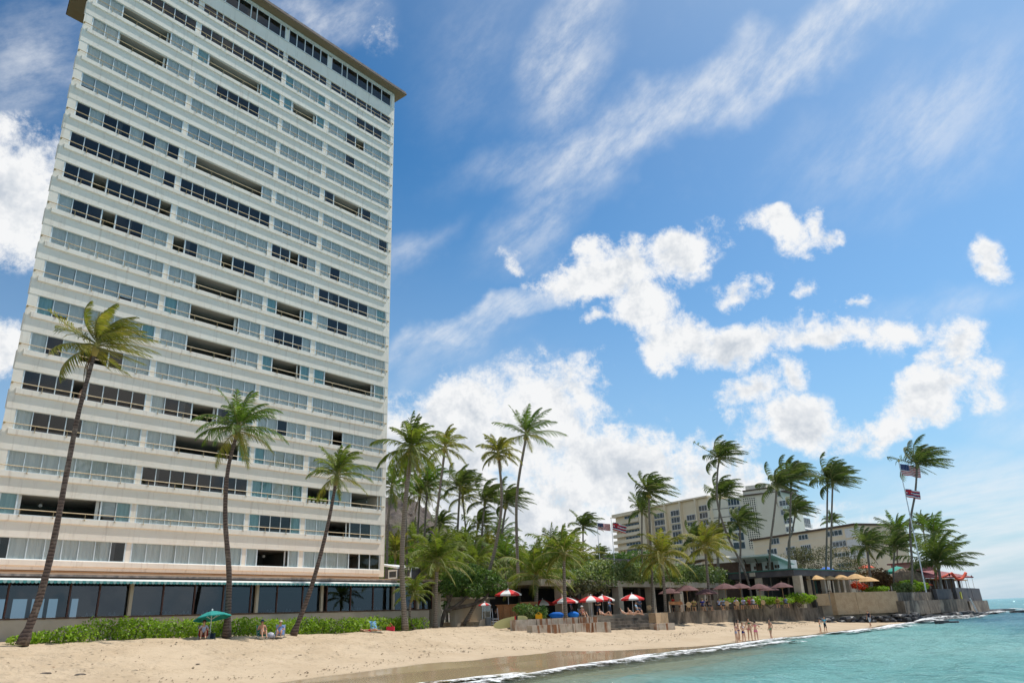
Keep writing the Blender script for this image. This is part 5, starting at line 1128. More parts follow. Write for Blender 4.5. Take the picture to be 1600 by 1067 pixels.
for px in (1020.5, 1043.5, 1068, 1092.8, 1116.5):
    u = pm_.hit(px, 830)[0]; b = MB(); pm_.box(b, u - .28, u + .28, -.75, .34, 2, zr - .27); b.build('pier', MT['hotel'], ht)
for ci, (x0, x1) in enumerate(cols):
    u0, u1 = pm_.hit(x0, 830)[0], pm_.hit(x1, 830)[0]
    for ri, zt in enumerate(rows):
        if ci == 2 and ri == 0: continue
        hwin(pm_, ht, u0, u1, zt - rh * .78, zt, 4, False, v=.25)
        b = MB(); pm_.box(b, u0 - .3, u1 + .3, -.15, .33, zt - rh * .80 - .30, zt - rh * .80); b.build('balcony_slab', MT['hotel'], ht)
pr_ = Plane(1117, 256.5, 1212, 251); zr2 = pr_.hit(1180, 771.5)[1]
b = MB(); pr_.box(b, 0, pr_.L, .2, 17, 2, zr2 - .3); b.build('wall', MT['hotel2'], ht)
b = MB(); pr_.box(b, pr_.hit(1156, 780)[0], pr_.L + 7.5, -.7, 17.5, zr2 - .28, zr2 + .02); b.build('roof', MT['brown'], ht)
b = MB(); u = pr_.hit(1160, 770)[0]; pr_.box(b, u, u + 6.5, 4, 10, zr2 - .25, zr2 + 3.4); b.build('plant_room', MT['hotel2'], ht)
for y in (794.6, 808, 821.6, 835): # floor joints
    z = pr_.hit(1125, y)[1]; b = MB(); pr_.box(b, .2, pr_.L - .1, .12, .19, z - .09, z + .09); b.build('floor_line', MT['slate'], ht)
u0, u1 = pr_.hit(1139, 800)[0], pr_.hit(1157.5, 800)[0]
for y0, y1, kk in ((778, 789, 'hblue'), (790.5, 803, 'hback'), (807, 817, 'hback'), (821, 829, 'hback'), (832, 845, 'white'), (847, 858, 'white')):
    z1, z0 = pr_.hit(1148, y0)[1], pr_.hit(1148, y1)[1]; hwin(pr_, ht, u0, u1, z0, z1, 4 if kk != 'white' else 2, kk == 'hback' and y0 < 800, back=kk, v=.08)
u0, u1 = pr_.hit(1196.5, 800)[0], pr_.hit(1206.5, 800)[0]
for y0, y1 in ((770.5, 782.5), (784.5, 796.5), (798.5, 811), (818.5, 825), (828, 833)):
    z1, z0 = pr_.hit(1202, y0)[1], pr_.hit(1202, y1)[1]; hwin(pr_, ht, u0, u1, z0, z1, 2, v=.08)
# pierced screen of the stair tower: blocks with open cells
b = MB(); u0, u1 = pr_.hit(1163, 800)[0], pr_.hit(1183, 800)[0]; z1, z0 = pr_.hit(1172, 777)[1], pr_.hit(1172, 857)[1]
nz_ = int((z1 - z0) / .62); nu = int((u1 - u0) / .62)
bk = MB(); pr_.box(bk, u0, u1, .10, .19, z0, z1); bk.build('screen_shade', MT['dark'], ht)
for i in range(nu + 1): x = u0 + (u1 - u0) * i / nu; pr_.box(b, x - .13, x + .13, -.10, .07, z0, z1)
for j in range(nz_ + 1): z = z0 + (z1 - z0) * j / nz_; pr_.box(b, u0, u1, -.07, .08, z - .12, z + .12)
b.build('pierced_screen', MT['hotel2'], ht)
pc = Plane(1212, 251, 1240, 249); b = MB(); zr3 = pc.hit(1225, 765.5)[1]; pc.box(b, .02, pc.L, -.3, 16, 2, zr3 - .3); b.build('wall', MT['hotel2'], ht)
for x0, x1, y0, y1, rl in ((1216, 1223.5, 766.5, 775.5, False), (1219, 1234, 781.5, 790, True), (1219, 1234, 796, 804, True), (1222, 1236, 809, 818, True), (1223, 1236, 823, 831, True)):
    u0, u1 = pc.hit(x0, 790)[0], pc.hit(x1, 790)[0]; z1, z0 = pc.hit((x0 + x1) / 2, y0)[1], pc.hit((x0 + x1) / 2, y1)[1]; hwin(pc, ht, u0, u1, z0, z1, 3, rl, v=-.38)
pe = Plane(1240, 249, 1264, 262); b = MB(); ze = pe.hit(1248, 768)[1]; pe.box(b, .05, pe.L, .0, 12, 2, ze - .2); b.build('wall', MT['hotel2'], ht)
b = MB(); pe.box(b, -.3, pe.L + .8, -.8, 12, ze - .18, ze + .15); b.build('roof', MT['brown'], ht)
for y0, y1 in ((780, 790), (795, 804), (809, 823), (826, 834)):
    z1, z0 = pe.hit(1258, y0)[1], pe.hit(1258, y1)[1]; hwin(pe, ht, pe.hit(1252, 800)[0], pe.hit(1263, 800)[0], z0, z1, 4, True, back='hblue', v=-.1)
# banded left wing
plw = Plane(966, 294, 1019, 279); zl = plw.hit(990, 799)[1]
b = MB(); plw.box(b, .4, plw.L, .6, 14, 2, zl); b.build('wall', MT['hotel'], ht)
for y in (799, 811.8, 822, 832, 842, 852.5, 862.5):
    z1, z0 = plw.hit(985, y)[1], plw.hit(985, y + 5.2)[1]; b = MB(); plw.box(b, 0, plw.hit(1001, 820)[0], -.9, .58, z0, z1); b.build('balcony', MT['hotel'], ht)
    hwin(plw, ht, plw.hit(975, 820)[0], plw.hit(999, 820)[0], z0 - (z1 - z0) * .95, z0 - .05, 5, back='hback', v=.45)
b = MB(); plw.box(b, plw.hit(1001, 820)[0] + .05, plw.L - .3, -.7, .58, 2, zl + 3.5); b.build('corner_pier', MT['hotel'], ht)
# lower wing nearer the sea
lw_ = thing('hotel_wing', atd(1270, 900, 192) * np.array([1, 1, 0]) + np.array([0, 0, 2]), 'pale yellow four-storey hotel wing with brown roof edge and few windows', 'building', world=True)
p2 = Plane(1184, 205, 1350, 180); zt = p2.hit(1267, 829)[1]
b = MB(); p2.box(b, 0, p2.L, 0, 14, 2, zt - .25); b.build('wall', MT['hotel'], lw_)
b = MB(); p2.box(b, -.3, p2.L + .5, -.7, 14.4, zt - .23, zt + .12); b.build('roof', MT['brown'], lw_)
for x0, x1, y0, y1, mm, rl in ((1205, 1219, 840, 850, 3, 0), (1250, 1265, 834.5, 843, 3, 0), (1294, 1320, 828, 837, 4, 0), (1198, 1213, 857, 866.5, 3, 0), (1227, 1242, 854, 867, 3, 1), (1251, 1267, 851, 865, 5, 1), (1301, 1323, 844.5, 854, 4, 1), (1252, 1268, 868, 876, 4, 0), (1301, 1325, 863, 870, 4, 0), (1228, 1243, 871, 878, 3, 0), (1303, 1326, 880, 887, 4, 0)):
    xm = (x0 + x1) / 2; u0, u1 = p2.hit(x0, 850)[0], p2.hit(x1, 850)[0]; z1, z0 = p2.hit(xm, y0)[1], p2.hit(xm, y1)[1]; hwin(p2, lw_, u0, u1, z0, z1, mm, bool(rl), v=-.08)
for y0, y1 in ((824, 838.5), (842, 856.5), (860, 873)):
    z1, z0 = p2.hit(1336, y0)[1], p2.hit(1336, y1)[1]; b = MB(); p2.box(b, p2.hit(1324, 845)[0], p2.hit(1349, 845)[0], -.25, -.02, z0, z1); b.build('wall_panel', MT['white'], lw_)
for y in (841, 858, 874):
    z = p2.hit(1270, y)[1]; b = MB(); p2.box(b, .1, p2.hit(1293, 845)[0], -.05, -.01, z - .05, z + .05); b.build('floor_line', MT['hotel2'], lw_)

# ------------------------------------------------------------------ beach club: vine-covered colonnade and the dark flat-roofed hall
MT['club'] = pm('club_pillar', (.40, .33, .25), (.48, .41, .32), rough=.85, scale=1.0, bump=.1)
MT['club_green'] = pm('club_green_trim', (.05, .15, .12), rough=.6)
cb = thing('beach_club', W(80, 50, 2.5), 'low beach club with stout stone pillars and vines over its flat roof', 'building', world=True)
NC = 46.0
def cs(px, n=NC, py=930): return sn(onn(px, py, n))[0]
sL, sR = cs(845), cs(1150)
b = MB(); fbox(b, sL, sR, NC + .2, NC + 12, 5.55, 5.95); rf = b.build('roof', MT['club'], cb)
b = MB(); fbox(b, sL - .1, sR + .1, NC - .2, NC + .18, 5.35, 6.0); b.build('roof_beam', MT['club'], cb)
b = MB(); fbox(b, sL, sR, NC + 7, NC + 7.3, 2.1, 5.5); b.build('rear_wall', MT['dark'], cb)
b = MB(); fbox(b, max(56.0, sL - 12), sL - .1, NC + 6.4, NC + 7, 1.6, 4.4); b.build('side_building_wall', MT['beige'], cb)
b = MB(); fbox(b, max(55.8, sL - 12.2), sL + .3, NC + 6.0, NC + 10, 4.41, 4.6); b.build('side_building_roof', MT['club'], cb)
for px in (880, 921, 969, 1020, 1064, 1102, 1133):
    s = cs(px); wd = .45; b = MB(); fbox(b, s - wd, s + wd, NC - .1, NC + .75, 2.0, 5.34); b.build('pillar', MT['club'], cb)
for px in (900, 945, 995, 1042, 1083, 1118):
    s = cs(px, NC + 5); b = MB(); fbox(b, s - .3, s + .3, NC + 4.6, NC + 5.2, 2.0, 5.54); b.build('inner_pillar', MT['room'], cb)
# vines
vn = thing('vine', W((sL + sR) / 2, NC, 5.9), 'thick green vine sprawling over the roof edge of the stone-pillared club', 'vine', world=True)
rng = np.random.default_rng(5); bl = []; dry = []
for px in np.arange(893, 1148, 3.6):
    s = cs(px); htp = np.interp(px, [893, 915, 935, 960, 1010, 1060, 1100, 1130, 1148], [6.8, 7.2, 8.1, 8.4, 8.1, 8.1, 8.5, 8.1, 6.9]); lo = np.interp(px, [893, 930, 1030, 1148], [5.0, 5.3, 5.6, 5.7])
    for _ in range(2):
        bl.append((*W(s + rng.uniform(-.4, .4), NC + rng.uniform(-.3, 1.6), rng.uniform(lo + .3, max(htp - .5, lo + .4))), .9, .8, .6))
    bl.append((*W(s, NC + .1, (lo + htp) / 2), .8, .5, (htp - lo) / 2))
    if px < 940 and rng.random() < .8: dry.append((*W(s, NC - .3, rng.uniform(4.9, 5.9)), .7, .5, .6))
leaves(bl, 20000, .16, 81, MT['lf_vine'], 'foliage', vn)
leaves(dry, 1500, .16, 82, MT['lf_grey'], 'dry_foliage', vn)
stems([(W(cs(px), NC + .5, 5.9), W(cs(px) + 1.5, NC + .3, 7.0)) for px in range(900, 1140, 14)], 'stem', vn, r=.06)
# dark hall
dh = thing('flat_roofed_hall', atd(1200, 915, 112) * np.array([1, 1, 0]) + np.array([0, 0, 2.5]), 'dark open hall with flat roof edged in green beside the vines', 'building', world=True)
k1 = Plane(1128, 114, 1241, 109); k2 = Plane(1241, 109, 1337, 127); zd = 7.15
b = MB(); k1.box(b, 0, k1.L, .0, 12, zd - .75, zd); b.build('roof', MT['slate'], dh)
b = MB(); k1.box(b, -.15, k1.L + .15, -.15, 12, zd + .01, zd + .16); b.build('green_edge', MT['club_green'], dh)
b = MB(); k2.box(b, .1, k2.L, .05, 12, zd - .70, zd - .02); b.build('roof', MT['slate'], dh)
b = MB(); k2.box(b, .2, k2.L + .2, -.12, 12, zd + .0, zd + .14); b.build('green_edge', MT['club_green'], dh)
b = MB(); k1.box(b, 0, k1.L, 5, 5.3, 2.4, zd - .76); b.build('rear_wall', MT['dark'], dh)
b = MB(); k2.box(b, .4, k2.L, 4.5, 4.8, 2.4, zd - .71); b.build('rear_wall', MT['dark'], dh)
for px in (1185, 1245):
    u = k1.hit(px, 915)[0]; b = MB(); k1.box(b, u - .5, u + .5, .12, .9, 2.4, zd - .76); b.build('pillar', MT['club'], dh)
for px in (1271, 1292, 1312, 1321, 1330):
    u = k2.hit(px, 912)[0]; b = MB(); k2.box(b, u - .26, u + .26, .2, .75, 3.9, zd - .71); b.build('pillar', MT['club'], dh)
for px in (1283, 1302):
    u = k2.hit(px, 912)[0]; b = MB(); k2.box(b, u - .5, u + .5, 2.6, 2.7, 3.9, 6.2); b.build('door', MT['club_green'], dh)
u = k1.hit(1178, 900)[0]; b = MB(); k1.box(b, u - .35, u + .35, -.5, -.2, zd - .55, zd - .05); b.build('lamp_box', MT['beige'], dh)
# upper storey with the tilted white canopy
uc = thing('clubhouse_upper_storey', atd(1180, 890, 128) * np.array([1, 1, 0]) + np.array([0, 0, 6]), 'white upper clubhouse with long tilted canopy on dark struts', 'building', world=True)
ku = Plane(1062, 132, 1224, 124); za = ku.hit(1180, 879)[1]; zb_ = ku.hit(1180, 897)[1]
b = MB(); ku.box(b, ku.hit(1130, 880)[0], ku.L - 1, 1.2, 8, zb_ - 3, za + .4); b.build('wall', MT['white'], uc)
for px in (1163, 1181, 1199):
    u = ku.hit(px, 885)[0]; b = MB(); ku.box(b, u - .45, u + .45, 1.0, 1.19, zb_, za); b.build('opening', MT['brown'], uc)
    b = MB(); P0 = ku.P(u, 1.0, za - .4); P1 = ku.P(u + .9, -2.2, za + 1.0); b.tube([P0, P1], .10, 4); b.build('strut', MT['brown'], uc)
for px in (1160, 1174, 1192, 1207):
    u = ku.hit(px, 885)[0]; b = MB(); ku.box(b, u - .14, u + .14, 1.1, 1.195, za - .9, za - .45); ku.box(b, u + .3, u + .58, 1.1, 1.195, za - .9, za - .45); b.build('wall_slot', MT['brown'], uc)
u0 = ku.hit(1152, 880)[0]; zc1 = ku.hit(1160, 870)[1]
b = MB(); b.hexa([ku.P(u0, -2.6, zc1 - .25), ku.P(ku.L, -2.6, zc1 - .25), ku.P(ku.L, 5, zc1 - 1.4), ku.P(u0, 5, zc1 - 1.4), ku.P(u0, -2.6, zc1), ku.P(ku.L, -2.6, zc1), ku.P(ku.L, 5, zc1 - 1.1), ku.P(u0, 5, zc1 - 1.1)]); b.build('canopy', MT['white'], uc)
# curved pale fascia on the left
b = MB(); us = np.linspace(-1, u0 - .1, 12); zz_ = [ku.hit(1075, 874)[1] + .8 * math.sin(math.pi * i / 11) - .4 for i in range(12)]
for i in range(11):
    b.hexa([ku.P(us[i], 0, zz_[i] - .5), ku.P(us[i + 1], 0, zz_[i + 1] - .5), ku.P(us[i + 1], 4, zz_[i + 1] - .5), ku.P(us[i], 4, zz_[i] - .5), ku.P(us[i], 0, zz_[i]), ku.P(us[i + 1], 0, zz_[i + 1]), ku.P(us[i + 1], 4, zz_[i + 1]), ku.P(us[i], 4, zz_[i])])
b.build('curved_fascia', MT['hotel2'], uc)
b = MB(); ku.box(b, -1, u0 - .2, .6, 5, 2, ku.hit(1075, 878)[1] - .5); b.build('lower_wall', MT['brown'], uc)
g = MB(); z = ku.hit(1190, 893)[1]; ku.box(g, ku.hit(1140, 893)[0], ku.L, -1.2, -1.14, z - .5, z - .42); ku.box(g, ku.hit(1140, 893)[0], ku.L, -1.2, -1.14, z, z + .08)
for u in np.arange(ku.hit(1140, 893)[0], ku.L, .9): ku.box(g, u - .03, u + .03, -1.21, -1.13, z - 1.2, z)
g.build('railing', MT['club_green'], uc)
# low green pavilion left of the flags
pv = thing('far_pavilion', atd(920, 890, 135) * np.array([1, 1, 0]) + np.array([0, 0, 2]), 'far low flat-roofed house with green windows left of the flagpoles', 'building', world=True)
kp = Plane(893, 136, 946, 132); z = kp.hit(920, 874)[1]
b = MB(); kp.box(b, 0, kp.L, 0, 7, 2, z - .4); b.build('wall', MT['lf_flat'] if 'lf_flat' in MT else MT['hotel2'], pv); b = MB(); kp.box(b, -.6, kp.L + .6, -1, 7.5, z - .38, z); b.build('roof', MT['slate'], pv)
for px in (903, 915, 927): hwin(kp, pv, kp.hit(px - 5, 884)[0], kp.hit(px + 5, 884)[0], z - 2.0, z - .9, 3, v=-.08)
# garden house behind the restaurant roof
gh = thing('garden_house', W(54, 62, 2), 'small pale gabled house end behind the restaurant roof', 'building', world=True)
kg = Plane(601, 84, 645, 82); z0 = kg.hit(620, 903)[1]; ze = kg.hit(620, 888)[1]; zp = kg.hit(603, 880)[1]
b = MB(); kg.box(b, 0, kg.hit(643, 895)[0], 0, 5, 2.2, ze); b.build('wall', MT['slate'], gh)
b = MB(); b.hexa([kg.P(-.8, -.3, zp - .12), kg.P(kg.hit(622, 890)[0], -.3, ze), kg.P(kg.hit(622, 890)[0], 5, ze), kg.P(-.8, 5, zp - .12), kg.P(-.8, -.3, zp + .05), kg.P(kg.hit(622, 890)[0], -.3, ze + .18), kg.P(kg.hit(622, 890)[0], 5, ze + .18), kg.P(-.8, 5, zp + .05)]); b.build('roof', MT['white'], gh)
hwin(kg, gh, kg.hit(608, 895)[0], kg.hit(621.5, 895)[0], z0, ze - .15, 1, back='curtain', v=-.1); hwin(kg, gh, kg.hit(631, 895)[0], kg.hit(643, 895)[0], z0, ze - .1, 1, v=-.1)

# ------------------------------------------------------------------ umbrellas
MT['pole'] = pm('pole_wood', (.30, .20, .11), rough=.6); MT['pole_w'] = pm('pole_white', (.72, .73, .74), rough=.4); MT['steel'] = pm('steel', (.45, .48, .5), rough=.35, metal=.7)
MT['red_cl'] = pm('red_canvas', (.62, .035, .035), rough=.8); MT['white_cl'] = pm('white_canvas2', (.78, .76, .72), rough=.8)
MT['maroon'] = pm('maroon_canvas', (.125, .058, .055), (.16, .075, .07), rough=.85, scale=2); MT['tan_cl'] = pm('tan_canvas', (.60, .36, .15), (.66, .42, .20), rough=.85, scale=2)
MT['teal_cl'] = pm('teal_canvas', (.02, .27, .24), (.03, .32, .28), rough=.75, scale=2); MT['green_tent'] = pm('green_tent', (.05, .36, .27), rough=.8)
MT['redo_cl'] = pm('orange_red_canvas', (.70, .10, .05), rough=.8)
def umbrella_parts(rad, drop, k, mats, square=False, valance=.0):
    """canopy as gores with rims that sag between the ribs"""
    b = MB(); n = k * 2
    for j in range(k):
        a0, am, a1 = 2 * math.pi * j / k, 2 * math.pi * (j + .5) / k, 2 * math.pi * (j + 1) / k
        def pt(a, r, z, sag=0): return (r * math.cos(a), r * math.sin(a), z - sag)
        rr = [0, .35, .7, 1.0]; zz = [0, -.22 * drop, -.58 * drop, -drop]
        for i in range(3):
            for (x, y, sx, sy) in ((a0, am, 0, 1), (am, a1, 1, 0)):
                f = math.cos(math.pi / k)
                r0, r1 = rad * rr[i], rad * rr[i + 1]
                b.poly([pt(x, r0 * (f if sx else 1), zz[i]), pt(x, r1 * (f if sx else 1), zz[i + 1]), pt(y, r1 * (f if sy else 1), zz[i + 1]), pt(y, r0 * (f if sy else 1), zz[i])] if i else
                       [pt(x, 0, 0), pt(x, r1 * (f if sx else 1), zz[1]), pt(y, r1 * (f if sy else 1), zz[1])], j % len(mats))
        if valance:
            b.poly([pt(a0, rad, -drop), pt(a0, rad, -drop - valance), pt(am, rad * math.cos(math.pi / k), -drop - valance * 1.1), pt(a1, rad, -drop - valance), pt(a1, rad, -drop)], j % len(mats))
    return b
UMB = {}
def umbrella(kind, label, foot, top_z, group=None, rz=0.0, tilt=(0, 0), rad=None):
    spec = {'stripe': (1.28, .46, 8, ['red_cl', 'white_cl'], 'pole_w', .14), 'maroon': (1.45, .62, 8, ['maroon'], 'pole', .0), 'tan': (1.65, .72, 8, ['tan_cl'], 'pole', .0), 'teal': (1.12, .40, 8, ['teal_cl'], 'pole_w', .06), 'tent': (2.6, .9, 4, ['green_tent'], 'pole_w', .3), 'red': (1.5, .5, 8, ['redo_cl'], 'pole', .0), 'blue': (1.5, .6, 8, ['blue_cl'], 'pole', .1)}[kind]
    if 'blue_cl' not in MT: MT['blue_cl'] = pm('blue_canvas', (.03, .14, .55), rough=.7)
    if kind not in UMB: UMB[kind] = umbrella_parts(spec[0], spec[1], spec[2], spec[3], valance=spec[5]).mesh('canopy', [MT[q] for q in spec[3]])
    th = thing('beach_umbrella' if kind in ('stripe', 'teal') else 'patio_umbrella' if kind != 'tent' else 'canopy_tent', foot, label, 'umbrella' if kind != 'tent' else 'tent', group, rz)
    h = top_z - foot[2]; k = (rad / spec[0]) if rad else 1
    c = link('canopy', UMB[kind], th, True); c.location = (0, 0, h); c.rotation_euler = (tilt[0], tilt[1], 0); c.scale = (k, k, k)
    b = MB(); b.tube([(0, 0, 0), (0, 0, h + .05)], .028 if kind in ('stripe', 'teal') else .04, 6); b.build('pole', MT[spec[4]], th, local=True)
    b = MB(); b.lathe([(.0, .14), (.05, .1), (.06, .02), (.03, .0)], 6, (0, 0, h)); b.build('finial', MT[spec[4]], th, local=True)
    if kind != 'tent':
        R_ = spec[0] * k; b = MB(); b.tube([(0, 0, h - spec[1] * k * 1.25), (R_ * .55, 0, h - spec[1] * k * .47)], .012, 3, cap=False); sm_ = b.mesh('strut', MT[spec[4]])
        for j in range(spec[2]): q_ = link('strut', sm_, th, True); q_.rotation_euler = (0, 0, 2 * math.pi * j / spec[2])
    else:
        b = MB(); b.tube([(2.55, 0, 0), (2.55, 0, h - .95)], .05, 5); sm_ = b.mesh('leg', MT['pole_w'])
        for j in range(4): q_ = link('leg', sm_, th, True); q_.rotation_euler = (0, 0, 2 * math.pi * j / 4)
    return th
def place(px, py, D, z): P = atd(px, py, D); return np.array([P[0], P[1], z])
for px, ya, D, lb, rz in ((794.7, 920, 75, 'red and white striped umbrella standing highest, over the wooden kiosk', .2), (849, 936, 81, 'small red and white striped umbrella half hidden behind the dark bush', .5), (884, 932, 78, 'red and white striped umbrella behind the pale palm trunk, front of the pair', .1), (893, 932, 83, 'red and white striped umbrella behind the pale palm trunk, rear of the pair', .6),
                          (925, 930, 79, 'red and white striped umbrella with white front gore, left of the overlapping pair', .3), (943, 929.5, 84, 'red striped umbrella overlapped by the white-fronted one', .0), (989.5, 927.5, 82, 'red and white striped umbrella furthest right, by the stone pillar', .38)):
    f = place(px, ya + 30, D, 2.34 if D > 76 else 2.1); umbrella('stripe', lb, f, zat(px, ya, D), 'red and white striped umbrellas', rz)
f = place(758, 970, 73.5, 1.85); umbrella('stripe', 'small red and white umbrella over the beach cart', f, zat(758, 941, 73.5), 'red and white striped umbrellas', .2, rad=.6)
for px, ya, D, lb in ((1049, 918, 93, 'maroon umbrella furthest left, partly behind its neighbour'), (1075.5, 913, 88, 'maroon umbrella in front, nearest the wooden sign frame'), (1106, 919, 95, 'maroon umbrella behind the pale palm trunk'), (1136, 910.5, 92, 'large maroon umbrella right of the pale palm trunk'), (1160, 910.5, 100, 'maroon umbrella in the middle of the terrace row'), (1190, 911, 99, 'maroon umbrella before the dark hall, left of the straight palm'), (1203, 914, 106, 'maroon umbrella tucked behind the straight palm'), (1226, 909, 102, 'maroon umbrella furthest right above the green hedge')):
    umbrella('maroon', lb, place(px, 945, D, 2.5), zat(px, ya, D), 'maroon terrace umbrellas', random.random())
for px, ya, D, lb in ((1274, 896.5, 115, 'tan umbrella furthest left on the raised terrace'), (1294, 897, 119, 'tan umbrella second from the left on the raised terrace'), (1317, 897, 121, 'tan umbrella in the middle of the raised terrace'), (1341, 895.5, 120, 'tan umbrella large on the right of the raised terrace'), (1359, 900, 128, 'tan umbrella small behind the right-hand one')):
    umbrella('tan', lb, place(px, 925, D, 3.95), zat(px, ya, D), 'tan terrace umbrellas', random.random())
f = gn(327.5, 996, 46.2); umbrella('teal', 'teal green beach umbrella tilted over a seated bather by the palm', f, f[2] + 1.62, None, .3, (R(-8), R(-7)))
umbrella('tent', 'green pyramid canopy tent among the palms of the point', place(1405, 905, 158, 3.95), zat(1405, 884, 158), None, .5)
umbrella('red', 'orange red umbrella low behind the wall of the point', place(1447, 922, 150, 3.95), zat(1447, 910, 150), None, .1, rad=1.35)
umbrella('red', 'pinkish red umbrella beyond the tan ones', place(1357, 905, 170, 3.95), zat(1357, 882, 170), None, .1, rad=1.8)
umbrella('blue', 'blue umbrella behind the twin palms', place(1294, 905, 140, 3.95), zat(1292, 885, 140), None, .1, rad=1.3)
umbrella('blue', 'blue umbrella far behind the palms of the point', place(1383, 905, 190, 3.95), zat(1383, 884, 190), None, .4, rad=1.9)
# plants of the terraces
bush('bright green clipped hedge under the maroon umbrellas', 1200, 938, 103, 3.4, .8, 2600, .12, 91, 'lf_hedge', 2.5, 1.0, 'terrace_hedge')
bush('bright green rounded hedge at the end of the mottled sea wall', 1251, 934.5, 109, 2.3, .9, 2300, .12, 92, 'lf_hedge', 2.5, 1.0, 'terrace_hedge')
bush('bright green low hedge between the diners', 1156, 938, 101, 2.4, .6, 1600, .12, 93, 'lf_hedge', 2.5, .8, 'terrace_hedge')
bush('green planting on the tan sea wall', 1365, 920, 128, 2.4, .6, 1500, .14, 94, 'lf_hedge', 3.95, .8, 'terrace_hedge')
bush('brownish ragged shrub behind the tan umbrellas', 1376, 903, 142, 3.2, 2.0, 2600, .2, 95, 'lf_dry', 3.95)
bush('yellow green shrub by the flagpole foot', 1432, 915, 142, 2.9, 1.3, 2600, .16, 96, 'lf_hedge', 3.95, 1.2)
bush('green shrub at the foot of the tallest point palm', 1412, 917, 139, 1.8, 1.1, 1500, .16, 97, 'lf_vine', 3.95, 1.0)
bush('red flowering shrub beside the tan umbrellas', 1341, 914, 126, 1.2, .7, 500, .16, 98, 'lf_red', 3.95)
for px, py, D, rx, rz, sd_, lb in ((1240, 878, 150, 3.2, 2.6, 101, 'grey leafless-looking tree before the lower hotel wing, left'), (1282, 878, 152, 3.8, 3.0, 102, 'grey feathery tree before the lower hotel wing, middle'), (1338, 876, 150, 3.6, 3.8, 103, 'grey feathery tree before the lower hotel wing, right'), (1225, 888, 140, 2.6, 1.6, 104, 'grey green shrub above the hall roof')):
    c = atd(px, py, D); ft = np.array([c[0], c[1], 4.0]); rng = np.random.default_rng(sd_)
    bl = [(c[0] + rng.uniform(-.7, .7) * rx, c[1] + rng.uniform(-.7, .7) * rx, c[2] + rng.uniform(-.6, .6) * rz, rx * .5, rx * .5, rz * .45) for _ in range(8)]
    tree(lb, ft, bl, 2200, .15, sd_, 'lf_grey', [[ft, (ft + c) / 2 + np.array([.3, 0, 0]), np.array(bl[i][:3])] for i in range(6)], r=.12)

# ------------------------------------------------------------------ flags
def flag_mesh(kind):
    nx, ny = 26, 13 if kind == 'us' else 8; b = MB(); L, Hh = 1.9, 1.0; vy = lambda x, y: .10 * math.sin(x * 5.2 + y * 1.5) * min(1, x * 1.5)
    g = 24 if kind != 'us' else 13
    for j in range(ny):
        for i in range(nx):
            x0, x1 = L * i / nx, L * (i + 1) / nx; y0, y1 = Hh * (1 - j / ny), Hh * (1 - (j + 1) / ny)
            if kind == 'us': m_ = 2 if (i < nx * .4 and j < 7) else (0 if j % 2 == 0 else 1)
            else:
                m_ = [1, 0, 2, 1, 0, 2, 1, 0][j]
                if i < nx * .5 and j < 4: m_ = 0 if (abs(j - 1.5) < 1 or abs(i - nx * .25) < 1.2) else (1 if abs((i / (nx * .5)) - j / 4) < .12 or abs((i / (nx * .5)) + j / 4 - .9) < .12 else 2)
            f_ = lambda x, y: (x, vy(x, y), y - .12 * x)
            b.poly([f_(x0, y1), f_(x1, y1), f_(x1, y0), f_(x0, y0)], m_)
    if kind == 'us':
        for r_ in range(5):
            for q in range(6 if r_ % 1 == 0 else 5):
                x, y = .06 + q * .125, .95 - r_ * .10; yy = vy(x, y) - .006
                for s_ in (-1, 1): b.poly([(x + .02 * math.cos(a), yy if s_ < 0 else vy(x, y) + .006, y - .12 * x + .02 * math.sin(a)) for a in (1.57, 2.83, 4.08, 5.34, .31)], 1)
    return b.mesh('cloth', [MT['red_cl'], MT['white_cl'], MT['flag_blue']])
MT['flag_blue'] = pm('flag_blue', (.02, .035, .14), rough=.8)
FL = {k: flag_mesh(k) for k in ('us', 'hi')}
def flagpole(label, px0, py0, px1, py1, D, z0, r=.07):
    P0 = atd(px0, py0, D); P1 = atd(px1, py1, D); b0 = np.array([P0[0], P0[1], z0]); top = np.array([P0[0], P0[1], P1[2]])
    th = thing('flagpole', b0, label, 'flagpole', world=True); b = MB(); b.tube([b0, (b0 + top) / 2, top], [r, r * .8, r * .55], 8); b.build('pole', MT['pole_w'], th)
    b = MB(); b.lathe([(.01, 0), (r * 1.3, r), (r * 1.3, r * 2), (.01, r * 3)], 8, top); b.build('ball', MT['rachis_y'], th); return b0, top
def flag(kind, label, at, Lf, rz=.2, droop=0.0):
    o = link('flag', FL[kind]); o.location = tuple(at); o.scale = (Lf / 1.9,) * 3; o.rotation_euler = (0, droop, rz); tag(o, label, 'flag')
b0, t0 = flagpole('white flagpole left of the hotel, the left one of two', 937.5, 880, 935, 814, 128, 2.0); flag('us', 'stars and stripes flag flying on the left-hand pole', t0 + np.array([.08, 0, -1.35]), 2.1, .15)
b0, t0 = flagpole('white flagpole left of the hotel, the right one of two', 960, 878, 956, 810, 128, 2.0); flag('hi', 'striped flag with small union canton on the right-hand pole', t0 + np.array([.08, 0, -1.75]), 2.3, .15, .18)
b0, t0 = flagpole('tall flagpole on the point with a gold ball', 1446, 919, 1411, 721, 138, 3.95, .11)
flag('us', 'stars and stripes flag behind the tall wind-swept palm', t0 + np.array([.15, .2, -2.0]), 3.4, .2, .05); flag('hi', 'striped flag with union canton below the stars and stripes', t0 + np.array([.15, .2, -5.6]), 2.5, .2, .05)

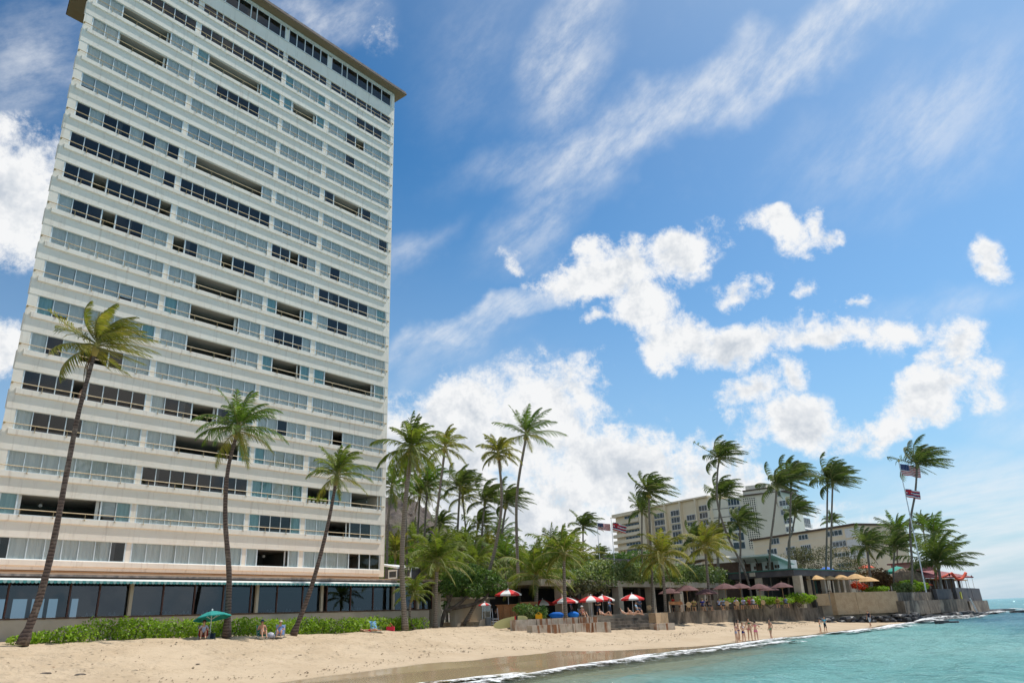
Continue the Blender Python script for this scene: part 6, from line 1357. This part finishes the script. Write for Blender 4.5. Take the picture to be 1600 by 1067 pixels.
# ------------------------------------------------------------------ restaurant on the point
MT['tile_red'] = pm('red_roof', (.22, .05, .05), (.30, .08, .07), rough=.7, scale=2); MT['pink'] = pm('pink_wall', (.50, .20, .20), rough=.8); MT['thatch'] = pm('thatch', (.28, .21, .14), (.18, .13, .09), rough=.95, scale=3, bump=1.0, bscale=14, stretch=(1, 1, .3))
pt_ = thing('point_restaurant', atd(1475, 905, 165) * np.array([1, 1, 0]) + np.array([0, 0, 3.95]), 'dark red roofed restaurant at the tip of the point with red garlands', 'building', world=True)
kp = Plane(1436, 160, 1502, 172); z1 = kp.hit(1470, 899)[1]
b = MB(); kp.box(b, 0, kp.L, 1.5, 8, 3.95, z1 - .4); b.build('wall', MT['brown'], pt_)
b = MB(); b.hexa([kp.P(-.8, -1.6, z1 - .5), kp.P(kp.L + 1.2, -1.6, z1 - .5), kp.P(kp.L - 1.5, 5, z1 + 1.3), kp.P(1.5, 5, z1 + 1.3), kp.P(-.8, -1.6, z1 - .3), kp.P(kp.L + 1.2, -1.6, z1 - .3), kp.P(kp.L - 1.5, 5, z1 + 1.5), kp.P(1.5, 5, z1 + 1.5)]); b.build('roof', MT['tile_red'], pt_)
b = MB(); kp.box(b, 0, kp.L * .45, .5, 5, z1 + 1.0, z1 + 2.2); b.build('upper_wall', MT['pink'], pt_)
b = MB(); kp.box(b, -.4, kp.L * .45 + .4, -.2, 5.5, z1 + 2.2, z1 + 2.45); b.build('upper_roof', MT['tile_red'], pt_)
for px in (1443, 1455, 1468, 1480, 1491):
    u = kp.hit(px, 910)[0]; b = MB(); kp.box(b, u - .15, u + .15, -1.0, -.7, 3.95, z1 - .5); b.build('post', MT['brown'], pt_)
for px in (1449, 1461, 1474):
    u = kp.hit(px, 910)[0]; hwin(kp, pt_, u - .7, u + .7, 4.9, z1 - .8, 2, fm='white', back='hblue', v=1.4)
def garland(label, pts, r=.32):
    b = MB(); pp = spline(pts, 20); b.tube(pp, [r * (1 + .18 * (i % 2)) for i in range(20)], 7); tag(b.build('garland', MT['redo_cl'], smooth=True), label, 'garland')
garland('red garland swag hanging in a deep loop under the roof of the point restaurant', [kp.P(kp.hit(1470, 897)[0], -2, kp.hit(1470, 896)[1]), kp.P(kp.hit(1479, 905)[0], -2, kp.hit(1479, 905)[1]), kp.P(kp.hit(1487, 904)[0], -2, kp.hit(1487, 904)[1]), kp.P(kp.hit(1492, 895)[0], -2, kp.hit(1492, 896)[1])], .24)
garland('red paper garland strung left of the deep loop', [kp.P(kp.hit(1444, 906)[0], -2, kp.hit(1444, 906)[1]), kp.P(kp.hit(1456, 902)[0], -2, kp.hit(1456, 902)[1]), kp.P(kp.hit(1468, 897)[0], -2, kp.hit(1468, 897)[1])], .17)
th = thing('thatched_hut', atd(1414, 918, 150) * np.array([1, 1, 0]) + np.array([0, 0, 3.95]), 'small thatched hut among the palms of the point', 'hut', world=True)
c = atd(1416, 900, 150); b = MB(); b.lathe([(2.9, -.8), (2.7, -.2), (1.9, .7), (.9, 1.2), (.05, 1.35)], 14, c); b.v = [(x + random.uniform(-.12, .12), y + random.uniform(-.12, .12), z + random.uniform(-.1, .1)) for x, y, z in b.v]; b.build('roof', MT['thatch'], th)
for a in (0.4, 2, 3.5, 5.1): b = MB(); b.tube([(c[0] + 2.2 * math.cos(a), c[1] + 2.2 * math.sin(a), 3.95), (c[0] + 2.2 * math.cos(a), c[1] + 2.2 * math.sin(a), c[2] - .3)], .09, 6); b.build('post', MT['pole'], th)
# pergola roof and torches at the tip
pg = thing('deck_pergola', W(172, 32, 3.95), 'light open pergola on thin posts at the tip of the point', 'pergola', world=True)
zq = 6.3; b = MB(); fbox(b, 158, 183, 29, 34, zq, zq + .15); b.build('roof', MT['tan_cl'], pg)
for s in (158.5, 163, 168, 173, 178, 182.5):
    b = MB(); b.tube([W(s, 29.3, 3.95), W(s, 29.3, zq)], .06, 5); b.build('post', MT['pole_w'], pg)
for i, s in enumerate((150, 161, 170, 178, 183.5)):
    b = MB(); P = W(s, 28.2, 3.95); b.tube([P, P + np.array([0, 0, 2.9])], .03, 5); th = thing('garden_torch', P, ['garden torch by the gap in the parapet', 'garden torch second from the gap in the parapet', 'garden torch in the middle of the tip parapet', 'garden torch second from the very tip', 'garden torch at the very tip of the point'][i], 'torch', 'torches along the parapet', world=True); b.build('pole', MT['pole'], th)
    b = MB(); b.lathe([(.06, 2.8), (.16, 3.0), (.14, 3.25), (.02, 3.35)], 7, P); b.build('head', MT['dark'], th)
wb = MB(); P = W(156.3, 26.2, 0); wb.box(-.35, .35, -.1, .1, 2.6, 4.0, 0, lambda x, y, z: W(156.3 + x, 26.3 + y, z)); tag(wb.build('notice_board', pm('yellow_paint', (.55, .50, .06), rough=.6)), 'yellow green notice board in the gap of the parapet', 'sign')
ld = thing('pool_ladder', W(158.2, 25.0, 0), 'white ladder rail running down the tip wall to the water', 'ladder', world=True); b = MB(); b.tube([W(157.5, 25.2, 2.9), W(158.6, 24.6, .2)], .06, 5); b.build('rail', MT['pole_w'], ld); b = MB(); b.tube([W(158.1, 25.4, 2.9), W(159.2, 24.8, .2)], .06, 5); b.build('rail', MT['pole_w'], ld)

# ------------------------------------------------------------------ beach furniture
def beach_chair(label, foot, rz, col, group=None, frame='steel'):
    th = thing('beach_chair', foot, label, 'chair', group, rz); m_ = cloth(*col)
    b = MB(); b.hexa([(-.27, -.28, .20), (.27, -.28, .20), (.27, .16, .14), (-.27, .16, .14), (-.27, -.28, .22), (.27, -.28, .22), (.27, .16, .16), (-.27, .16, .16)]); b.build('seat', m_, th, local=True)
    b = MB(); b.hexa([(-.27, .15, .16), (.27, .15, .16), (.27, .17, .14), (-.27, .17, .14), (-.27, .46, .80), (.27, .46, .80), (.27, .49, .79), (-.27, .49, .79)]); b.build('backrest', m_, th, local=True)
    for s in (-1, 1):
        b = MB(); b.tube([(s * .29, -.30, 0), (s * .29, -.26, .21), (s * .29, .18, .15), (s * .29, .48, .82)], .016, 5); b.build('frame', MT[frame], th, local=True)
        b = MB(); b.tube([(s * .29, .40, 0), (s * .29, .0, .38), (s * .29, -.25, .38)], .016, 5); b.build('arm', MT[frame], th, local=True)
    return th
fc_ = lambda P: math.atan2(P[0], P[1]) * -1 + 0     # turn a figure's front (-Y) toward the camera
f = gn(317, 997, 46.0); beach_chair('low red beach chair under the teal umbrella', f, fc_(f), (170, 50, 40)); person('person in a dark hat and pale shirt sitting under the teal umbrella', f + np.array([0, 0, .04]), fc_(f), 'low', 1.72, (190, 190, 205), (60, 60, 75), 'skin', 'hair', False, (60, 45, 40))
b = MB(); f = gn(331, 997, 46.2); b.box(-.16, .16, -.14, .14, 0, .32, 0, lambda x, y, z: (f[0] + x, f[1] + y, f[2] + z)); b.tube([(f[0] - .14, f[1], f[2] + .32), (f[0], f[1], f[2] + .46), (f[0] + .14, f[1], f[2] + .32)], .015, 4); tag(b.build('beach_bag', cloth(40, 55, 70)), 'dark beach bag beside the umbrella pole', 'bag')
f = gn(409, 1000, 45.2); beach_chair('low green beach chair, left one of the couple', f, fc_(f) + .2, (40, 120, 105)); person('person in a cap sitting forward on the green beach chair', f + np.array([0, 0, .04]), fc_(f) + .2, 'low', 1.74, (200, 150, 120), (40, 120, 105), 'skin', 'hair', False, (40, 70, 90))
f = gn(436.5, 1000, 45.2); beach_chair('low blue and white beach chair, right one of the couple', f, fc_(f) - .1, (150, 175, 215)); person('person in a pale hat reading on the blue and white beach chair', f + np.array([0, 0, .04]), fc_(f) - .1, 'low', 1.66, (120, 150, 200), (60, 70, 130), 'skin', 'hair_fair', False, (225, 215, 195))
f = gn(422, 999, 45.4); b = MB(); b.lathe([(.02, 0), (.26, .02), (.28, .16), (.2, .3), (.05, .34)], 9, f); tag(b.build('beach_bag', cloth(205, 205, 215), smooth=True), 'rolled pale towel bag between the seated couple', 'bag')
f = gn(586, 987, 47.4); beach_chair('empty pale blue beach chair on the sand by the hedge', f, fc_(f) + .5, (120, 165, 210))
f = gn(578, 989.5, 46.8); b = MB(); b.box(-1.0, 1.0, -.45, .45, .01, .04, 0, lambda x, y, z: (f[0] + x, f[1] + y, f[2] + z)); tag(b.build('beach_towel', cloth(215, 205, 185)), 'pale towel under the sunbather by the hedge', 'towel'); person('sunbather lying on the towel left of the blue chair', f + np.array([0, 0, .03]), R(80), 'lie', 1.68, (190, 60, 70), (190, 60, 70), 'skin', 'hair_fair', True)
f = gn(610, 987.5, 47.3); b = MB(); b.box(-.3, .3, -.18, .18, 0, .34, 0, lambda x, y, z: (f[0] + x, f[1] + y, f[2] + z)); b.tube([(f[0] - .2, f[1], f[2] + .34), (f[0], f[1], f[2] + .58), (f[0] + .2, f[1], f[2] + .34)], .02, 4); tag(b.build('beach_bag', cloth(200, 45, 70)), 'red beach bag on the sand by the palm', 'bag')
# kiosk, cart, bin, surfboard
MT['wood'] = pm('kiosk_wood', (.30, .13, .05), (.40, .19, .08), rough=.6, scale=3, stretch=(1, 1, .2)); MT['plastic'] = pm('grey_plastic', (.09, .11, .13), rough=.5); MT['tarp'] = glassmat('clear_tarp', (.62, .68, .72), refl=.15, rough=.25)
D = 74.5; kk = thing('kiosk', place(792, 970, D, 1.8), 'brown wooden beach kiosk counter under the highest striped umbrella', 'kiosk', world=True); kq = Plane(775, D, 836, D - 1)
z0, z1 = 1.75, kq.hit(792, 945)[1]; u1 = kq.hit(808, 955)[0]
nb = 9
for i in range(nb): b = MB(); kq.box(b, u1 * i / nb + .01, u1 * (i + 1) / nb - .01, 0, .06, z0, z1); b.build('board', MT['wood'], kk)
b = MB(); kq.box(b, -.1, u1 + .1, -.15, .6, z1, z1 + .06); b.build('counter', MT['wood'], kk)
b = MB(); kq.box(b, u1 - .06, u1 - .01, .07, 1.4, z0, z1); kq.box(b, 0.01, .06, .07, 1.4, z0, z1); b.build('side', MT['wood'], kk)
b = MB(); kq.box(b, u1 + .15, kq.L, .5, .56, z1 - .05, z1 + .22); kq.box(b, kq.L - .1, kq.L, .5, .58, 1.8, z1 - .05); b.build('sign_rail', MT['wood'], kk)
D = 73.2; ct = thing('beach_cart', place(758, 975, D, 1.8), 'metal beach cart with clear covers under the small umbrella', 'cart', world=True); kc = Plane(751, D, 776, D - .3)
b = MB(); kc.box(b, .1, kc.L * .55, 0, .8, kc.hit(755, 955)[1], kc.hit(755, 944)[1]); b.build('cover', MT['tarp'], ct)
for u in (.1, kc.L * .55): b = MB(); b.tube([kc.P(u, 0, 1.75), kc.P(u, 0, kc.hit(755, 943)[1])], .03, 5); b.build('post', MT['steel'], ct)
for i, u in enumerate((kc.L * .62, kc.L * .95)): b = MB(); b.tube([kc.P(u + .25, -.3, 1.75), kc.P(u, .3, kc.hit(765, 950)[1]), kc.P(u - .2, .5, kc.hit(765, 958)[1])], .025, 5); b.build('handrail', MT['steel'], ct)
for i in range(4): b = MB(); kc.box(b, kc.L * .62, kc.L * 1.0, -.3 + i * .2, -.1 + i * .2, 1.85 + .22 * i, 1.9 + .22 * i); b.build('step', MT['pole_w'], ct)
b = MB(); b.hexa([kc.P(-.3, -.2, 1.75), kc.P(kc.L * .6, -.3, 1.75), kc.P(kc.L * .55, .3, 1.75), kc.P(-.2, .3, 1.75), kc.P(-.1, -.1, 2.5), kc.P(kc.L * .5, -.1, 2.6), kc.P(kc.L * .5, .2, 2.6), kc.P(-.1, .2, 2.5)]); tag(b.build('plinth', MT['club']), 'rough stone plinth in front of the beach cart', 'plinth')
f = place(763, 975, 72.6, 1.72); b = MB(); b.lathe([(.0, .02), (.24, .02), (.29, .85), (.31, .86), (.31, .93), (.0, .97)], 10, f); tag(b.build('litter_bin', MT['plastic']), 'dark grey bin beside the beach cart', 'bin')
MT['board_y'] = pm('surfboard_yellow', (.58, .54, .22), rough=.35, spec=.5)
sb = thing('surfboard', place(795, 978, 71.2, 1.6), 'pale yellow surfboard lying on its edge with a dark red band', 'surfboard', world=True); k5 = Plane(769, 68.5, 822, 69)
ZB = max(terr(place(775, 978, 68.5, 0)), terr(place(820, 975, 69, 0))) - .1
def board(u0, u1, mat, nm):
    b = MB(); N5 = 14; U = np.linspace(u0, u1, N5 + 1)
    def prof(u):
        q = u / k5.L; w_ = .72 * (max(0, 1 - abs(2 * q - 1) ** 2.6)) ** .5 + .01; zc = ZB + .40 + .50 * q; return zc, w_
    for i in range(N5):
        (za, wa), (zb2, wb2) = prof(U[i]), prof(U[i + 1])
        b.hexa([k5.P(U[i], 0, za - wa * .55), k5.P(U[i + 1], 0, zb2 - wb2 * .55), k5.P(U[i + 1], .09, zb2 - wb2 * .55), k5.P(U[i], .09, za - wa * .55), k5.P(U[i], .0, za + wa * .55), k5.P(U[i + 1], 0, zb2 + wb2 * .55), k5.P(U[i + 1], .09, zb2 + wb2 * .55), k5.P(U[i], .09, za + wa * .55)])
    b.build(nm, mat, sb)
ua, ub, uc_ = k5.hit(804, 972)[0], k5.hit(806.5, 972)[0], k5.hit(809, 972)[0]
board(0.01, ua, MT['board_y'], 'deck'); board(ua + .004, ub, MT['red_cl'], 'red_band'); board(ub + .004, uc_, MT['dark'], 'dark_band'); board(uc_ + .004, k5.L - .01, MT['board_y'], 'nose')
def kayak(label, px0, px1, py, D, col, z):
    P0, P1 = place(px0, py, D, z), place(px1, py, D, z); b = MB(); pts = [P0 + (P1 - P0) * q + np.array([0, 0, .12 * (2 * q - 1) ** 2]) for q in np.linspace(0, 1, 9)]; b.tube(pts, [.04, .2, .3, .34, .35, .34, .3, .2, .04], 10); tag(b.build('kayak', cloth(*col), smooth=True), label, 'kayak')
kayak('bright blue kayak on the sand left of the pale palm trunk', 857, 882, 957, 76.5, (25, 110, 205), 2.6); kayak('bright blue kayak on the sand right of the pale palm trunk', 886, 905, 956, 77.5, (30, 120, 215), 2.6)
f = place(842, 965, 71, 2.34); b = MB(); b.box(-.3, .3, -.2, .2, .0, .45, 0, lambda x, y, z: (f[0] + x, f[1] + y, f[2] + z)); b.tube([(f[0] - .25, f[1], f[2] + .45), (f[0], f[1], f[2] + .62), (f[0] + .25, f[1], f[2] + .45)], .02, 4); tag(b.build('cool_box', cloth(220, 160, 25)), 'yellow cool box on the rust-streaked wall', 'box')
# wooden sign frame on the terrace
sg = thing('sign_frame', place(1050, 950, 85.5, 2.5), 'brown wooden sign frame with two posts at the terrace corner', 'sign', world=True); ks = Plane(1041, 85.2, 1061, 86)
for u in (.05, ks.L - .05): b = MB(); ks.box(b, u - .06, u + .06, 0, .12, 2.5, ks.hit(1050, 939)[1]); b.build('post', MT['club'], sg)
b = MB(); ks.box(b, .0, ks.L, -.03, .0, ks.hit(1050, 944.5)[1], ks.hit(1050, 939.5)[1]); b.build('board', MT['wood'], sg)
# cafe chairs with round backs, tables
MT['cane'] = pm('cane', (.52, .36, .20), (.42, .28, .15), rough=.7, scale=12)
def cafe_chair(label, foot, rz, group, disc=True):
    th = thing('cafe_chair', foot, label, 'chair', group, rz)
    b = MB(); b.lathe([(.0, .46), (.23, .46), (.24, .44), (.23, .42), (.0, .42)], 10); b.build('seat', MT['cane'], th, local=True)
    if not disc:
        b = MB()
        for i in range(4): b.box(-.19 + i * .115, -.19 + i * .115 + .035, .20, .225, .44, .82)
        b.box(-.21, .21, .195, .23, .82, .88); b.build('backrest', MT['brown'], th, local=True)
    else:
      b = MB(); pts = [(.24 * math.cos(a), .22, .72 + .24 * math.sin(a)) for a in np.linspace(0, 6.283, 14)]; b.poly([(x, y, z) for x, y, z in pts[:-1]]); b.poly([(x, y + .03, z) for x, y, z in pts[:-1]][::-1]); b.tube(pts, .025, 4, cap=False); b.build('backrest', MT['cane'], th, local=True)
    for sx in (-1, 1):
        for sy in (-1, 1): b = MB(); b.tube([(sx * .2, sy * .18, 0), (sx * .18, sy * .17, .43)], .018, 4); b.build('leg', MT['pole'], th, local=True)
    return th
def cafe_table(label, foot, group):
    th = thing('cafe_table', foot, label, 'table', group); b = MB(); b.lathe([(0, .76), (.5, .76), (.52, .74), (.5, .72), (0, .72)], 14); b.build('top', MT['white_cl'], th, local=True); b = MB(); b.lathe([(.04, .72), (.04, .05), (.25, .02), (.25, 0)], 8); b.build('base', MT['dark'], th, local=True)
TZ = 2.5
spots = [(1064, 950, 88.5, 'seat', (210, 130, 130), 'person in pink at the table left of the front maroon umbrella', 0), (1085, 951, 87, 'seat', (175, 155, 90), 'person in khaki with back to the beach by the front maroon umbrella', 3.0), (1098, 949, 90, 'seat_eat', (25, 50, 150), 'person in royal blue left of the pale palm trunk on the terrace', 2.6), (1107, 949, 92, 'seat', (40, 45, 55), 'person in dark top behind the pale palm trunk', 2.0),
         (1124, 949, 94, 'seat_eat', (170, 190, 225), 'person in light blue right of the pale palm trunk', .6), (1131, 950, 91, 'seat', (160, 180, 210), 'person in grey blue beside a cane chair back', 2.8), (1151, 949, 95, 'seat', (190, 195, 230), 'person in lilac shirt at the middle terrace table', 3.1), (1163, 949, 96, 'seat_eat', (185, 190, 225), 'person in pale violet beside the one in lilac', 3.3), (1172, 948, 96, 'seat', (190, 70, 60), 'person in red at the middle terrace table', 2.4), (1178, 948, 95, 'seat', (200, 215, 240), 'person in white shirt leaning at the middle terrace table', 2.2), (1175, 949, 99, 'seat_eat', (35, 45, 110), 'person in navy behind the white shirt', .4),
         (1216, 946, 101, 'seat', (190, 160, 80), 'person in mustard by the green hedge', 2.8), (1228, 945, 102, 'seat_eat', (140, 165, 215), 'person in sky blue by the green hedge', 2.4)]
for i, (px, py, D, ps, col, lb, rz) in enumerate(spots):
    f = place(px, py, D, TZ); cafe_chair(('brown slatted chair of the ' + lb).replace('seated with ', '').replace(' on the terrace', '').replace('by the front maroon umbrella', 'by the front umbrella').replace('left of the front maroon umbrella', 'left of the front umbrella').replace('with back to the beach ', ''), f, rz, 'slatted chairs of the terrace', False); person(lb, f + np.array([0, 0, .03]), rz, ps, 1.7, col, (50, 55, 70), 'skin', random.choice(['hair', 'hair_fair']), random.random() < .4, group='diners on the terrace')
for px, D, lb in ((1076, 86, 'empty cane chair with round back in front of the front maroon umbrella'), (1136, 90.5, 'empty cane chair with round back right of the pale palm trunk'), (1152, 93.5, 'empty cane chair with round back below the middle maroon umbrella'), (1193, 98, 'empty cane chair with round back before the hedge'), (1014, 86, 'empty cane chair by the stone pillar')):
    f = place(px, 950, D, TZ if px > 1030 else 2.34); cafe_chair(lb, f, 3.1, 'cane chairs of the terrace')
for px, D, lb in ((1075, 89.5, 'round white terrace table under the front maroon umbrella'), (1102, 92.5, 'round white terrace table behind the pale palm trunk'), (1136, 93, 'round white terrace table right of the pale palm trunk'), (1166, 98, 'round white terrace table among the diners in lilac and red'), (1222, 103, 'round white terrace table by the green hedge')):
    cafe_table(lb, place(px, 948, D, TZ), 'round terrace tables')
person('waiter in red standing under the maroon umbrellas', place(1052, 948, 94, TZ), .3, 'shirt_fold', 1.72, (200, 40, 35), (40, 40, 45), 'skin_dark')
# raised terrace diners
for px, D, col, lb, rz in ((1263, 116, (170, 60, 45), 'person in red under the left-hand tan umbrella', .5), (1270, 117, (160, 175, 220), 'person in pale blue under the left-hand tan umbrella', 2.5), (1286, 119, (130, 170, 150), 'person in sea green between the tan umbrellas', 2.8), (1293, 119, (210, 205, 200), 'person in white between the tan umbrellas', .8)):
    f = place(px, 925, D, 3.95); cafe_chair(('brown slatted chair of the ' + lb).replace('seated with ', '').replace(' on the terrace', '').replace('by the front maroon umbrella', 'by the front umbrella').replace('left of the front maroon umbrella', 'left of the front umbrella').replace('with back to the beach ', ''), f, rz, 'slatted chairs of the raised terrace', False); person(lb, f + np.array([0, 0, .03]), rz, 'seat', 1.7, col, (50, 55, 70), 'skin', 'hair', False, group='diners on the raised terrace')
# sunbathers round the striped umbrellas
SZ = 2.34
for px, py, D, ps, col, lb, rz, hat in ((911, 962, 75, 'low', (170, 110, 95), 'sunbather in a white cap sitting on a low chair right of the pale palm trunk', .5, (225, 225, 225)), (944, 961, 76, 'recline', (60, 60, 80), 'sunbather reclining on the sand under the overlapping striped umbrellas', 1.0, None), (978, 959, 77, 'recline', (210, 210, 190), 'sunbather reclining in front of the stone pillar', 1.3, None), (990, 959, 78, 'recline', (60, 120, 90), 'sunbather reclining beside the first one by the pillar', 1.4, None)):
    f = place(px, py, D, SZ); person(lb, f, fc_(f) + rz, ps, 1.7, col, col, 'skin', 'hair', False, hat, 'sunbathers on the sand terrace')
    if ps == 'low': beach_chair('low beach chair under the sunbather in the white cap', f, fc_(f) + rz, (60, 70, 85))
for px, py, D, ps, col, lb, rz in ((996, 957, 80, 'seat', (150, 190, 215), 'person in light blue seated under the furthest right striped umbrella', 1.2), (935, 955, 81, 'shirt_fold', (50, 55, 60), 'person in dark clothes standing behind the overlapping umbrellas', .2), (953, 955, 83, 'shirt_out', (120, 150, 190), 'person in blue bending by the cane chair behind the umbrellas', 1.0), (892, 955, 82, 'shirt_walk', (30, 60, 110), 'person in navy walking behind the pale palm trunk', 1.2), (1000, 955, 88, 'shirt_fold', (100, 120, 150), 'person in grey blue standing under the colonnade', .4)):
    f = place(px, py, D, SZ); person(lb, f, rz, ps, 1.7, col, (60, 70, 90), 'skin', 'hair', False, group='guests behind the umbrellas')
    if ps == 'seat': cafe_chair('cafe chair of the person in light blue under the right striped umbrella', f, rz, 'chairs of the sand terrace', False)
for px, D, col, lb in ((778, 76.2, (110, 60, 55), 'attendant in dark red inside the kiosk, left'), (796, 76.4, (215, 80, 75), 'attendant in red and white inside the kiosk, middle'), (804, 76.3, (225, 225, 225), 'attendant in white inside the kiosk, right')):
    person(lb, place(px, 960, D, 2.0), .2, 'shirt_fold', 1.7, col, (60, 60, 70), 'skin_dark', 'hair', False, group='kiosk attendants')
# bathers at the water's edge
def bather(px, py, n, label, pose, rz, top, bot, Hh, skin='skin', hair='hair', long=True):
    P = onn(px, py, n); P[2] = max(terr(P), -.05); person(label, P, rz, pose, Hh, top, bot, skin, hair, long, group='bathers at the water edge')
bather(1152, 1005, 27.0, 'bather in a purple bikini at the left of the group, arms folded', 'bik_fold', 1.0, (70, 40, 120), (150, 150, 170), 1.62)
bather(1156, 1003, 28.2, 'bather with dark hair behind the purple bikini', 'bik_down', 1.4, (50, 45, 110), (60, 60, 120), 1.72)
bather(1163.5, 1005, 26.8, 'bather in a white top and navy bottoms with folded arms', 'bik_fold', .5, (225, 215, 215), (40, 45, 100), 1.60, hair='hair_fair')
bather(1173.5, 1003, 27.8, 'tallest bather in a green bikini top facing the sea', 'bik_hip', .0, (40, 90, 60), (190, 110, 110), 1.82, hair='hair')
bather(1183.5, 1007, 26.6, 'bather in pink bottoms with arms held out, seen from behind', 'bik_out', 2.8, (215, 120, 130), (215, 105, 140), 1.66, long=False)
bather(1207, 1006, 26.2, 'bather in green bottoms standing apart on the right', 'bik_walk', -1.3, (60, 60, 60), (70, 150, 110), 1.74, long=False)
bather(1283.5, 993, 27.0, 'child in a red swimsuit at the water edge', 'bik_out', 1.2, (205, 45, 75), (90, 150, 150), 1.25, hair='hair_fair')
P = onn(1291.5, 992, 27.2); P[2] = terr(P); person('child in a turquoise shirt and dark shorts beside the red swimsuit', P, .4, 'shirt_fold', 1.45, (60, 165, 190), (25, 30, 45), 'skin', 'hair_fair', False, group='bathers at the water edge')
P = onn(1361, 981, 27.0); P[2] = terr(P); person('person in a navy shirt and pale shorts wading toward the wall', P, -1.2, 'shirt_walk', 1.78, (25, 35, 60), (175, 200, 220), 'skin', 'hair', False)
# someone leaning at an open window of the tower, planters and a lamp in the open rooms
person('person leaning at an open window behind the tallest front palm', W(sn(onn(127, 610, DF + .5))[0], DF + .6, SIL(15) - .74), 2.3, 'bik_hip', 1.7, (200, 150, 140), (200, 150, 140))
for i in range(5):
    P = W(41.25 + i * .42, DF + .02, SIL(17)); th = thing('potted_plant', P, ['first', 'second', 'third', 'fourth', 'fifth'][i] + ' from the left of five small potted plants on the tower window ledge', 'potted plant', 'potted plants on the tower ledge', world=True)
    b = MB(); b.lathe([(.0, .012), (.09, .012), (.13, .2), (.0, .2)], 8, P); b.build('pot', MT['white'], th); leaves([(*(P + np.array([0, 0, .36])), .16, .16, .18)], 70, .08, i, MT['lf_hedge'], 'foliage', th)
# pebbles and seaweed scraps on the sand
rng = np.random.default_rng(77)
for i, (px, py, lb) in enumerate(((125, 1054, 'dark lump of seaweed on the sand at the lower left'), (212, 1047, 'small dark pebble right of the seaweed lump'), (309, 1037, 'small dark pebble below the green umbrella'), (469, 1023, 'small dark pebble below the leaning front palm'), (72, 1052, 'brown scrap of driftwood near the left edge'))):
    P = gnd(px, py); b = MB(); s_ = .16 if i in (0, 4) else .07; b.lathe([(.02, -.4), (.8, -.3), (1, .1), (.6, .5), (.02, .6)], 8); b.v = [tuple(P + np.array([x * s_ * 1.6 * rng.uniform(.8, 1.2), y * s_, z * s_ * .6])) for x, y, z in b.v]; tag(b.build('seaweed_lump' if i == 0 else 'driftwood' if i == 4 else 'pebble', MT['bark']), lb, 'seaweed' if i == 0 else 'driftwood' if i == 4 else 'pebble')

# lamps and chairs glimpsed in open rooms of the tower
for k_, px, lb in ((18, 59, 'round pendant lamp in the open room behind the tallest front palm'), (18, 150, 'second pendant lamp in the same open room, further right'), (16, 330, 'pendant lamp in the open room left of the waved palm trunk'), (19, 415, 'pendant lamp in the lowest open room'), (17, 570, 'pendant lamp in the open room at the tower right edge'), (13, 330, 'pendant lamp in the open room in the second bay high up')):
    zc = SIL(k_) + 1.39; P = W(sn(onn(px, 800, DF + 2.2))[0], DF + 2.0, zc); th = thing('pendant_lamp', P, lb, 'lamp', 'lamps in the tower rooms', world=True)
    b = MB(); b.tube([P, P - np.array([0, 0, .28])], .012, 4); b.build('cord', MT['dark'], th); b = MB(); b.lathe([(.01, -.52), (.10, -.49), (.14, -.40), (.10, -.31), (.01, -.28)], 9, P); b.build('globe', MT['white'], th, smooth=True)
